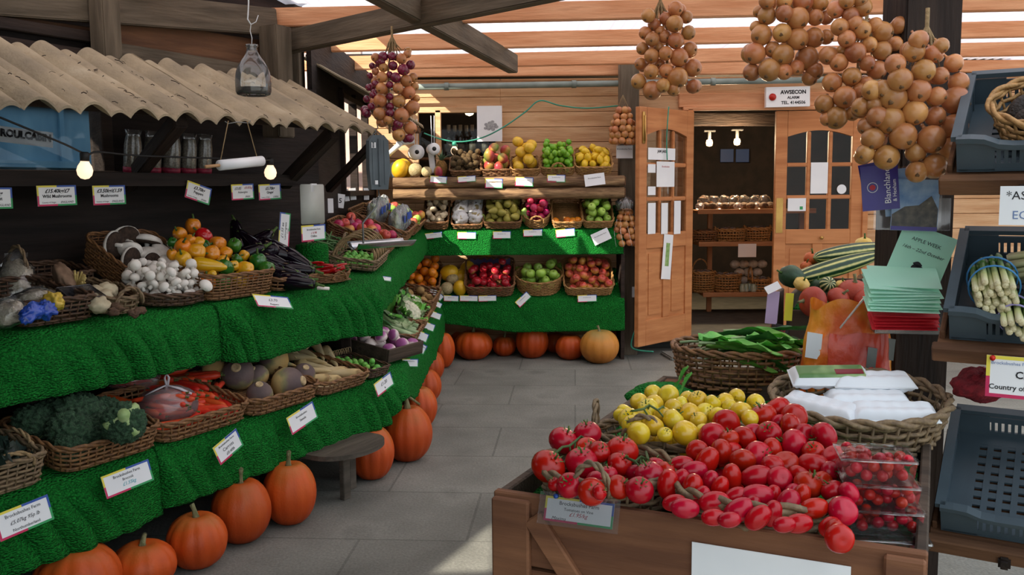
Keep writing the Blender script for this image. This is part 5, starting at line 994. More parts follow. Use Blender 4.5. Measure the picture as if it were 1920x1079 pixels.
fill('red_apple', mw, w_, .36, .036, 34, 'red apple in the lined square wicker basket', 'red apples in the lined basket', 22, jr=.1, cat='apple')
mw, w_, _ = bk('Cl', 969, 1054, 550, .0, .36, .12, 'oval wicker basket of large green apples', mat='wicker_light', shape='oval', tilt=R(20))
fill('green_apple', mw, w_, .36, .043, 22, 'large green apple in the oval wicker basket', 'green apples in the oval basket', 23, 'oval', jr=.08, cat='apple')
for px, py in ((1036, 492), (972, 507), (1052, 500)): put('green_apple', at_d('C', px, py, .36), .043, 'large green apple lying behind the oval basket', 'green apples behind the oval basket', cat='apple')
mw, w_, _ = bk('Cl', 1060, 1149, 547, .0, .42, .085, 'square wicker basket of yellow and red blushed apples', mat='wicker_light', tilt=R(30))
fill('blush_apple', mw, w_, .40, .036, 46, 'yellow apple with a red blush in the basket by the post', 'blushed apples', 24, jr=.1, cat='apple')
# ---- back display: upper shelf under the log ledge
mw, w_, _ = bk('Cu', 795, 840, 431, .0, .36, .075, 'wicker basket of garlic bulbs and ginger', mat='wicker', tilt=R(30))
fill('garlic', mw, w_, .34, .028, 34, 'pale garlic bulb in the wicker basket', 'garlic bulbs', 31, jr=.15, tiltv=1.4, cat='garlic', name='garlic_bulb')
mw, w_, _ = bk('Cu', 848, 904, 431, .0, .36, .05, 'wicker tray of pale melons under white paper', mat='wicker', tilt=R(30))
wp = pm('white_tissue', 'E6E6E6', 'F2F2F2', rough=.8)
for i, (x, y) in enumerate([(-.06, .07), (.07, .08), (-.06, .2), (.06, .2), (-.05, .3), (.07, .3)]):
    put('netted_melon', mw @ Vector((x, y, .075)), .05, 'pale round melon wrapped in white tissue', 'wrapped pale melons', cat='melon', name='melon', parts=False)
    thing('tissue_paper', 'crumpled white tissue paper round a pale melon', 'paper', bumpy(.066, .06, .35, 2.2, 22, 14, lo=-PI/2*.9, seed=i).mesh('tissue_paper', wp), mw=mw @ TRS((x, y+.012, .07), (-.3, 0, i)), group='tissue papers')
mw, w_, _ = bk('Cu', 908, 977, 431, .0, .38, .07, 'wicker basket heaped with brown and yellow pears', mat='wicker', tilt=R(30))
fill('pear', mw, w_, .36, .034, 40, 'yellow brown pear in the heaped wicker basket', 'pears in the heaped basket', 33, jr=.1, tiltv=1.3, cat='pear')
for px, py, up in ((903, 412, (.3, -.3, .8)), (895, 420, (-.3, -.3, .9)), (985, 408, (.2, -.3, 1)), (983, 400, (.1, -.3, 1))): put('green_pear', at_d('C', px, py, .06), .034, 'long green pear squeezed in beside the heaped pear basket', 'green pears by the basket', up, cat='pear')
mw, w_, _ = bk('Cu', 980, 1032, 431, .0, .34, .08, 'small oval wicker basket of pink plums with loop handles', mat='wicker_light', shape='oval', handles=('front', 'back'), hh=.05, hw=.06, tilt=R(28))
fill('plum', mw, w_, .34, .031, 36, 'pink plum in the small oval basket', 'pink plums', 34, 'oval', jr=.12)
for px, py in ((992, 392), (1012, 393), (1030, 393)): put('pear', at_d('C', px, py, .36), .03, 'yellow pear in the shade behind the plums', 'pears behind the plums', cat='pear')
mw, w_, _ = bk('Cu', 1037, 1091, 431, .0, .38, .07, 'nearly empty wicker basket with a few oranges at its front edge', mat='wicker_light', tilt=R(33))
for i, x in enumerate((-.10, .0, .045, .09)): put('orange', mw @ Vector((x, .045+.01*(i % 2), .045)), .033, 'small orange at the front of the nearly empty basket', 'last oranges', jit(.5))
mw, w_, _ = bk('Cu', 1094, 1149, 431, .0, .38, .07, 'wicker basket of bright green apples under the log ledge', mat='wicker_light', tilt=R(30))
fill('green_apple', mw, w_, .36, .037, 26, 'bright green apple in the basket under the log ledge', 'bright green apples', 36, jr=.08, cat='apple')
# ---- log ledge
mw, w_, _ = bk('L', 845, 902, 328, .0, .30, .05, 'wicker basket of brown kiwi fruit on the log ledge', mat='wicker', rz=.03)
fill('kiwi', mw, w_, .28, .0245, 58, 'brown kiwi fruit in the basket on the log ledge', 'kiwi fruit', 41, jr=.08, tiltv=1.2, cat='kiwi', name='kiwi_fruit')
mw, w_, _ = bk('L', 903, 958, 328, .0, .28, .06, 'wicker basket of mangoes on the log ledge', mat='wicker')
fill('mango', mw, w_, .26, .045, 12, 'red and green mango in the basket on the log ledge', 'mangoes', 42, jr=.08, tiltv=1.4)
mw, w_, _ = bk('L', 959, 1011, 328, .0, .28, .06, 'wicker basket of large grapefruits on the log ledge', mat='wicker_light')
fill('grapefruit', mw, w_, .26, .05, 9, 'large yellow grapefruit in the basket on the log ledge', 'grapefruits', 43, jr=.06)
put('grapefruit', mw @ Vector((.02, .16, .19)), .052, 'top grapefruit of the heap on the log ledge')
mw, w_, _ = bk('L', 1016, 1076, 328, .0, .28, .07, 'wicker basket heaped with limes on the log ledge', mat='wicker_light', handles=('front', 'back'), hh=.05, hw=.06)
fill('lime', mw, w_, .27, .026, 78, 'green lime heaped in the basket on the log ledge', 'limes', 44, jr=.1, tiltv=1.5)
mw, w_, _ = bk('L', 1080, 1147, 328, .0, .32, .08, 'wicker basket of lemons on the log ledge beside the post', mat='wicker_light', tilt=R(30))
fill('lemon', mw, w_, .30, .030, 36, 'yellow lemon in the basket on the log ledge', 'lemons', 45, jr=.08, tiltv=1.5)
for px, py, r, k, lab in [(757, 316, .075, 'honeydew_melon', 'large yellow melon at the back of the log ledge'), (750, 322, .07, 'honeydew_melon', 'yellow melon at the front of the log ledge by the hanging scale'), (779, 324, .06, 'netted_melon', 'pale netted melon between the yellow ones and the pineapple'), (800, 329, .045, 'netted_melon', 'small netted melon in front of the pineapple'), (822, 328, .04, 'mango', 'mango lying in front of the pineapple')]:
    d = .20 if py == 316 else (.05 if r > .05 else .0); p = at_d('C', px, py, d); p.z = 1.556+r; put(k, p, r, lab, None, (rnd(-.4, .4), -.3, 1), cat='melon' if 'melon' in k else 'mango', name='melon' if 'melon' in k else 'mango')
p = at_d('C', 828, 318, .10); p.z = 1.556+.07; put('pineapple', p, .05, 'pineapple with a green leafy crown on the log ledge')
# ================================================================== pumpkins, stool
PKL = [(150, 1022, 1160, 78, 'pumpkin', 'dark orange pumpkin cut off at the bottom corner of the picture'), (272, 1018, 1112, 60, 'pumpkin_curl', 'squat orange pumpkin whose thick stem curls over flat'),
       (372, 962, 1070, 56, 'pumpkin', 'dark red orange pumpkin with a leaning grey green stem'), (455, 895, 1022, 55, 'pumpkin_smooth', 'tall dull orange pumpkin standing in front of the carrots'),
       (545, 862, 987, 50, 'pumpkin_smooth', 'tall bright orange pumpkin with grey scars before the stool'), (698, 795, 902, 43, 'pumpkin_bare', 'orange pumpkin without a stem standing behind the stool'),
       (765, 757, 868, 47, 'pumpkin_long_stem', 'bright ribbed pumpkin with a long twisted pale stem'), (786, 722, 805, 35, 'pumpkin', 'orange pumpkin tucked behind the one with the long stem'),
       (797, 690, 757, 32, 'pumpkin', 'orange pumpkin in the row below the turnip crate'), (806, 655, 718, 28, 'pumpkin', 'orange pumpkin in the row below the leeks'), (830, 620, 691, 24, 'pumpkin_bare', 'tall orange pumpkin at the corner of the two displays'),
       (888, 618, 676, 36, 'pumpkin', 'wide ribbed orange pumpkin first in the row under the back display'), (946, 629, 669, 22, 'pumpkin', 'small orange pumpkin with a thick stem under the back display'), (998, 606, 673, 31, 'pumpkin_curl', 'tall round orange pumpkin in the middle under the back display'),
       (1042, 623, 663, 24, 'pumpkin_bare', 'orange pumpkin set back behind its two neighbours'), (1069, 626, 676, 28, 'pumpkin_bare', 'squat orange pumpkin with a grey scarred flank'), (1124, 616, 683, 37, 'pumpkin_pale', 'large pale yellow orange pumpkin near the grey post'), (1150, 618, 662, 18, 'pumpkin', 'orange pumpkin half hidden behind the pale one'), (866, 620, 658, 22, 'pumpkin_bare', 'dim orange pumpkin in the shade at the corner')]
for px, top, bot, hw, k, lab in PKL:
    c = at_z(px, bot, 0); n = Vector((c.x, c.y, 0)).normalized(); r = size(c, hw)*1.0; c = c+n*r*.42; r = size(c, hw); h = size(c, bot-top)*.97
    d = P[k]; zs = [v.co.z for v in d['me'].vertices]; sz_ = h*.93/(max(zs)-min(zs)); sx_ = r/.15
    put(k, (c.x, c.y, -min(zs)*sz_+.001), r, lab, None, (0, 0, 1), rnd(0, 6.28), cat='pumpkin', name='pumpkin', sc=(sx_, sx_, sz_))
t = thing('wooden_stool', 'low grey wooden stool with a half moon seat tucked under the shelf', 'stool', l=at_z(648, 936, 0), rot=(0, 0, R(61)))
pts = [(.215*math.cos(a), -.015-.15*math.sin(a), .245) for a in [PI*i/28 for i in range(29)]]; pts += [(-.215, .09, .245), (.215, .09, .245)]
add('seat', MB().disc(pts[::-1], (0, 0, .022)).mesh('seat', M['stool_wood'], False), t)
for x in (.0, .13): add('leg', MB().box((x, -.0 if x == 0 else .07, .122), (.05, .03, .246), ch=.004).mesh('leg', M['stool_wood'], False), t)
# ================================================================== hanging things
def hook(parent, x, y, z, s=.03, mat='white_plastic'):
    pts = [(x, y, z+s*1.6), (x, y, z)]+[(x+s*.4*(1-math.cos(a)), y, z-s*.5*math.sin(a)) for a in [PI*i/10 for i in range(1, 11)]]+[(x+s*.8, y, z+s*.3)]
    return add('hook', MB().tube(pts, s*.07+.0006, 6).mesh('hook', M[mat]), parent)
p = at_y(474, 135, 3.6); px_ = 3.6/FPX
t = thing('glass_bottle_trap', 'clear glass bottle with dark liquid hanging from a white wire hook', 'bottle', MB().lathe([(r*px_, z*px_) for r, z in [(0, -38), (12, -40), (25, -43), (30, -41), (32, -36), (32.5, -20), (32, -10), (30, 0), (27, 9), (22, 18), (16, 26), (12, 32), (10, 38), (9.5, 44), (11.5, 46), (11, 49), (8, 49), (8, 38)]], 32).mesh('bottle', M['bottle_glass']), l=p)
add('liquid', MB().lathe([(r*px_, z*px_) for r, z in [(0, -37), (25, -41), (30, -37), (30.5, -29), (0, -29)]], 24).mesh('liquid', pm('trap_liquid', '2A1C10', '3A2816', rough=.1)), t)
add('wire', MB().tube([(0, 0, .10), (.002, 0, .13), (-.004, 0, .155), (.0, 0, .18), (.02, 0, .19), (.03, 0, .215)], .0016, 5).tube([(0, 0, .18), (-.012, 0, .20), (-.006, 0, .26), (0, 0, .44)], .0028, 6).tube([(-.02, 0, .102), (.02, 0, .102)], .0015, 5).mesh('wire', M['white_plastic']), t)
# dial-less hanging balance with its steel pan
Ysc = 4.62; q = Ysc/FPX; p = at_y(708, 305, Ysc)
sb = MB(); sb.add([(x*q, y*q, z*q) for y in (-11, 11) for x, z in ((-16, -50), (16, -50), (21, -10), (18, 40), (10, 50), (-10, 50), (-18, 40), (-19, -10))], [tuple(range(7, -1, -1)), tuple(range(8, 16))]+[(i, (i+1) % 8, 8+(i+1) % 8, 8+i) for i in range(8)])
t = thing('hanging_scale', 'grey hanging scale with a steel pan above the looped twig baskets', 'scale', sb.mesh('case', M['scale_grey'], False), l=p, rot=(0, 0, R(25)))
add('ridge', MB().box((0, -.034, 0), (.012, .012, .24), ch=.004).box((-.03, -.031, .0), (.01, .006, .22)).box((.03, -.031, 0), (.01, .006, .22)).mesh('ridge', M['scale_grey'], False), t)
add('sticker', MB().box((-.028, -.0335, .085), (.022, .001, .028)).box((-.02, -.0335, -.1), (.02, .001, .02)).mesh('sticker', M['white_card'], False), t)
add('top_hook', MB().tube([(0, 0, 50*q), (-.008, 0, 58*q), (.006, 0, 64*q), (0, 0, 74*q)], .003, 6).tube([(-.03, 0, 48*q), (0, 0, 57*q), (.03, 0, 48*q)], .0025, 5).mesh('top_hook', M['dull_steel']), t)
zp = at_y(700, 462, Ysc).z-p.z
hk = MB().tube([(0, 0, -50*q), (.004, 0, -62*q), (.0, 0, -70*q), (-.008, 0, -66*q)], .003, 6).tube([(0, 0, -64*q), (-.01, 0, -80*q), (-.085, 0, zp+.12), (-.085, 0, zp+.0)], .005, 6)
add('pan_bracket', hk.mesh('pan_bracket', M['dull_steel']), t)
def panf(u, v): x = -.14+.30*u; y = -.11+.22*v; return Vector((x, y, zp-.012+.035*abs(2*v-1)**2.2+.01*u))
add('pan', MB().slab(panf, 14, 14, (0, 0, -.002)).mesh('pan', M['steel']), t)
# paper-bag roll on strings under the eave
pa = at_d('A', 404, 311, -.05); pb = at_d('A', 491, 302, -.05); t = thing('paper_roll', 'white paper roll hanging on strings from the eave', 'roll', MB().tube([pa+(pb-pa)*.08, pb], size(pa, 10), 16).mesh('roll', M['white_card']))
add('stick', MB().tube([pa-(pb-pa)*.2, pb], size(pa, 3), 8).mesh('stick', M['cut_wood']), t)
for a, b_ in ((412, 428), (484, 463)): add('string', MB().tube([at_d('A', a, 309 if a < 450 else 303, -.05), at_d('A', b_, 227, -.03)], .0022, 5).mesh('string', M['rope']), t)
add('hook', MB().tube([at_d('A', 422, 228, -.03), at_d('A', 428, 232, -.03), at_d('A', 445, 229, -.03), at_d('A', 466, 231, -.03), at_d('A', 470, 226, -.03)], .002, 5).mesh('hook', M['dull_steel']), t)
def bulb(label, p, r, tilt=(0, 0, 1), pw=3, cap=M['black']):
    pr = [(0, -r*1.15), (r*.5, -r*1.02), (r*.87, -r*.6), (r, 0), (r*.86, r*.55), (r*.55, r*1.05), (r*.5, r*1.3)]
    t = thing('light_bulb', label, 'bulb', MB().lathe(pr, 18).mesh('bulb', M['bulb']), mw=aim(tilt, p)); add('lamp_socket', MB().lathe([(r*.56, r*1.2), (r*.6, r*2.2), (r*.4, r*2.4), (0, r*2.4)], 12).mesh('lamp_socket', cap), t)
    l = bpy.data.lights.new('bulb_light', 'POINT'); l.energy = pw; l.color = (1, .72, .42); l.shadow_soft_size = r*1.1; lo = bpy.data.objects.new('bulb_light', l); COL.objects.link(lo); lo.parent = t; return t
bulb('lit bulb hanging before the shed window', at_d('A', 159, 320, .12), size(at_d('A', 159, 320, .12), 14.5), (.05, 0, 1), .6)
bulb('lit bulb hanging beside the paper roll', at_d('A', 507, 324, .16), size(at_d('A', 507, 324, .16), 11.5), (.02, 0, 1), .5)
def cable(label, pts, r, mat, nm='cable', closed=False):
    n = len(pts); out = []
    for i in range(n-1):
        for k in range(6): u = k/6; a = pts[max(i-1, 0)]; b_ = pts[i]; c = pts[i+1]; d = pts[min(i+2, n-1)]; out.append(.5*((2*b_)+(c-a)*u+(2*a-5*b_+4*c-d)*u*u+(3*b_-a-3*c+d)*u**3))
    return thing(nm, label, 'cable', MB().tube(out+[pts[-1]], r, 6).mesh(nm, M[mat] if isinstance(mat, str) else mat))
cable('black lamp cable sagging past the shed window', [at_d('A', *q, .12) for q in [(-30, 208), (60, 245), (120, 270), (162, 289), (185, 285), (260, 292), (400, 297), (506, 300)]], .004, 'black')
gc = pm('cable_green', '2F8F76', '3EA58A', rough=.5)
cable('green lamp cable looped along the weatherboard wall', [at_y(*q, 7.98) for q in [(1165, 198), (1100, 203), (1050, 198), (1012, 189), (985, 210), (945, 238), (905, 258), (865, 266), (830, 262), (795, 250)]], .006, gc)
bulb('unlit looking bulb on the green cable over the kiwi fruit', at_y(852, 283, 7.96), .032, (0, 0, 1), .5, gc)
M['bulb_faint'] = M['bulb']
cable('green hose hanging down beside the open door and lying at the post foot', [at_y(1254, 200, 7.75), at_y(1252, 225, 7.75), at_y(1250, 262, 7.75), at_y(1251, 300, 7.75)], .005, gc)
cable('green cable on the ground at the foot of the grey post', [at_y(1196, 610, 7.6), at_y(1187, 630, 7.6), at_y(1184, 650, 7.6), at_y(1196, 657, 7.55), at_y(1225, 660, 7.45)], .007, gc)
# ------------------------------------------------------------------ onions on strings
def braid(label, Y, zoom, sx, ox, lst, top, rad, seed, red=(), k_=1.0):
    """onions tied in a bunch: each at its place on a rounded bunch about the vertical through 'top'"""
    g = random.Random(seed); tp = at_y(*top, Y); xs = [ox+z[0]*sx for z in lst]; cx = sum(xs)/len(xs); t = thing('onion_string', label, 'onion string', l=tp)
    def put_on(p, r, rd, out, hid=False):
        mw = aim(-Vector(out), p-tp, g.uniform(0, 6.3), r/.0425); o = add('red_onion' if rd else 'onion', onr if rd else onm, t, mw=mw)
        if not hid: add('root_tuft', rt, o)
    for i, (zx, zy, dm) in enumerate(lst):
        px, py = ox+zx*sx, zy*sx; rp = dm*sx/2*k_; dx = (px-cx)/rad; dep = math.sqrt(max(0, 1-dx*dx))*rad*Y/FPX*.62*g.uniform(.75, 1.1)*(1 if dm > 70*zoom else .55)
        p = at_y(px, py, Y-dep); r = size(p, rp); out = Vector((dx*.9+g.uniform(-.35, .35), -.75, -.55+g.uniform(-.5, .35)))
        put_on(p, r, i in red, out)
        if i % 2 == 0: p2 = at_y(px+g.uniform(-9, 9), py+g.uniform(-6, 6), Y+dep*.8+.02); put_on(p2, r*.95, i in red, Vector((dx, .8, -.4)), True)
    sm = MB(); z0 = min(at_y(ox+z[0]*sx, z[1]*sx, Y).z for z in lst)-tp.z; sm.tube([(0, 0, .06), (0, 0, -.02), (at_y(cx, 300, Y).x-tp.x, 0, z0*.3), (at_y(cx, 300, Y).x-tp.x, .0, z0*.95)], .006, 6)
    for i in range(9): a = i*.7; sm.tube([(0, 0, .01), (.02*math.cos(a), .02*math.sin(a), -.03), (.05*math.cos(a), .03*math.sin(a), -.06-.01*i)], [.004, .004, .002], 5)
    add('string', sm.mesh('string', M['rope']), t); return t
Z5 = .3646
braid('string of golden onions hanging from the tie beam over the open door', 3.72, 1, Z5, 1150, [(320, 45, 80), (180, 80, 75), (270, 95, 70), (375, 88, 68), (315, 122, 90), (210, 127, 68), (165, 170, 70), (385, 168, 76), (200, 203, 74), (265, 188, 70), (322, 210, 86), (150, 250, 66), (197, 288, 78), (270, 275, 76), (395, 252, 76), (338, 295, 97), (140, 330, 66), (195, 370, 78), (410, 350, 92), (272, 365, 76), (328, 400, 112), (130, 420, 82), (255, 440, 76), (200, 465, 102), (410, 445, 76), (310, 460, 72), (240, 330, 56), (235, 245, 56), (350, 350, 70), (345, 50, 60), (240, 160, 56)], (1238, 5), 62, 1)
braid('wide bunch of golden onions hanging over the alarm box', 3.12, 1, Z5, 1150, [(790, 5, 85), (880, 5, 85), (975, 10, 108), (1060, 15, 92), (750, 60, 66), (790, 80, 98), (880, 70, 92), (948, 95, 118), (1040, 90, 86), (1095, 90, 76), (735, 140, 66), (762, 180, 110), (868, 170, 98), (945, 200, 118), (1030, 195, 108), (1095, 190, 80), (728, 275, 114), (820, 255, 84), (872, 283, 114), (995, 300, 126), (805, 360, 118), (712, 372, 92), (1035, 365, 92), (880, 370, 84), (940, 350, 84), (1010, 400, 84)], (1480, -30), 78, 2)
braid('long string of golden onions between the wide bunch and the dark post', 3.0, 1, Z5, 1150, [(1145, 50, 92), (1200, 5, 84), (1282, 38, 98), (1220, 80, 90), (1240, 120, 84), (1165, 140, 92), (1278, 155, 98), (1200, 200, 92), (1345, 130, 84), (1385, 165, 108), (1470, 130, 92), (1315, 230, 84), (1380, 260, 102), (1245, 270, 110), (1105, 285, 98), (1160, 322, 95), (1450, 225, 78), (1305, 325, 84), (1225, 395, 100), (1125, 425, 102), (1190, 500, 117), (1085, 535, 102), (1145, 605, 122), (1100, 612, 76), (1270, 470, 92), (1355, 360, 102), (1300, 430, 76), (1230, 585, 76), (1270, 0, 80), (1180, 265, 70)], (1625, 40), 85, 3)
braid('nearest string of large golden onions hanging in front of the dark post', 2.68, 1, Z5, 1150, [(1545, 265, 112), (1570, 205, 102), (1640, 275, 88), (1685, 235, 84), (1450, 330, 108), (1750, 325, 98), (1475, 410, 127), (1595, 365, 122), (1680, 390, 92), (1775, 425, 108), (1390, 460, 102), (1330, 465, 108), (1440, 505, 142), (1570, 470, 127), (1665, 495, 98), (1760, 515, 147), (1275, 550, 98), (1345, 540, 86), (1550, 580, 132), (1655, 600, 108), (1425, 620, 147), (1360, 600, 112), (1755, 650, 137), (1300, 650, 92), (1335, 715, 122), (1490, 700, 142), (1635, 715, 147), (1740, 770, 132), (1295, 790, 98), (1405, 810, 132), (1555, 785, 108), (1650, 855, 132), (1560, 885, 112)], (1738, 55), 100, 4)
YL = [(205, 345, 55), (360, 352, 65), (395, 325, 50), (253, 405, 57), (245, 463, 67), (388, 485, 77), (240, 530, 70), (340, 530, 67), (405, 555, 82), (430, 465, 57), (233, 605, 82), (345, 608, 82), (428, 645, 87), (230, 685, 82), (360, 693, 92), (245, 730, 72), (415, 770, 80), (345, 810, 80), (450, 590, 46), (205, 430, 46), (200, 490, 46), (440, 520, 52), (280, 720, 60)]
RL_ = [(250, 340, 60), (303, 338, 52), (225, 375, 46), (185, 395, 40), (310, 395, 57), (370, 418, 70), (415, 390, 57), (325, 465, 62), (172, 455, 40), (205, 505, 46), (165, 525, 44), (290, 450, 44), (290, 510, 46), (190, 570, 44), (152, 595, 46), (290, 580, 46), (180, 640, 48), (150, 680, 62), (290, 640, 52), (290, 680, 52), (340, 745, 62), (410, 830, 54), (330, 770, 54), (240, 370, 50)]
braid('mixed string of red and golden onions hanging from the tie beam above the scale', 4.68, .6, .3125, 640, YL+RL_, (735, 72), 50, 5, red=set(range(len(YL), len(YL)+len(RL_))))
def onion_net(label, px, top, bot, hw, Y, n, r, seed, white=False):
    g = random.Random(seed); tp = at_y(px, top, Y); t = thing('onion_net', label, 'onion net', l=tp); H_ = size(tp, bot-top); W_ = size(tp, hw); z1 = -H_*.24
    rows = max(3, int((H_+z1)/(r*1.65)))
    for i in range(rows):
        z = z1-r-(H_+z1-2*r)*i/(rows-1); wd = W_*(.45+.55*min(1, (i+1)/rows*1.6)); m = max(3, int(2*PI*wd*.8/(2*r)))
        for k in range(m): a = 2*PI*(k+.5*(i % 2))/m+g.uniform(-.1, .1); o = add('onion', onm, t, mw=aim(jit(.6, (-math.cos(a), -math.sin(a), .5)), (math.cos(a)*(wd-r*.9), math.sin(a)*(wd-r*.9)*.8-.0, z+g.uniform(-.006, .006)), 0, r/.0425))
    nb_ = MB(); 
    for k in range(10): a = 2*PI*k/10; nb_.tube([(0, 0, 0)]+[(math.cos(a+.12*j)*W_*(.25+.8*min(1, j/6*1.5)), math.sin(a+.12*j)*W_*.85*(.25+.8*min(1, j/6*1.5)), z1*.6+(-H_-z1*.6)*j/6) for j in range(7)], .0012, 3)
    add('netting', nb_.mesh('netting', M['rope'] if not white else M['white_card']), t)
    if white: add('header_card', MB().lathe([(W_*.75, -H_*.28), (W_*.8, -H_*.1), (W_*.3, -H_*.02), (0, 0)], 14).mesh('header_card', M['film']), t)
    return t
onion_net('net of small golden onions hanging high on the grey post', 1168, 178, 271, 26, 7.66, 40, .031, 6)
onion_net('net of small golden onions with a white top hanging low on the grey post', 1173, 368, 462, 24, 7.64, 40, .030, 7, True)
# ================================================================== tomato stand at the front
FZ = .70
def F(x, y, z): return S('F', x, y, z)
FM = TRS(SEC['F'][0], (0, 0, SEC['F'][1]))
fc = thing('produce_stand', 'brown planked wooden stand heaped with tomatoes at the front of the stall', 'stand', mw=FM)
FW, FD = .925, 1.45
add('front_board', MB().box((FW/2, .012, .665), (FW, .024, .17), ch=.004).box((FW/2, .012, .487), (FW, .024, .17), ch=.004).box((FW/2, .012, .30), (FW, .024, .18), ch=.004).mesh('front_board', M['crate_wood'], False), fc)
add('side_board', MB().box((.012, FD/2, .66), (.024, FD-.05, .17), ch=.004).box((.012, FD/2, .48), (.024, FD-.05, .17), ch=.004).mesh('side_board', M['crate_dark'], False), fc)
add('side_board', MB().box((FW-.012, FD/2, .66), (.024, FD-.05, .17), ch=.004).box((FW-.012, FD/2, .48), (.024, FD-.05, .17), ch=.004).mesh('side_board', M['crate_dark'], False), fc)
add('back_board', MB().box((FW/2, FD-.012, .62), (FW, .024, .25), ch=.004).mesh('back_board', M['crate_dark'], False), fc)
add('base', MB().box((FW/2, FD/2, FZ-.03), (FW-.05, FD-.05, .02)).mesh('base', M['crate_dark'], False), fc)
for x, y in ((.05, -.008), (FW-.04, -.008), (.05, FD-.04), (FW-.04, FD-.04)): add('corner_post', MB().box((x, y, .37), (.095 if x < .1 else .075, .022 if y < 0 else .05, .74), ch=.005).mesh('corner_post', M['crate_wood'], False), fc)
dv = Vector((.22, 0, -.30)); add('brace', MB().box((.24, -.009, .52), (.05, .02, .46), rot=Matrix.Rotation(-math.atan2(.22, .30), 3, 'Y'), ch=.004).mesh('brace', M['crate_wood'], False), fc)
def flat_mat(name, label, pts, z, seed):
    b = MB(); n = 30; c = sum((Vector(p) for p in pts), Vector())/len(pts)
    def f(u, v): a = pts[0].lerp(pts[1], u); b_ = pts[3].lerp(pts[2], u); q = a.lerp(b_, v); return Vector((q.x, q.y, z+.012*noise.noise((q.x*8, q.y*8, seed))+.02*max(0, v-.8)))
    ob = thing(name, label, 'mat', MB().grid(f, n, n).mesh(name, M['turf'])); md = ob.modifiers.new('thick', 'SOLIDIFY'); md.thickness = .012; return ob
flat_mat('turf_mat', 'artificial grass mat lining the wooden tomato stand', [F(.03, .03, 0), F(FW-.03, .03, 0), F(FW-.03, FD-.075, 0), F(.03, FD-.075, 0)], FZ-.004, 3)
p = at_z(1238, 735, .76); thing('turf_roll', 'bunched artificial grass behind the yellow tomatoes', 'mat', bumpy(.12, .05, .2, 1.2, 40, 20, lo=-PI/2*.9).mesh('turf_roll', M['turf']), mw=TRS((p.x+.02, p.y+.06, FZ+.025), (0, 0, .2)))
RZ = SEC['F'][1]
def fb(label, px, py, zr, w_, dep, h, rz=RZ, tilt=0.0, **kw):
    p = at_z(px, py, zr) if zr < 2 else at_d('F', px, py, zr-10); p.z = FZ+.012; t, mw = basket(label, p, rz, w_, dep, h, tilt, 'oval', **kw); return mw, t
mwv, _ = fb('twig basket of large red vine tomatoes with a loop handle at the front', 1112, 952, 10.015, .29, .28, .078, mat='wicker_grey', strand=.010, handles=('front',), hh=.055, hw=.042, flare=.12, rz=R(-20))
mwp, _ = fb('twig basket of red plum tomatoes beside the clear punnets', 1400, 1003, 10.015, .36, .32, .078, mat='wicker_grey', strand=.011, flare=.12, rz=R(-23))
mwy, _ = fb('twig basket of yellow tomatoes with two twisted loop handles', 1272, 842, .78, .40, .27, .07, mat='wicker_grey', strand=.009, flare=.12, rz=R(-10), handles=('end_a',), hh=.085, hw=.05)
add('handle', rope_mb([(-.09+.055*math.cos(a), -.02, .07+.085*math.sin(a)) for a in [PI*i/22 for i in range(23)]], .008, turn=.8, seg=6).mesh('handle', M['wicker_grey']), _)
for q in [x for x in _.children if x.name.startswith('handle')][:1]: q.location.x -= 0.0
ZX, ZY = lambda x: 920+x*.4479, lambda y: 680+y*.4479
def fpl(px, py, z0=.79, k=.13): return at_sec('F', px, py, z0, k)
used = []
def tom(kind, zx, zy, dm, label, group, up, k=1.0, z0=.79, cat='tomato', slope=.13, parts=True):
    px, py = ZX(zx), ZY(zy); p = fpl(px, py, z0, slope); r = size(p, dm*.4479)/2*k*1.13
    for _ in range(12):                       # push apart along the line of sight what would sink into a neighbour
        c = [(q, s) for q, s in used if (q-p).length < (r+s)*.78]
        if not c: break
        q, s = min(c, key=lambda e: (e[0]-p).length); v = (p-CAM).normalized(); p = p+v*(.006 if (p-CAM).length >= (q-CAM).length else -.006)
    used.append((p, r)); return put(kind, p, r, label, group, up, cat=cat, name=kind, parts=parts)
g = random.Random(11)
for zx, zy, dm, up in [(303, 328, 112, (.4, -.2, .8)), (405, 298, 106, (-.1, -.2, .9)), (241, 437, 134, (.5, -.3, .7)), (405, 370, 104, (.2, -.6, .6)), (380, 418, 124, (0, -.3, .9)), (455, 375, 84, (.3, -.5, .6)), (550, 370, 124, (.1, -.2, 1)), (540, 427, 96, (.4, -.3, .7)), (330, 515, 100, (-.3, -.6, .6)), (423, 542, 108, (.2, -.8, .5)), (535, 522, 94, (.5, -.4, .5)), (623, 535, 108, (.1, -.5, .8)), (663, 470, 112, (-.3, -.1, .9)), (450, 500, 96, (.2, .5, .7)), (272, 508, 62, (-.5, -.2, .8)), (610, 465, 84, (0, .4, .8)), (690, 432, 74, (.2, .4, .8)), (735, 450, 70, (.5, 0, .8)), (490, 468, 74, (0, 0, 1)), (455, 545, 60, (.6, -.3, .4))]:
    tom('tomato', zx, zy, dm, 'large red vine tomato heaped in the twig basket behind the loop handle', 'red vine tomatoes', up)
tw = pm('vine_green', '3C5426', '587038', rough=.7)
def truss(label, pts, n=5): 
    b = MB(); b.tube(pts, .0035, 6)
    for i, q in enumerate(pts[1:]): b.tube([q, Vector(q)+Vector((rnd(-.02, .02), rnd(-.02, .01), -.02))], .0025, 5)
    thing('tomato_vine', label, 'vine', b.mesh('tomato_vine', tw))
truss('green tomato vine lying over the red vine tomatoes', [fpl(ZX(x), ZY(y), .815) for x, y in ((265, 385), (300, 355), (330, 350), (355, 330), (378, 310), (400, 322))])
truss('green tomato vine at the edge of the red vine tomatoes', [fpl(ZX(x), ZY(y), .81) for x, y in ((570, 400), (605, 415), (630, 395), (660, 410), (650, 375))])
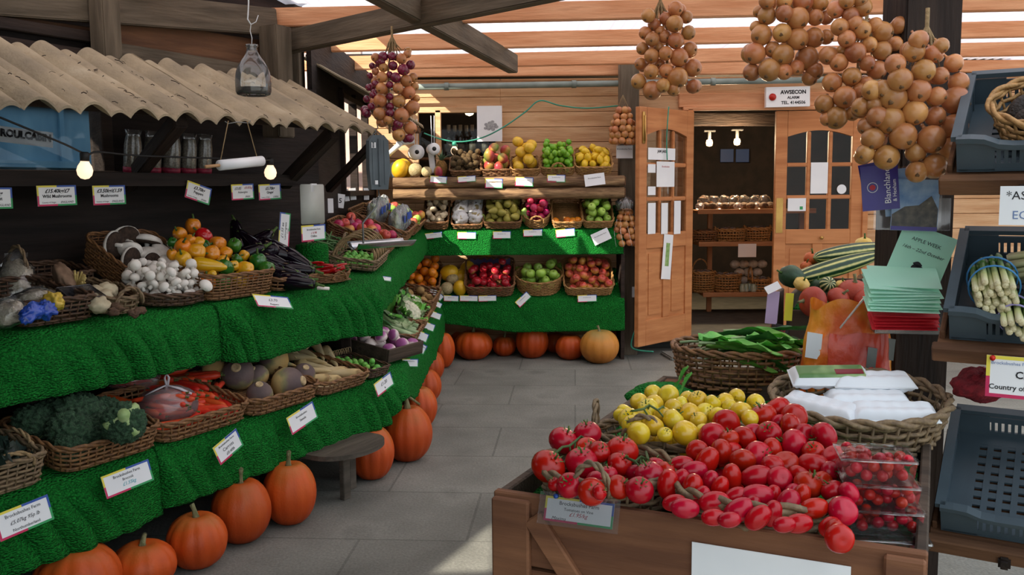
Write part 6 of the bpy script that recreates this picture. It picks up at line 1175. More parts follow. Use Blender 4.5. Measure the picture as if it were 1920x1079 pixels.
truss('green tomato vine lying among the yellow tomatoes', [fpl(ZX(x), ZY(y), .815) for x, y in ((590, 205), (640, 195), (665, 180), (700, 200), (720, 185))])
for zx, zy, dm, ux, uz in [(742, 510, 108, .1, 1), (845, 527, 106, .15, 1), (815, 612, 100, 1, -.1), (770, 588, 84, .9, .2), (937, 585, 108, 1, .15), (960, 525, 86, .3, .9), (920, 500, 84, .2, .9), (1040, 618, 112, .8, .5), (1115, 560, 118, 1, .1), (1025, 560, 84, .7, .4), (1120, 650, 104, .5, .5), (1180, 632, 96, .2, .9), (935, 650, 86, 1, 0), (1245, 597, 118, .25, 1), (1355, 612, 104, .9, .2), (1290, 675, 98, 1, .15), (1010, 480, 98, -.1, 1), (1115, 478, 112, .9, .2), (905, 415, 110, .45, .9), (850, 455, 98, .9, .2), (800, 428, 88, .9, .1), (790, 490, 84, .5, .6), (880, 560, 80, .5, .7), (1000, 660, 80, 1, .1), (1230, 680, 80, 1, .1), (1090, 600, 80, .4, .6), (1300, 560, 90, .3, .9), (1180, 560, 84, .2, .8)]:
    tom('plum_tomato', zx, zy, dm*.92, 'shiny red plum tomato in the front twig basket', 'red plum tomatoes', C_R*ux+Vector((0, -.1, 1))*uz)
for zx, zy, dm in [(985, 255, 106), (930, 312, 108), (965, 375, 98), (865, 372, 86), (1060, 320, 98), (1097, 310, 102), (1140, 222, 102), (1200, 195, 102), (1270, 230, 104), (1255, 265, 94), (1165, 297, 94), (1265, 345, 118), (1395, 310, 108), (1315, 302, 84), (1180, 362, 86), (1120, 392, 112), (1055, 412, 98), (1235, 427, 108), (1350, 432, 118), (1440, 402, 104), (1350, 375, 86), (1510, 408, 76), (1210, 490, 98), (1330, 512, 112), (1420, 457, 76), (1430, 537, 88), (1505, 477, 82), (1475, 622, 112), (1500, 547, 84), (1440, 700, 80), (1460, 738, 110), (1005, 370, 86), (1275, 550, 80), (1180, 430, 84), (1290, 470, 80), (1000, 320, 80), (1210, 260, 80), (1480, 440, 80), (1390, 500, 80), (1420, 690, 90)]:
    tom('tomato', zx, zy, dm, 'round red tomato in the big heap between the plum tomatoes and the egg boxes', 'round red tomatoes', jit(.8, (0, -.3, .5)), parts=g.random() < .4)
for i in range(34):                           # lower layer that the gaps show
    x, y = g.uniform(.35, .86), g.uniform(.10, .60); z = FZ+.045; p = F(x, y, z)
    put('tomato', p, .034, 'round red tomato in the big heap between the plum tomatoes and the egg boxes', 'round red tomatoes', jit(.9), cat='tomato', parts=False)
for i in range(12): put('tomato', mwv @ Vector((g.uniform(-.1, .1), g.uniform(.05, .22), .035)), .033, 'large red vine tomato heaped in the twig basket behind the loop handle', 'red vine tomatoes', jit(.9), cat='tomato', parts=False)
for zx, zy, dm in [(680, 130, 68), (745, 138, 80), (620, 165, 68), (685, 175, 72), (825, 155, 64), (868, 157, 72), (660, 195, 82), (580, 237, 84), (765, 192, 72), (765, 240, 84), (830, 215, 84), (900, 212, 78), (977, 170, 80), (1030, 145, 64), (1110, 172, 74), (1050, 205, 80), (950, 225, 68), (680, 265, 84), (620, 298, 88), (815, 296, 100), (730, 303, 60), (590, 262, 76), (870, 242, 66), (1085, 235, 66), (892, 292, 66), (640, 230, 74), (720, 225, 72), (560, 205, 60), (540, 220, 50), (1000, 190, 64), (930, 170, 64), (800, 175, 60), (1130, 200, 60)]:
    tom('yellow_tomato', zx, zy, dm, 'yellow tomato heaped in the twig basket with twisted handles', 'yellow tomatoes', jit(.8, (0, -.3, .5)), parts=g.random() < .5)
for i in range(22): put('yellow_tomato', mwy @ Vector((g.uniform(-.15, .15), g.uniform(.05, .22), .04)), .030, 'yellow tomato heaped in the twig basket with twisted handles', 'yellow tomatoes', jit(.9), cat='tomato', parts=False)
# punnets of cherry tomatoes
base = at_z(1660, 1012, FZ+.01); base.z = 0
for i in range(3):
    c = base+Vector((.012*(2-i)-.012, .055-.006*i, FZ+.014+.058*i)); lab = ('lowest punnet in the stack of cherry tomatoes', 'middle punnet in the stack of cherry tomatoes', 'topmost clear punnet of cherry tomatoes')[i]
    t = punnet(lab, c, R(-12), .15, .115, .052, 'punnet_plastic'); fl = MB()
    def lid(u, v): x, y = (u-.5)*.158, (v-.5)*.123; return Vector((x, y, .056+.012*math.sin(PI*u)*math.sin(PI*v)+.004*noise.noise((x*60, y*60, i*3))))
    fl.grid(lid, 18, 14); fl.tube([(-.075, -.058, .054), (.075, -.058, .054)], .0025, 5); add('lid_film', fl.mesh('lid_film', M['punnet_plastic']), t)
    for x, y, z, q in drop(.14, .105, .0125, 44, .004, seed=i+60): 
        if z < .055: put('cherry_tomato', TRS(c, (0, 0, R(-10))) @ Vector((x, y-.0525, z)), .0125, 'cherry tomato inside the '+('lowest', 'middle', 'topmost')[i]+' clear punnet', 'cherry tomatoes in the '+('lowest', 'middle', 'topmost')[i]+' punnet', cat='tomato')
p = base+Vector((-.01, -.02, FZ+.012)); punnet('crumpled empty clear punnet lid under the cherry tomato stack', p, R(-14), .17, .08, .016, 'punnet_plastic')
# leaf basket, egg basket, bag
mw, _ = fb('deep brown wicker basket of fresh green leaves with side handles', 1400, 745, FZ, .45, .38, .135, rz=R(-6), mat='wicker', strand=.011, handles=('end_b',), hh=.03, hw=.06, flare=.10)
g2 = random.Random(5)
for i in range(46):
    me = leaf_mesh(g2.uniform(.16, .24), g2.uniform(.07, .10), curl=g2.uniform(.15, .5), ruf=.22, fold=.35, seed=i).mesh('spinach_leaf', m_lef2 if i % 3 else m_lef) if i < 8 else lfm[i % 8]
    if i < 8: lfm = (lfm if i else [])+[me]
    a = g2.uniform(-.5, .5); l = mw @ TRS((g2.uniform(-.16, .12), g2.uniform(.03, .28), .115+.0016*i), (g2.uniform(-.05, .25), g2.uniform(-.4, .4), -PI/2+a))
    t = thing('spinach_leaf', 'fresh green leaf lying in the deep wicker basket', 'leaf', me, mw=l, group='fresh green leaves')
    if i % 3 == 0: add('leaf_stalk', MB().tube([(0, .02, .001), (0, -.03, .004), (.004, -.07, .002)], [.004, .005, .006], 6).mesh('leaf_stalk', m_lef3), t)
for px, py in ((1287, 700), (1280, 688)): thing('spinach_leaf', 'green leaf drooping over the side of the deep wicker basket', 'leaf', lfm[2], mw=TRS(at_z(px+12, py, .845), (-.9, .2, PI/2-.2), .7), group='drooping leaves')
mwe, _ = fb('large oval wicker basket of white foam egg boxes', 1622, 800, .80, .42, .37, .10, rz=R(-15), tilt=R(9), mat='wicker_grey', strand=.012, handles=(), flare=.14)
def egg_box(label, M0, L_=.225, W_=.092, H_=.046, printed=False):
    def f(u, v):
        x = (u-.5)*L_; y = (v-.5)*W_; ex = min(u, 1-u)*L_; ey = min(v, 1-v)*W_; e = min(1, min(ex/.025, ey/.022)); r = .0012*math.cos(u*6*2*PI) if not printed else 0
        return Vector((x, y, H_*(.42+.58*math.sin(e*PI/2))+r*e-.006*math.exp(-((v-.5)/.12)**2)*(0 if printed else e)))
    def f2(u, v): x = (u-.5)*L_*.98; y = (v-.5)*W_*.98; ex = min(u, 1-u)*L_; ey = min(v, 1-v)*W_; e = min(1, min(ex/.02, ey/.018)); return Vector((x, y, .42*H_-H_*.5*math.sin(e*PI/2)*(.7+.3*abs(math.cos(u*6*PI)))))
    t = thing('egg_box', label, 'egg box', MB().grid(f, 60, 24).mesh('lid', M['foam_white']), mw=M0); add('base', MB().grid(f2, 48, 20).mesh('base', M['foam_white']), t)
    add('rim', MB().tube([(-L_/2, -W_/2, .42*H_), (L_/2, -W_/2, .42*H_), (L_/2, W_/2, .42*H_), (-L_/2, W_/2, .42*H_)], .003, 5, True).mesh('rim', M['foam_white']), t)
    if printed:
        def fp(u, v): return Vector(f(.08+.84*u, .12+.76*v))+Vector((0, 0, .0012))
        m = pm('egg_label', '4E7A3A', '8FB070', rough=.4, scale=9, c3='B8402E', lo=.42, hi=.55, detail=2); add('printed_label', MB().grid(fp, 30, 12).mesh('printed_label', m), t)
        def fq(u, v): return Vector(f(.55+.35*u, .2+.3*v))+Vector((0, 0, .002))
        add('printed_panel', MB().grid(fq, 12, 5).mesh('printed_panel', pm('egg_red', '7E1626', rough=.4)), t)
    return t
for x, y, z, rz, rx, lab, pr in [(-.11, .11, .075, -.5, .05, 'white foam egg box slanting at the near end of the basket', False), (.02, .16, .085, .10, .0, 'white foam egg box in the middle of the basket', False), (.08, .085, .08, .10, .1, 'white foam egg box at the front of the basket', False), (.04, .23, .115, .12, .0, 'white foam egg box lying on the others at the back', False), (-.08, .23, .125, .16, .16, 'egg box with a printed green and red lid on top of the others', True)]:
    egg_box(lab, mwe @ TRS((x, y, z), (rx, 0, rz)), printed=pr)
# orange carrier bag
def bagf(u, v):
    a = 2*PI*u; sx_, sy_ = .165*(1-.24*v), .075*(1-.15*v)+.012*math.sin(v*6); q = 3.2
    c, s = math.cos(a), math.sin(a); x = sx_*math.copysign(abs(c)**(2/q), c); y = sy_*math.copysign(abs(s)**(2/q), s); n = noise.noise((x*14, y*14, v*4)); n2 = abs(noise.noise((x*30, y*30+3, v*9)))
    return Vector((x*(1+.06*n), y*(1+.2*n)-.02*n2, .255*v+.012*n*v+.014*math.sin(a*3)*max(0, v-.8)*4))
m_bag = pm('bag_orange', 'DE5A16', 'F09028', rough=.38, scale=7, c3='F0BE50', bump=.5, bscale=26, coat=.2, detail=3, lo=.38, hi=.58)
p = at_y(1588, 640, 2.97); bt = thing('carrier_bag', 'orange printed plastic carrier bag standing behind the egg boxes', 'bag', MB().grid(bagf, 72, 26).mesh('carrier_bag', m_bag), mw=TRS((p.x, p.y, FZ+.005), (0, 0, R(-12)), (.96, .85, 1.42)))
add('side_panel', MB().grid(lambda u, v: Vector(bagf(.70+.22*u, .08+.66*v))+Vector((0, -.004, 0)), 22, 12).mesh('side_panel', pm('bag_red', 'C8341C', 'D84A22', rough=.35, scale=12, coat=.2, bump=.4, bscale=30)), bt)
add('handle', MB().tube([(-.03, -.05, .20), (.02, -.06, .25), (.05, -.05, .275), (.075, -.03, .26), (.08, -.03, .235)], [.012, .012, .010, .010, .012], 6, flat=.3).mesh('handle', M['film'] if 0 else pm('bag_white', 'E4DDD8', rough=.4)), bt)
for u, v, w_, h, k in ((.62, .62, .05, .06, 'white_card'), (.80, .52, .03, .055, 'dull_steel'), (.93, .60, .03, .05, 'dull_steel')):
    q = Vector(bagf(u, v)); add('printed_block', MB().box((q.x, q.y-.008, q.z), (w_, .002, h), rot=Matrix.Rotation(R(6), 3, 'Y')).mesh('printed_block', M[k], False), bt)
# cards on the stand
def fcard(label, px, py, d, wpx, hpx, roll, lines, lean=0.0, **kw): return pin_card('F', px, py, d, wpx, hpx, roll, label, lines, lean, **kw)
BF = 'Brocksbushes Farm'
t = fcard('price card in a clear sleeve pinned to the stand below the vine tomatoes', 1085, 961, -.022, 128, 46, R(1), [(BF, .26, .22), ('Tomatoes on Vine', .03, .17), ('£1.95/kg', -.15, .23, dict(mat='red_pen', shear=.35)), ('Maxima', -.36, .2, dict(shear=.35, x=-.28))], lean=R(22))
add('clear_sleeve', MB().box((0, -.003, 0), (size(at_d('F', 1085, 961, 0), 158), .0008, size(at_d('F', 1085, 961, 0), 60))).mesh('clear_sleeve', M['film'], False), t)
add('drawing_pin', MB().lathe([(0, -.004), (.005, -.003), (.003, .002), (.006, .004), (0, .005)], 10, mat=Matrix.Translation((-.055, -.005, .028)) @ Matrix.Rotation(R(90), 4, 'X')).mesh('drawing_pin', M['blue_ink']), t)
fcard('large blank white notice fixed to the front of the stand', 1440, 1096, -.006, 286, 118, R(0), [], border=False, name='notice', cat='notice')
# ================================================================== squash stand by the door
qs = at_y(1478, 640, 4.05); SQ = TRS((qs.x, qs.y, 0), (0, 0, R(-23)))
t = thing('squash_stand', 'dark wooden stand of marrows and squashes in front of the closed door leaf', 'stand', mw=SQ)
for nm, c, s in (('front_board', (.30, .0, .80), (.6, .02, .20)), ('side_board', (0, .25, .84), (.02, .52, .24)), ('side_board', (.6, .25, .84), (.02, .52, .24)), ('back_board', (.30, .5, .86), (.6, .02, .28)), ('base', (.3, .25, .74), (.58, .5, .02)), ('leg', (.02, .02, .36), (.04, .04, .72)), ('leg', (.58, .02, .36), (.04, .04, .72)), ('leg', (.02, .48, .36), (.04, .04, .72)), ('leg', (.58, .48, .36), (.04, .04, .72))): add(nm, MB().box(c, s, ch=.004).mesh(nm, M['crate_dark'], False), t)
add('end_panel', MB().box((-.06, .10, .76), (.02, .30, .42), ch=.004).mesh('end_panel', M['crate_dark'], False), t)
flat_mat('turf_mat', 'artificial grass under the squashes on the dark stand', [SQ @ Vector(v) for v in ((-.02, .03, 0), (.58, .03, 0), (.58, .48, 0), (-.02, .48, 0))], .90, 5)
def sq(k, px, py, Y, rp, lab, up=(0, -.3, 1), group=None, cat='squash', **kw): p = at_y(px, py, Y); return put(k, p, size(p, rp), lab, group, up, cat=cat, **kw)
def mar(a, b_, Y0, Y1, lab, sp):
    p0 = at_y(*a, Y0); p1 = at_y(*b_, Y1); t = thing('marrow', lab, 'marrow', P['marrow']['me'], mw=aim(p1-p0, (p0+p1)/2, sp, (.70, .70, (p1-p0).length/.46)))
    for nm, me, m_ in P['marrow']['parts']: add(nm, me, t, mw=m_)
mar((1524, 484), (1664, 464), 4.25, 4.42, 'upper of two striped green marrows lying on the squashes', .3); mar((1478, 527), (1648, 478), 4.12, 4.32, 'lower of two striped green marrows lying on the squashes', 1.2)
t = sq('green_squash', 1484, 519, 4.10, 21, 'dark green knobbly squash at the end of the lower marrow', (-.8, -.3, .3))
sq('yellow_gourd', 1503, 533, 4.02, 15, 'yellow green warty gourd beside the dark green squash', (.2, -.6, .7), cat='gourd'); sq('striped_gourd', 1552, 534, 4.05, 15, 'small round gourd with pale stripes', (0, -.9, .4), cat='gourd'); sq('yellow_gourd', 1579, 536, 4.06, 13, 'pale yellow gourd next to the striped one', cat='gourd')
sq('orange_gourd', 1522, 486, 4.35, 15, 'orange and white turban gourd behind the upper marrow', cat='gourd'); sq('orange_gourd', 1512, 500, 4.30, 11, 'small orange gourd behind the marrows', cat='gourd'); sq('yellow_gourd', 1620, 458, 4.5, 16, 'yellow gourd showing above the upper marrow', cat='gourd'); sq('yellow_gourd', 1655, 478, 4.3, 13, 'yellow gourd at the far end of the marrows', cat='gourd'); sq('green_squash', 1532, 540, 4.12, 14, 'green gourd in the shade under the lower marrow', cat='gourd')
sq('red_squash', 1524, 566, 3.95, 29, 'dark red squash with a pale brown patch at the near corner of the stand', (-.9, -.3, .1)); sq('red_squash', 1600, 550, 4.02, 31, 'largest dark red squash with its stem standing up'); sq('red_squash', 1572, 560, 3.98, 22, 'small dark red squash between the two larger ones', (.3, -.6, .6)); sq('red_squash', 1628, 566, 3.95, 28, 'dark red squash half hidden by the orange bag', (.2, -.4, .8)); sq('red_squash', 1548, 590, 3.92, 20, 'dark red squash low behind the orange bag', (-.3, -.6, .6))
b = MB()
for k in range(40): a = k*.16; b.tube([at_y(1585+k*1.6+rnd(-2, 2), 560-k*1.2, 4.45), at_y(1610+k*1.5+rnd(-2, 2), 520-k*1.0+rnd(-3, 3), 4.5)], .005, 4)
thing('twig_panel', 'slanting wicker side of a basket behind the red squashes', 'basket', b.mesh('twig_panel', M['wicker']))
pk = pm('lilac_card', 'C9B2D6', rough=.6); yk = pm('yellow_card', 'E2DA3A', rough=.6); M['lilac_card'] = pk; M['yellow_card'] = yk; M['slate'] = pm('slate', '2A2422', rough=.8)
def ycard(label, px, py, Y, wpx, hpx, roll, lines, n=(0, -1), lean=0.0, **kw): p = at_y(px, py, Y); return card(label, face(p, n, roll, lean), size(p, wpx), size(p, hpx), lines, **kw)
SC_ = [('ccccc', .2, .13), ('ccccc', .0, .13), ('ccccc', -.2, .13)]
ycard('tall lilac card hanging at the corner of the squash stand', 1448, 577, 3.98, 22, 62, R(-4), [], border=False, mat='lilac_card', n=(-.3, -1)); ycard('white folded card on top of the squash stand corner', 1449, 540, 3.97, 28, 16, R(30), [], border=False, n=(-.3, -1), lean=R(30)); ycard('tall yellow card on the squash stand', 1479, 576, 3.97, 15, 52, R(-3), [], border=False, mat='yellow_card', n=(-.1, -1))
ycard('small black slate leaning against the squash stand', 1463, 628, 3.93, 26, 38, R(-14), [('ood', .18, .24, dict(mat='red_pen')), ('2ua', -.12, .24, dict(mat='red_pen'))], border=False, mat='slate', name='slate', cat='slate')
# ================================================================== dark post with leaflets
beam('dark_post', (1.345, 3.04, 0), (1.345, 3.04, 2.6), .18, .19, 'dark_timber', 'thick dark post carrying the leaflets and brochures', 'post', up=(0, 1, 0))
M['mint'] = pm('mint_paper', 'B4F0D4', 'BEF4DC', rough=.6, scale=4); M['red_paper'] = pm('red_paper', 'D41C2C', 'DE2836', rough=.6); M['purple'] = pm('brochure_purple', '2A1E78', '35288C', rough=.3); M['photo_sky'] = pm('photo_sky', '4E7CB0', '9DB8D0', rough=.3, scale=14); M['photo_dark'] = pm('photo_dark', '2C2A26', '5A5548', rough=.35, scale=40, c3='8E8A74'); M['ring_red'] = pm('ring_red', 'B81830', rough=.5)
nP = (-.22, -1)
def lcard(label, px, py, Y, wpx, hpx, roll, lines, mat, lean=0, **kw): return ycard(label, px, py, Y, wpx, hpx, roll, lines, n=nP, lean=lean, border=False, mat=mat, **kw)
t = lcard('green apple week leaflet sticking up above the stack', 1722, 492, 2.84, 98, 128, R(-21), [('APPLE WEEK', .30, .075), ('16th – 22nd October', .16, .07, dict(shear=.3))], 'mint', R(8), name='leaflet', cat='leaflet')
ap = MB()
for dx, dz, w_, h in ((.012, -.03, .028, .02), (-.022, -.045, .02, .008)): ap.disc([(dx+w_*math.cos(a), -.0014, dz+h*math.sin(a)-.3*w_*math.cos(a)) for a in [2*PI*i/14 for i in range(14)]], (0, -.0004, 0))
ap.disc([(.0+.03*q-.015, -.0014, -.008+.009*math.sin(PI*q)) for q in [i/8 for i in range(9)]]+[(.0+.03*q-.015, -.0014, -.008-.009*math.sin(PI*q)) for q in [1-i/8 for i in range(1, 8)]], (0, -.0004, 0)); add('apple_drawing', ap.mesh('apple_drawing', M['ink'], False), t)
for i in range(9):
    p = at_y(1690+rnd(-5, 5), 520+6.5*i, 2.80-.004*i); thing('leaflet', 'mint green leaflet in the fanned stack on the dark post', 'leaflet', MB().box((0, 0, 0), (.205, .115, .0022)).mesh('leaflet', M['mint'], False), mw=TRS(p, (R(28-1.5*i), rnd(-.06, .06), R(-10+rnd(-5, 5)))), group='mint green leaflets')
for i in range(5):
    p = at_y(1694+rnd(-3, 3), 580+6*i, 2.80-.002*i); thing('leaflet', 'red leaflet at the bottom of the stack on the dark post', 'leaflet', MB().box((0, 0, 0), (.19, .105, .002)).mesh('leaflet', M['red_paper'], False), mw=TRS(p, (R(20), rnd(-.03, .06), R(-10+rnd(-4, 4)))), group='red leaflets')
p = at_y(1700, 560, 2.86); hb = MB().box((0, .05, -.03), (.2, .004, .16)).box((0, 0, -.105), (.2, .10, .004)).box((-.1, 0, -.06), (.003, .10, .09)).box((.1, 0, -.06), (.003, .10, .09)).box((0, -.05, -.09), (.2, .003, .03))
thing('leaflet_holder', 'clear plastic holder for the green and red leaflets', 'holder', hb.mesh('leaflet_holder', M['film'], False), mw=TRS(p, (0, 0, R(-12))))
t = lcard('purple brochure with a red emblem, turned sideways', 1650, 352, 2.83, 66, 84, R(5), [], 'purple', name='brochure', cat='brochure')
add('emblem', MB().lathe([(0, -.001), (.0085, -.001), (.0085, .0006), (0, .0006)], 18, mat=Matrix.Translation((-.022, -.0018, .002)) @ Matrix.Rotation(R(90), 4, 'X')).mesh('emblem', M['ring_red'], False), t)
M['wht'] = M['white_card']; add('emblem_ring', MB().tube([(-.022+.015*math.cos(a), -.0014, .002+.015*math.sin(a)) for a in [2*PI*i/24 for i in range(24)]], .0011, 4, True).mesh('emblem_ring', M['white_card']), t)
write(t, 'Blanchland', .022, .004, .026, 'white_card', rot=-PI/2); write(t, '& Hexham', .042, -.012, .016, 'white_card', rot=-PI/2)
t = lcard('purple brochure showing behind the sideways one', 1640, 335, 2.86, 50, 60, R(12), [], 'purple', name='brochure', cat='brochure')
t = lcard('blue brochure page peeping out above the photo guide', 1693, 360, 2.84, 66, 88, R(5), [], 'photo_sky', name='brochure', cat='brochure')
t = lcard('photo guide brochure showing a stone house under a blue sky', 1716, 385, 2.81, 82, 96, R(-2), [], 'photo_sky', name='brochure', cat='brochure')
hp = MB(); y = -.0012; hp.disc([(-.066, y, -.075), (.066, y, -.075), (.066, y, -.01), (.045, y, .03), (.01, y, .0), (-.03, y, -.005), (-.066, y, -.03)], (0, -.0004, 0)); add('house_picture', hp.mesh('house_picture', M['photo_dark'], False), t)
add('title_band', MB().box((0, -.002, -.072), (.134, .0006, .012)).mesh('title_band', M['purple'], False), t)
p = at_y(1705, 372, 2.86); thing('leaflet_holder', 'clear plastic holder for the brochures under the onions', 'holder', MB().box((0, .02, 0), (.2, .003, .20)).box((.05, -.03, -.05), (.13, .002, .10)).box((.05, 0, -.10), (.13, .05, .003)).mesh('leaflet_holder', M['film'], False), mw=TRS(p, (0, 0, R(-12))))
# ================================================================== plastic crates on the slanted rack
RK = SEC['K'][1]; TK = R(30)
def plastic_crate(label, mw, W_=.60, D_=.40, h=.105):
    m = M['grey_plastic']; t = thing('plastic_crate', label, 'crate', mw=mw)
    rm = MB(); e = .026                                          # broad rim that dips in the middle of the long sides
    def rim(x0, y0, x1, y1, dip):
        n = 18
        for i in range(n):
            a, b_ = i/n, (i+1)/n; f = lambda q: h-(dip*min(1, max(0, (q-.12)/.08), ) * (1 if q < .5 else 1) if False else (dip if .18 < q < .82 else dip*max(0, (min(q, 1-q)-.10)/.08)))
            za, zb = f(a), f(b_); X0, Y0 = x0+(x1-x0)*a, y0+(y1-y0)*a; X1, Y1 = x0+(x1-x0)*b_, y0+(y1-y0)*b_; nx, ny = (0, e/2) if abs(x1-x0) > abs(y1-y0) else (e/2, 0)
            rm.add([(X0-nx, Y0-ny, za), (X0+nx, Y0+ny, za), (X1+nx, Y1+ny, zb), (X1-nx, Y1-ny, zb), (X0-nx, Y0-ny, za-.014), (X0+nx, Y0+ny, za-.014), (X1+nx, Y1+ny, zb-.014), (X1-nx, Y1-ny, zb-.014)], [(0, 1, 2, 3), (7, 6, 5, 4), (0, 3, 7, 4), (1, 5, 6, 2), (0, 4, 5, 1), (3, 2, 6, 7)])
    rim(-W_/2, .0, W_/2, .0, .022); rim(-W_/2, D_, W_/2, D_, .0); rim(-W_/2, 0, -W_/2, D_, 0); rim(W_/2, 0, W_/2, D_, 0)
    add('rim', rm.mesh('rim', m, False), t)
    for y in (.004, D_-.004):
        b = MB(); b.box((0, y, .012), (W_-.01, .006, .024)); b.box((0, y, h-.034), (W_-.01, .006, .02)); b.box((-W_/2+.045, y, h/2-.01), (.09, .008, h-.02)); b.box((W_/2-.045, y, h/2-.01), (.09, .008, h-.02))
        n = 24
        for k in range(n): b.box((-W_/2+.09+(W_-.18)*(k+.5)/n, y, h/2-.006), ((W_-.18)/n*.55, .005, h-.04))
        add('side_panel', b.mesh('side_panel', m, False), t)
    for x in (-W_/2+.004, W_/2-.004): add('end_panel', MB().box((x, D_/2, h/2-.004), (.006, D_-.01, h-.012)).box((x, .05, h/2), (.014, .012, h-.02)).box((x, D_-.05, h/2), (.014, .012, h-.02)).mesh('end_panel', m, False), t)
    b = MB(); n1, n2 = 13, 9; x0, x1, y0, y1 = -W_/2+.06, W_/2-.06, .05, D_-.05
    b.box((0, .025, .005), (W_-.01, .05, .006)).box((0, D_-.025, .005), (W_-.01, .05, .006)).box((-W_/2+.03, D_/2, .005), (.06, D_-.1, .006)).box((W_/2-.03, D_/2, .005), (.06, D_-.1, .006))
    for k in range(n1+1): b.box((x0+(x1-x0)*k/n1, D_/2, .0055), ((x1-x0)/n1*.45, y1-y0, .006))
    for k in range(n2+1): b.box((0, y0+(y1-y0)*k/n2, .0045), (x1-x0, (y1-y0)/n2*.62, .006))
    add('base_grid', b.mesh('base_grid', m, False), t); return t
KM = []
for zr, lab in ((1.577, 'top grey plastic crate holding a basket of avocados'), (1.124, 'middle grey plastic crate holding bundles of asparagus'), (.583, 'empty grey plastic crate at the bottom of the slanted rack')):
    mw = TRS(S('K', .30, .056, zr-.092), (TK, 0, RK)); KM.append(mw); plastic_crate(lab, mw)
    kind = {1.577: 'top', 1.124: 'middle', .583: 'bottom'}[zr]
    b = MB().box((.32, .20, -.018), (.70, .44, .02), ch=.003).box((.32, -.03, -.022), (.72, .03, .05), ch=.004)
    struct('rack_shelf', 'slanting wooden shelf carrying the %s plastic crate' % kind, 'shelf', b.mesh('rack_shelf', M['plank_brown'], False), mw=mw @ T(-.30, 0, 0))
    struct('rack_side', 'thin brown side board beside the %s plastic crate' % kind, 'board', MB().box((-.018, .21, -.002), (.014, .40, .04), ch=.003).mesh('rack_side', M['plank_brown'], False), mw=mw @ T(-.30, 0, 0))
for s, lab in ((.36, 'dark rack post behind the plastic crates next to the leaflet post'), (.62, 'dark rack post behind the plastic crates at the open end')):
    q = S('K', s, .47, 0); beam('rack_post', (q.x, q.y, 0), (q.x, q.y, 1.70), .07, .07, 'dark_timber', lab, 'post', up=(0, 1, 0))
for i, zr in enumerate((1.577, 1.124, .583)):
    for s in (.16, .62): beam('rack_bearer', S('K', s, .02, zr-.15), S('K', s, .47, zr+.09), .03, .04, 'dark_timber', 'dark bearer under the slanting rack shelf', 'bearer')
for o in bpy.data.objects:
    if o.name.startswith('rack_bearer'): o['group'] = 'bearers under the rack shelves'
t, mwa = basket('round pale wicker basket of avocados in the top plastic crate', KM[0] @ Vector((-.04, .04, .022)), RK, .34, .28, .085, TK, 'oval', mat='wicker_light', strand=.010, flare=.15)
for x, y, z, r, k, up in [(-.09, .07, .07, .036, 'avocado', (.8, -.3, .3)), (-.02, .05, .075, .040, 'avocado', (1, -.2, .2)), (.06, .06, .08, .042, 'green_fruit', (0, 0, 1)), (-.07, .14, .085, .040, 'avocado', (.3, -.3, .9)), (.0, .14, .10, .046, 'avocado', (-.6, -.3, .6)), (.08, .15, .10, .042, 'avocado', (.2, -.6, .6)), (.04, .22, .115, .042, 'avocado', (.9, 0, .3)), (-.05, .22, .09, .04, 'avocado', (.5, .5, .5)), (.13, .10, .08, .04, 'green_fruit', (0, 0, 1)), (.13, .2, .10, .042, 'avocado', (.3, -.3, .8)), (-.12, .14, .06, .036, 'avocado', (.3, .4, .7))]:
    put(k, mwa @ Vector((x, y, z)), r, 'dark avocado in the round pale wicker basket' if k == 'avocado' else 'green fruit lying among the dark avocados', 'dark avocados' if k == 'avocado' else 'green fruit among avocados', mwa.to_3x3() @ Vector(up), cat='avocado', name=k)
stk_me = MB().tube([(0, 0, -.105), (0, 0, -.02), (0, 0, .045)], [.0085, .0082, .0072], 8).lathe([(.0075, .04), (.010, .052), (.0088, .07), (.005, .09), (0, .102)], 8, lambda a, t: 1+.12*math.cos(3*a+t*20)).mesh('stalk', m_asp)
cut_me = MB().lathe([(.0083, -.1052), (.0075, -.107), (0, -.107)], 8).mesh('cut_end', m_aspc); band = pm('rubber_band_blue', '3F86C0', rough=.5); band2 = pm('rubber_band_lilac', '9A90C8', rough=.5)
def bundle(label, mw, n, bcol, seed):
    g = random.Random(seed); t = thing('asparagus_bundle', label, 'asparagus', mw=mw); R_ = .0098*math.sqrt(n)
    for i in range(n):
        a = i*2.39996; rr = R_*math.sqrt((i+.5)/n); o = add('stalk', stk_me, t, mw=TRS((rr*math.cos(a), rr*math.sin(a), g.uniform(-.012, .008)), (g.uniform(-.04, .04), g.uniform(-.04, .04), g.uniform(0, 6)))); add('cut_end', cut_me, o)
    for z in (-.035, .035): add('rubber_band', MB().tube([((R_+.009)*math.cos(a), (R_+.009)*math.sin(a), z+.004*math.sin(a*2)) for a in [2*PI*i/24 for i in range(24)]], .0026, 5, True, flat=1.5).mesh('rubber_band', bcol), t)
cam_l = (KM[1].inverted() @ CAM)
for x, y, z, n, bc, lab, ax_ in [(-.205, .14, .075, 30, band, 'thick bundle of asparagus with blue bands and its pale cut ends facing out', 0), (-.06, .14, .07, 22, band, 'second bundle of asparagus with a blue band beside the thick one', 0), (-.06, .27, .06, 18, band2, 'bundle of asparagus lying behind the thick one with a lilac band', (1, .2, .1)), (.13, .16, .07, 22, band2, 'bundle of asparagus furthest along the crate', 0), (-.15, .06, .035, 10, band2, 'small low bundle of asparagus with a lilac band at the crate front', 0)]:
    bundle(lab, KM[1] @ aim(ax_ or KM[1].to_3x3().inverted() @ Vector((.42+.3*x, .86, .26)), (x, y, z+.02)), n, bc, int(x*100))
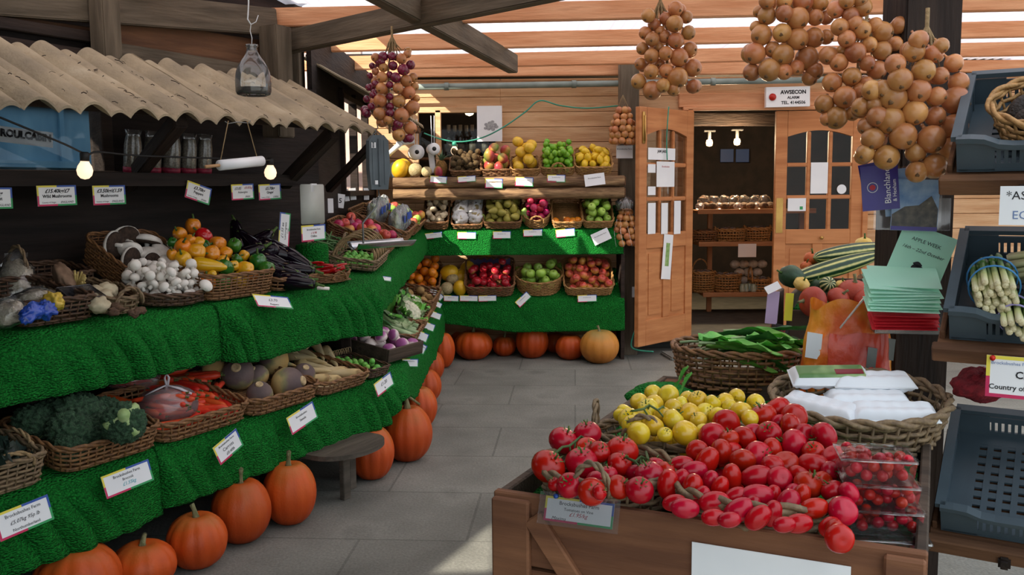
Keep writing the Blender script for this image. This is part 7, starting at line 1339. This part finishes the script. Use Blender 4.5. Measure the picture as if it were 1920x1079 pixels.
# cards on the rack
def kcard(label, px, py, d, wpx, hpx, lines, **kw): return pin_card('K', px, py, d, wpx, hpx, 0, label, lines, 0, **kw)
M['pencil_blue'] = pm('pencil_blue', '6F86B0', rough=.7)
kcard('white handwritten card on the shelf edge under the avocado crate', 1950, 386, -.05, 134, 74, [('*AS', .25, .3, dict(align='LEFT', x=-.42)), ('EG', -.25, .3, dict(align='LEFT', x=-.34, mat='pencil_blue'))], border=False)
t = kcard('bordered price card pinned to the shelf edge under the asparagus', 1925, 711, -.05, 136, 80, [(BF, .33, .11, dict(align='LEFT', x=-.44, mat='pencil_blue')), ('CHILEAN', .06, .24, dict(align='LEFT', x=-.14, bold=.0006)), ('Country of Origin', -.25, .17, dict(align='LEFT', x=-.46, bold=.0003))][:1]+[('CH', .06, .24, dict(align='LEFT', x=-.14, bold=.0006)), ('Country of Or', -.25, .17, dict(align='LEFT', x=-.46, bold=.0003))])
add('drawing_pin', MB().lathe([(0, -.005), (.007, -.003), (.004, .002), (.007, .005), (0, .006)], 10, mat=Matrix.Translation((-.078, -.006, .048)) @ Matrix.Rotation(R(90), 4, 'X')).mesh('drawing_pin', m_red), t)
thing('red_net_bag', 'dark red net bag in the shade under the asparagus shelf', 'bag', bag_mesh(.08, .06, .05, 4, pm('net_red', '6A1420', '8E1E2C', rough=.8, scale=60, bump=.5), .2), l=at_d('K', 1838, 722, .22))
# ================================================================== notices round the door
ycard('white alarm box with a red light over the doorway', 1476, 182, 8.02, 82, 37, R(1), [('AWSECON', .22, .26, dict(x=.12, bold=.002)), ('ALARM', -.05, .19, dict(x=.12, bold=.001)), ('TEL. 4144506', -.3, .22, dict(x=.12, bold=.001))], border=False, name='alarm_box', cat='alarm box', th=.05)
al = bpy.data.objects['alarm_box']
for c in al.children: c.location.y = -.0262
add('red_lamp', MB().lathe([(.032, 0), (.03, .012), (.018, .022), (0, .025)], 18, mat=Matrix.Translation((-.135, -.025, 0)) @ Matrix.Rotation(R(90), 4, 'X')).mesh('red_lamp', m_red), al)
ycard('white poster with a grey picture on the bottle window', 918, 232, 8.06, 47, 66, 0, [], border=False, name='poster', cat='poster')
pg = MB()
for i in range(14): a, r = i*2.4, .012*math.sqrt(i); pg.disc([(.01+1.2*r*math.cos(a)+.018*math.cos(q), -.0012-.0001*i, -.02+.9*r*math.sin(a)+.014*math.sin(q)) for q in [2*PI*k/8 for k in range(8)]], (0, -.0004, 0))
add('picture', pg.mesh('picture', pm('poster_grey', '8A8A8C', 'B5B5B6', rough=.7, scale=50), False), bpy.data.objects['poster'])
ycard('white card on the grey post below the upper onion net', 1171, 285, 7.76, 31, 24, 0, [(BF, .22, .15), ('ccc', -.15, .2, HAND)][:1], border=False)
ycard('small white card low on the grey post', 1189, 548, 7.76, 8, 20, 0, [], border=False)
def leafcard(parent_m, label, px, py, wpx, hpx, lines, roll=0, **kw):
    nd = Vector((-math.sin(dl.rotation_euler.z), math.cos(dl.rotation_euler.z), 0)); o = Vector((HX, HY, 0))+nd*.03; r = ray(px, py); t_ = (o-CAM).dot(nd)/r.dot(nd); p = CAM+r*t_
    v = CAM-p; v.z = 0; n = nd if nd.dot(v) > 0 else -nd; f = max(.4, n.dot(v.normalized())); return card(label, face(p, n, roll), size(p, wpx)/f, size(p, hpx), lines, border=False, **kw)
leafcard(dl, 'notice with red headings hung over the panes of the open door', 1248, 327, 33, 47, [('Brockbushes', .30, .10, dict(mat='red_pen')), ('ccc', .1, .1), ('ccc', -.1, .1)][:1], name='notice', cat='notice')
leafcard(dl, 'white bread and jam notice inside the open door panes', 1241, 289, 50, 22, [('JAM JARS', .22, .32, dict(bold=.001)), ('HOME CAKES', -.22, .28)][:1], name='notice', cat='notice')
leafcard(dl, 'long thin leaflet hanging from the open door', 1251, 482, 17, 84, [('SALE', .38, .14, dict(mat='red_pen'))][:0], R(-6), name='leaflet', cat='leaflet')
lf = [o for o in bpy.data.objects if o.get('label', '').startswith('long thin leaflet')][0]
add('green_block', MB().box((0, -.0012, .02), (.055, .0006, .2)).mesh('green_block', pm('leaflet_green', '6E9A4A', 'A0BC7A', rough=.5, scale=30), False), lf)
for px, py, wp, hp, lab in ((1222, 410, 14, 58, 'tall white notice in the bottom pane of the open door by its free edge'), (1246, 410, 12, 58, 'narrow white notice in the middle bottom pane of the open door'), (1270, 408, 12, 62, 'white notice in the bottom pane of the open door nearest its hinges'), (1222, 358, 14, 16, 'small white notice in the middle pane of the open door'), (1222, 316, 14, 16, 'square white notice in the upper pane of the open door')):
    leafcard(dl, lab, px, py, wp, hp, [], name='notice', cat='notice')
ycard('blank white sheet in the middle pane of the closed door', 1536, 334, 8.11, 32, 58, 0, [], border=False, name='notice', cat='notice'); ycard('white notice with a green mark in the closed door pane', 1494, 384, 8.10, 34, 24, 0, [], border=False, name='notice', cat='notice')
n2 = [o for o in bpy.data.objects if o.get('label', '').startswith('white notice with a green')][0]; add('green_mark', MB().box((.04, -.0014, -.03), (.028, .0006, .028)).mesh('green_mark', M['green_ink'], False), n2)
thing('round_sticker', 'round white sticker on the closed door pane', 'sticker', MB().lathe([(0, 0), (.042, 0), (.042, .002), (0, .002)], 22, mat=Matrix.Rotation(R(90), 4, 'X')).mesh('round_sticker', M['white_card'], False), l=at_y(1578, 355, 8.115))
# ================================================================== inside the shop
def shelf_board(label, px0, px1, py, Y, dep=.42):
    a = at_y(px0, py, Y); b_ = at_y(px1, py, Y); L_ = b_.x-a.x; return struct('shop_shelf', label, 'shelf', MB().box((0, dep/2, -.02), (L_, dep, .03), ch=.003).box((0, -.006, -.018), (L_, .012, .05), ch=.003).mesh('shop_shelf', M['shelf_wood'], False), l=((a.x+b_.x)/2, Y, a.z)), a.z
YS = 9.45
_, z1 = shelf_board('upper wooden shop shelf of wrapped cakes seen through the doorway', 1308, 1530, 394, YS); _, z2 = shelf_board('middle wooden shop shelf of small baskets seen through the doorway', 1310, 1530, 455, YS); _, z3 = shelf_board('bottom wooden shop shelf of baskets and packets seen through the doorway', 1318, 1530, 550, YS, .46)
for px in (1330, 1500):
    a = at_y(px, 500, YS+.3); beam('shop_shelf_post', (a.x, a.y, .11), (a.x, a.y, 1.3), .05, .05, 'shelf_wood', 'wooden upright of the shop shelves '+('next to the open door' if px == 1330 else 'behind the closed door'), 'post', up=(0, 1, 0))
for px, py, w_, h, lab, hn, pk_ in ((1324, 452, 44, .10, 'dark basket of loaves on the middle shop shelf', (), 0), (1374, 452, 52, .12, 'pale round basket of wrapped cakes on the middle shop shelf', ('end_a', 'end_b'), 1), (1425, 452, 44, .13, 'pale basket of wrapped rolls next to the round one on the middle shop shelf', ('end_a', 'end_b'), 1), (1322, 547, 40, .20, 'tall basket with a hooped handle on the bottom shop shelf', ('back',), 1), (1368, 547, 46, .17, 'wide pale basket of white packets on the bottom shop shelf', (), 1), (1432, 547, 36, .12, 'basket with a tall hoop handle behind the packets on the bottom shop shelf', ('end_a',), 1)):
    a = at_y(px, py, YS+.04); wd = size(a, w_); t, mwb = basket(lab, (a.x, a.y, (z2 if py < 500 else z3)-.004), 0, wd, .24, h, 0, 'oval', mat='wicker_light' if pk_ else 'wicker', strand=.014, handles=hn, hh=.14 if py > 500 else .04, hw=.09 if 'end' not in ''.join(hn) or py > 500 else .05, flare=.12)
    for k in range(6): thing('wrapped_loaf', 'clear wrapped bread in the shop '+('middle' if py < 500 else 'bottom')+' shelf baskets', 'bread', bag_mesh(.06, .045, .035, k, 'milky_film' if pk_ else m_pot, .12), mw=mwb @ TRS((rnd(-.3, .3)*wd, .05+.028*k, h+.0), (rnd(-.3, .3), rnd(-.3, .3), k)), group='wrapped bread on the '+('middle' if py < 500 else 'bottom')+' shop shelf')
wpk = pm('white_packet', 'B9B6AC', 'D8D5CC', rough=.5, scale=20)
for r_ in range(3):
    for k in range(4-r_ % 2):
        a = at_y(1378+17*k+8*(r_ % 2), 532-18*r_, YS+.30); thing('white_packet', 'white wrapped packet stacked behind the pale basket on the bottom shop shelf', 'packet', bag_mesh(.055, .05, .045, r_*4+k, wpk, .08), l=(a.x, a.y, z3+.05+.088*r_+.05), group='white packets in the shop')
jm = pm('jar_green', '7F9A86', 'B8C4B8', rough=.15, coat=.5)
for k in range(9): a = at_y(1392+7*k, 540-(k % 3)*9, YS+.06+.03*(k % 3)); thing('glass_jar', 'small shiny jar on the bottom shop shelf in front of the packets', 'jar', MB().lathe([(0, 0), (.028, 0), (.03, .01), (.03, .06), (.022, .07), (.024, .085), (0, .087)], 10).mesh('glass_jar', jm), l=(a.x, a.y, z3+.001), group='small jars in the shop')
for k in range(12): a = at_y(1312+12*k, 385, YS+.06+.1*(k % 2)); thing('wrapped_cake', 'dark wrapped cake on the upper shop shelf', 'cake', bag_mesh(.05, .05, .04, k*1.3, m_pot if k % 3 else 'milky_film', .12), l=(a.x, a.y, z1+.035), group='cakes on the upper shop shelf')
for k in range(7): a = at_y(1320+19*k, 368, YS+.30); thing('cellophane_bag', 'shiny clear bag tied at the top at the back of the upper shop shelf', 'bag', bag_mesh(.07, .05, .06, k*2.1, 'film', .25), l=(a.x, a.y, z1+.09), group='cellophane bags in the shop')
ycard('cream sign hanging from the middle shop shelf', 1401, 470, YS-.03, 34, 25, 0, [('ccc', .1, .2)][:0], border=False, name='shelf_sign', cat='sign', mat='white_card')
for px, py, lab in ((1330, 268, 'lit spot lamp nearer the open door inside the shop'), (1382, 266, 'lit spot lamp nearer the closed door inside the shop')):
    a = at_y(px, py, 9.9); t = thing('spot_lamp', lab, 'lamp', MB().lathe([(0, -.04), (.03, -.03), (.036, 0), (.03, .03), (0, .04)], 14).mesh('bulb', pm('spot_glow', 'FFE0A8', emit=('FFD08A', 5))), l=a)
    add('lamp_holder', MB().tube([(0, 0, .03), (0, 0, .12)], .018, 8).box((0, 0, .125), (.12, .05, .015)).mesh('lamp_holder', M['black'], False), t)
    l = bpy.data.lights.new('spot_light', 'POINT'); l.energy = 30; l.color = (1, .74, .45); l.shadow_soft_size = .05; lo = bpy.data.objects.new('spot_light', l); COL.objects.link(lo); lo.parent = t; lo.location = (0, -.06, 0)
beam('shop_beam', at_y(1290, 224, 9.9), at_y(1540, 224, 9.9), .05, .14, 'dark_timber', 'dark beam across the shop ceiling above the spot lamps')
for px, w_ in ((1363, 24), (1392, 24)):
    a = at_y(px, 292, 11.4); struct('window_4' if px == 1363 else 'window_5', 'dim bluish window far inside the shop '+('nearer' if px == 1363 else 'further from')+' the open door', 'window', MB().box((0, 0, 0), (size(a, w_), .02, size(a, 24))).mesh('w', pm('dim_window', '27344A', rough=.3, emit=('3A5070', .12)), False), l=a)
# bottles behind the window
a = at_y(850, 290, 8.42); struct('bottle_shelf', 'pale shelf inside the shop window under the dark bottles', 'shelf', MB().box((a.x+.02, 8.42, 1.735), (.68, .2, .02)).mesh('w', M['shelf_wood'], False))
bt_m = MB().lathe([(0, 0), (.034, 0), (.036, .01), (.036, .15), (.03, .185), (.014, .21), (.013, .27), (.016, .275), (.016, .29), (0, .29)], 14).mesh('bottle', M['dark_glass'])
cp = MB().lathe([(.0145, .235), (.0165, .235), (.0165, .293), (0, .293)], 12).mesh('bottle_top', pm('bottle_top', '9A8E78', rough=.4)); lbm = MB().lathe([(.0365, .05), (.0365, .12)], 14).mesh('bottle_label', pm('bottle_label', '3A3A34', '6E6A58', rough=.6, scale=30))
for i, px in enumerate((842, 853, 864, 875, 886, 899, 911, 923, 933)):
    p = at_y(px, 290, 8.38+.07*(i % 2)); t = thing('bottle', 'dark glass bottle standing on the shelf inside the shop window', 'bottle', bt_m, l=(p.x, p.y, 1.745), group='dark bottles in the window'); add('bottle_top', cp, t); add('bottle_label', lbm, t)
for px, lab in ((880, 'pale round lamp glowing inside the bottle window'),):
    a = at_y(px, 208, 8.6); t = thing('globe_lamp', lab, 'lamp', MB().lathe([(0, -.05), (.035, -.036), (.05, 0), (.035, .036), (0, .05)], 16).mesh('globe', pm('globe_glow', 'FFEBC8', emit=('FFE2B0', 1.6))), l=a); add('cord', MB().tube([(0, 0, .05), (0, 0, .4)], .004, 5).mesh('cord', M['black']), t)
# tissue rolls hanging in front of the bottle window
for px, py, r, lab, d in ((780, 286, 14, 'large white bag roll hanging on strings in front of the bottle window', .22), (812, 280, 11, 'smaller white bag roll hanging next to the pineapple', .20)):
    c = at_d('C', px, py, d); q = size(c, 1); t = thing('bag_roll', lab, 'roll', MB().lathe([(q*4, -.08), (q*r, -.08), (q*r, .08), (q*4, .08)], 22, mat=Matrix.Rotation(R(90), 4, 'X') @ Matrix.Rotation(R(12), 4, 'Y')).mesh('roll', M['white_plastic']), l=c)
    add('core', MB().lathe([(q*4, -.081), (q*4, .081)], 14, mat=Matrix.Rotation(R(90), 4, 'X') @ Matrix.Rotation(R(12), 4, 'Y')).mesh('core', M['black']), t)
    for s in (-1, 1): add('string', MB().tube([(s*q*2, 0, 0), (s*q*3, 0, q*62)], .003, 5).mesh('string', M['white_card']), t)
c = at_d('C', 808, 305, .16); thing('hanging_bag', 'white plastic bag end trailing from the smaller roll', 'bag', MB().slab(lambda u, v: Vector(((u-.5)*.05+.02*v, .01*math.sin(v*5), -.09*v*1.9+.08)), 4, 10, (0, .002, 0)).mesh('hanging_bag', M['white_plastic']), l=c)
c = at_d('C', 738, 318, .15); thing('water_carton', 'bluish white carton beside the yellow melons behind the hanging scale', 'carton', MB().lathe([(0, 0), (.035, 0), (.045, .04), (.04, .10), (.015, .13), (0, .132)], 14).mesh('water_carton', pm('carton', 'B8C8D4', rough=.4)), l=(c.x, c.y, 1.556))
for a, b_, lab in (((728, 290), (752, 268), 'white tube lamp slanting behind the hanging scale'), ((745, 270), (775, 264), 'short white plastic roll beside the slanting tube')):
    thing('white_tube', lab, 'tube', MB().tube([at_d('C', *a, .05), at_d('C', *b_, .0)], .022, 12).mesh('white_tube', M['white_plastic']))
# ================================================================== shed fittings: rail, cards, packets, board
zr = at_d('A', 300, 345, .45); zz = zr.z
local_struct('shed_shelf', 'narrow dark shelf on the shed wall with price cards along its edge', 'shelf', 'A', [(-3.2, .10, .46, .75, zz+.015, zz+.035), (-3.2, .10, .45, .465, zz-.01, zz+.05)], 'shed_boards')
gm = pm('grain_mix', '5E5446', '8E8472', rough=.7, scale=120, bump=.3, c3='B8AE98')
for i, (px, wp) in enumerate(((248, 30), (285, 30), (320, 32), (352, 28), (382, 26))):
    a = at_d('A', px, 336, .60); s = size(a, 1); w_ = wp*s*1.15; z0 = zz+.036; t = thing('grain_packet', ('first', 'second', 'third', 'fourth', 'fifth')[i]+' packet of grain from the window in the row on the shed shelf', 'packet', MB().lathe([(w_*.44, 0), (w_*.5, .02), (w_*.5, .14), (w_*.46, .16), (w_*.40, .185), (0, .187)], 14, lambda a_, t_: 1-.1*abs(math.sin(2*a_))).mesh('grain_packet', gm), l=(a.x, a.y, z0), rot=(.12, 0, R(61)))
    add('clear_wrap', MB().lathe([(w_*.46, -.001), (w_*.52, .02), (w_*.52, .145), (w_*.42, .19), (w_*.5, .215)], 14, lambda a_, t_: 1-.1*abs(math.sin(2*a_))).mesh('clear_wrap', M['film']), t)
    add('red_label', MB().lathe([(w_*.53, .02), (w_*.53, .045)], 14, lambda a_, t_: 1-.1*abs(math.sin(2*a_))).mesh('red_label', pm('packet_red', '7A1C34', 'A8304A', rough=.5, scale=60)), t)
def acard(label, px, py, wp, hp, roll, lines, d=.44, lean=0.0, **kw): return pin_card('A', px, py, d, wp, hp, roll, label, lines, lean, **kw)
def std(price, name, origin='ENGLAND'): return [(price, .22, .26, dict(shear=.35, bold=.0006)), (name, -.03, .22, dict(bold=.0004)), ('Country of Origin', -.33, .10, dict(x=-.22)), (origin, -.33, .15, dict(x=.24, shear=.35))]
acard('price card on the shed shelf edge cut off by the picture border', -12, 372, 62, 40, 0, std('£3.50kg', 'Chestnut'))
acard('wild mushrooms price card on the shed shelf edge under the bulb', 107, 367, 66, 38, R(1), std('£15.40kg/£7', 'Wild Mushrooms'))
acard('mushrooms price card on the shed shelf edge before the brace', 205, 366, 56, 36, R(1), std('£3.50kg/£1.59', 'Mushrooms'))
acard('peppers price card tilted on the shed shelf edge under the grain packets', 372, 362, 44, 32, R(-16), std('£3.70kg', 'Peppers', 'SPAIN'))
acard('aubergine price card on the shed shelf edge under the paper roll', 455, 360, 40, 29, R(2), [('£0.85', .22, .26, dict(shear=.35, x=-.22)), ('£0.85kg', .25, .22, dict(shear=.35, x=.25, mat='red_pen')), ('Aubergine', -.02, .2), ('SPAIN', -.32, .16, dict(x=.2, shear=.35))])
acard('ginger price card on the shed shelf edge beside the second bulb', 506, 360, 40, 29, R(2), std('£5.70kg', 'Ginger', 'CHINA'))
t = acard('lemongrass price card turned on end behind the aubergines', 533, 433, 46, 28, R(82), [('£1.55 ea', .18, .3, HAND), ('Lemongrass', -.1, .24), ('THAI', -.34, .16)], d=.36)
acard('chillies price card under the white hanging board', 588, 437, 44, 30, R(1), [(BF, .22, .16), ('£ 0.98', .0, .2, HR), ('Chillies', -.2, .2)], d=.33)
pb_ = at_d('A', 586, 383, .34); q = size(pb_, 1)/.62; t = thing('white_board', 'white plastic board hanging by its handle above the chillies card', 'board', MB().box((0, 0, 0), (q*54*.75, .012, size(pb_, 74)), ch=.012).mesh('white_board', pm('board_white', 'B9BDB6', 'C6CAC2', rough=.5)), mw=face(pb_, nrm('A')))
add('handle', MB().box((-.005, .0, .085), (.03, .012, .045), ch=.004).box((.012, 0, .105), (.05, .012, .012), ch=.003).mesh('handle', M['white_plastic'], False), t)
for px, py, wp, hp, ro, lab in ((619, 386, 11, 27, 0, 'narrow price tag on the side post next to the white board'), (638, 377, 14, 26, -.15, 'price tag with a black figure pinned beside the bright side window'), (650, 366, 8, 23, .1, 'narrow price tag under the corner of the bright side window'), (662, 364, 10, 22, .05, 'price tag hanging under the bright side window'), (687, 364, 9, 22, 0, 'price tag hanging under the far side of the bright side window')):
    p = at_x(px, py, -1.175 if px > 640 else -1.19); card(lab, face(p, (.6, -1), ro), size(p, wp)*1.15, size(p, hp), [('5', 0, .5, dict(bold=.001))] if px == 638 else [], border=False, name='price_tag', cat='price tag')
# cards along the mats
acard('small folded price card lying on the mat edge under the pepper basket', 512, 566, 56, 30, R(-14), [('£3.70', .1, .3, HAND), ('Peppers', -.25, .2)], d=-.09, lean=R(45))
acard('price card on the mat below the rope handled kale basket', 46, 971, 92, 50, R(4), [(BF, .26, .18), ('Kale', .06, .14), ('£5.07kg', -.12, .24, HAND), ('Northumberland', -.34, .14)][:1]+[('£5.07kg 95p lb', -.02, .2, HAND), ('Northumberland', -.3, .16)], d=-.285, lean=R(14))
acard('broccoli price card with blue handwriting on the mat below the broccoli', 240, 898, 84, 42, R(3), [(BF, .26, .18), ('Broccoli', .05, .17), ('£1.55kg', -.17, .22, HC)], d=-.285, lean=R(16))
acard('carrots price card tilted on the mat below the carrots', 428, 838, 48, 38, R(20), [(BF, .28, .14), ('Carrots', .02, .24), ('£0.40lb', -.25, .2, HAND)], d=-.285, lean=R(8))
acard('swedes price card tilted on the mat above the stool', 567, 784, 52, 34, R(12), [('Brocksbushes', .2, .17), ('Swede', -.05, .2)], d=-.285, lean=R(12))
acard('price card tilted on the mat corner below the sprouts', 720, 721, 34, 26, R(14), [('£1.20', .1, .34, HAND), ('lb', -.25, .2)], d=-.285, lean=R(10))
def bcard(px, py, wp, hp, ro, lab, X=-.585, n=(.45, -1), lean=.2): p = at_x(px, py, X); card(lab, face(p, n, ro, lean), size(p, wp)*1.05, size(p, hp), [(BF, .2, .15)] if wp > 20 else [], border=True)
for a in ((769, 681, 30, 15, -.1, 'price card on the mat below the turnip crate'), (787, 652, 24, 18, -.55, 'white diamond shaped price card on the mat below the leeks'), (793, 632, 19, 17, -.45, 'price card on the mat below the courgettes'), (805, 613, 20, 14, -.4, 'price card on the mat below the nearest cauliflower'), (817, 592, 20, 12, -.4, 'price card on the mat below the far cauliflower'), (822, 572, 12, 10, -.5, 'small curled price card below the potato hamper')): bcard(*a)
bcard(716, 522, 34, 12, -.25, 'flat price card on the mat edge of the side display above the turnips', -.735, (.4, -1), .9)
def ccard(px, py, wp, hp, ro, lab, d=-.03, lean=.1, border=True): pin_card('C', px, py, d, wp, hp, ro, lab, [(BF, .15, .14)] if wp > 26 else [], lean, border=border)
for a in ((822, 337, 32, 13, -.08, 'bluish price card on the log ledge below the pineapple'), (875, 336, 34, 11, .06, 'price card on the log ledge below the kiwi fruit'), (926, 344, 33, 18, -.03, 'price card on the log ledge below the mangoes'), (983, 341, 34, 17, -.05, 'price card on the log ledge below the grapefruits'), (1043, 335, 34, 14, -.02, 'price card on the log ledge below the limes')): ccard(*a, d=-.075)
ccard(1115, 337, 38, 22, .12, 'blank white card on the log ledge below the lemons', d=-.08, border=False)
for a in ((813, 442, 32, 11, .1, 'price card on the upper turf mat below the garlic'), (875, 442, 35, 13, -.02, 'price card on the upper turf mat below the wrapped melons'), (941, 441, 34, 14, .0, 'price card on the upper turf mat below the pears'), (999, 437, 36, 13, .02, 'price card on the upper turf mat below the plums'), (1060, 437, 36, 15, .08, 'price card on the upper turf mat below the nearly empty basket')): ccard(*a, d=-.045)
ccard(1127, 444, 34, 22, .42, 'tilted blank card on the upper turf mat below the bright green apples', d=-.05, border=False)
for a in ((818, 551, 30, 12, -.75, 'white card tilted steeply at the corner of the lowest fruit shelf'), (846, 560, 28, 11, -.05, 'price card on the lowest turf mat below the netted melons'), (879, 560, 34, 11, -.03, 'price card on the lowest turf mat beside the red apple basket corner'), (914, 560, 34, 11, .02, 'price card on the lowest turf mat below the red apples'), (981, 562, 30, 14, .75, 'price card tilted on the lowest turf mat below the green apples'), (1101, 560, 36, 13, .03, 'price card on the lowest turf mat below the blushed apples')): ccard(*a, d=-.06)
p = at_d('A', 49, 257, 1.26); card('white sign on the blue cabin outside the shed window', face(p, nrm('A'), R(-4)), size(p, 92)/.85, size(p, 29), [('ROULCABIN', .08, .62, dict(bold=.003, align='CENTER'))], border=False, name='cabin_sign', cat='sign')
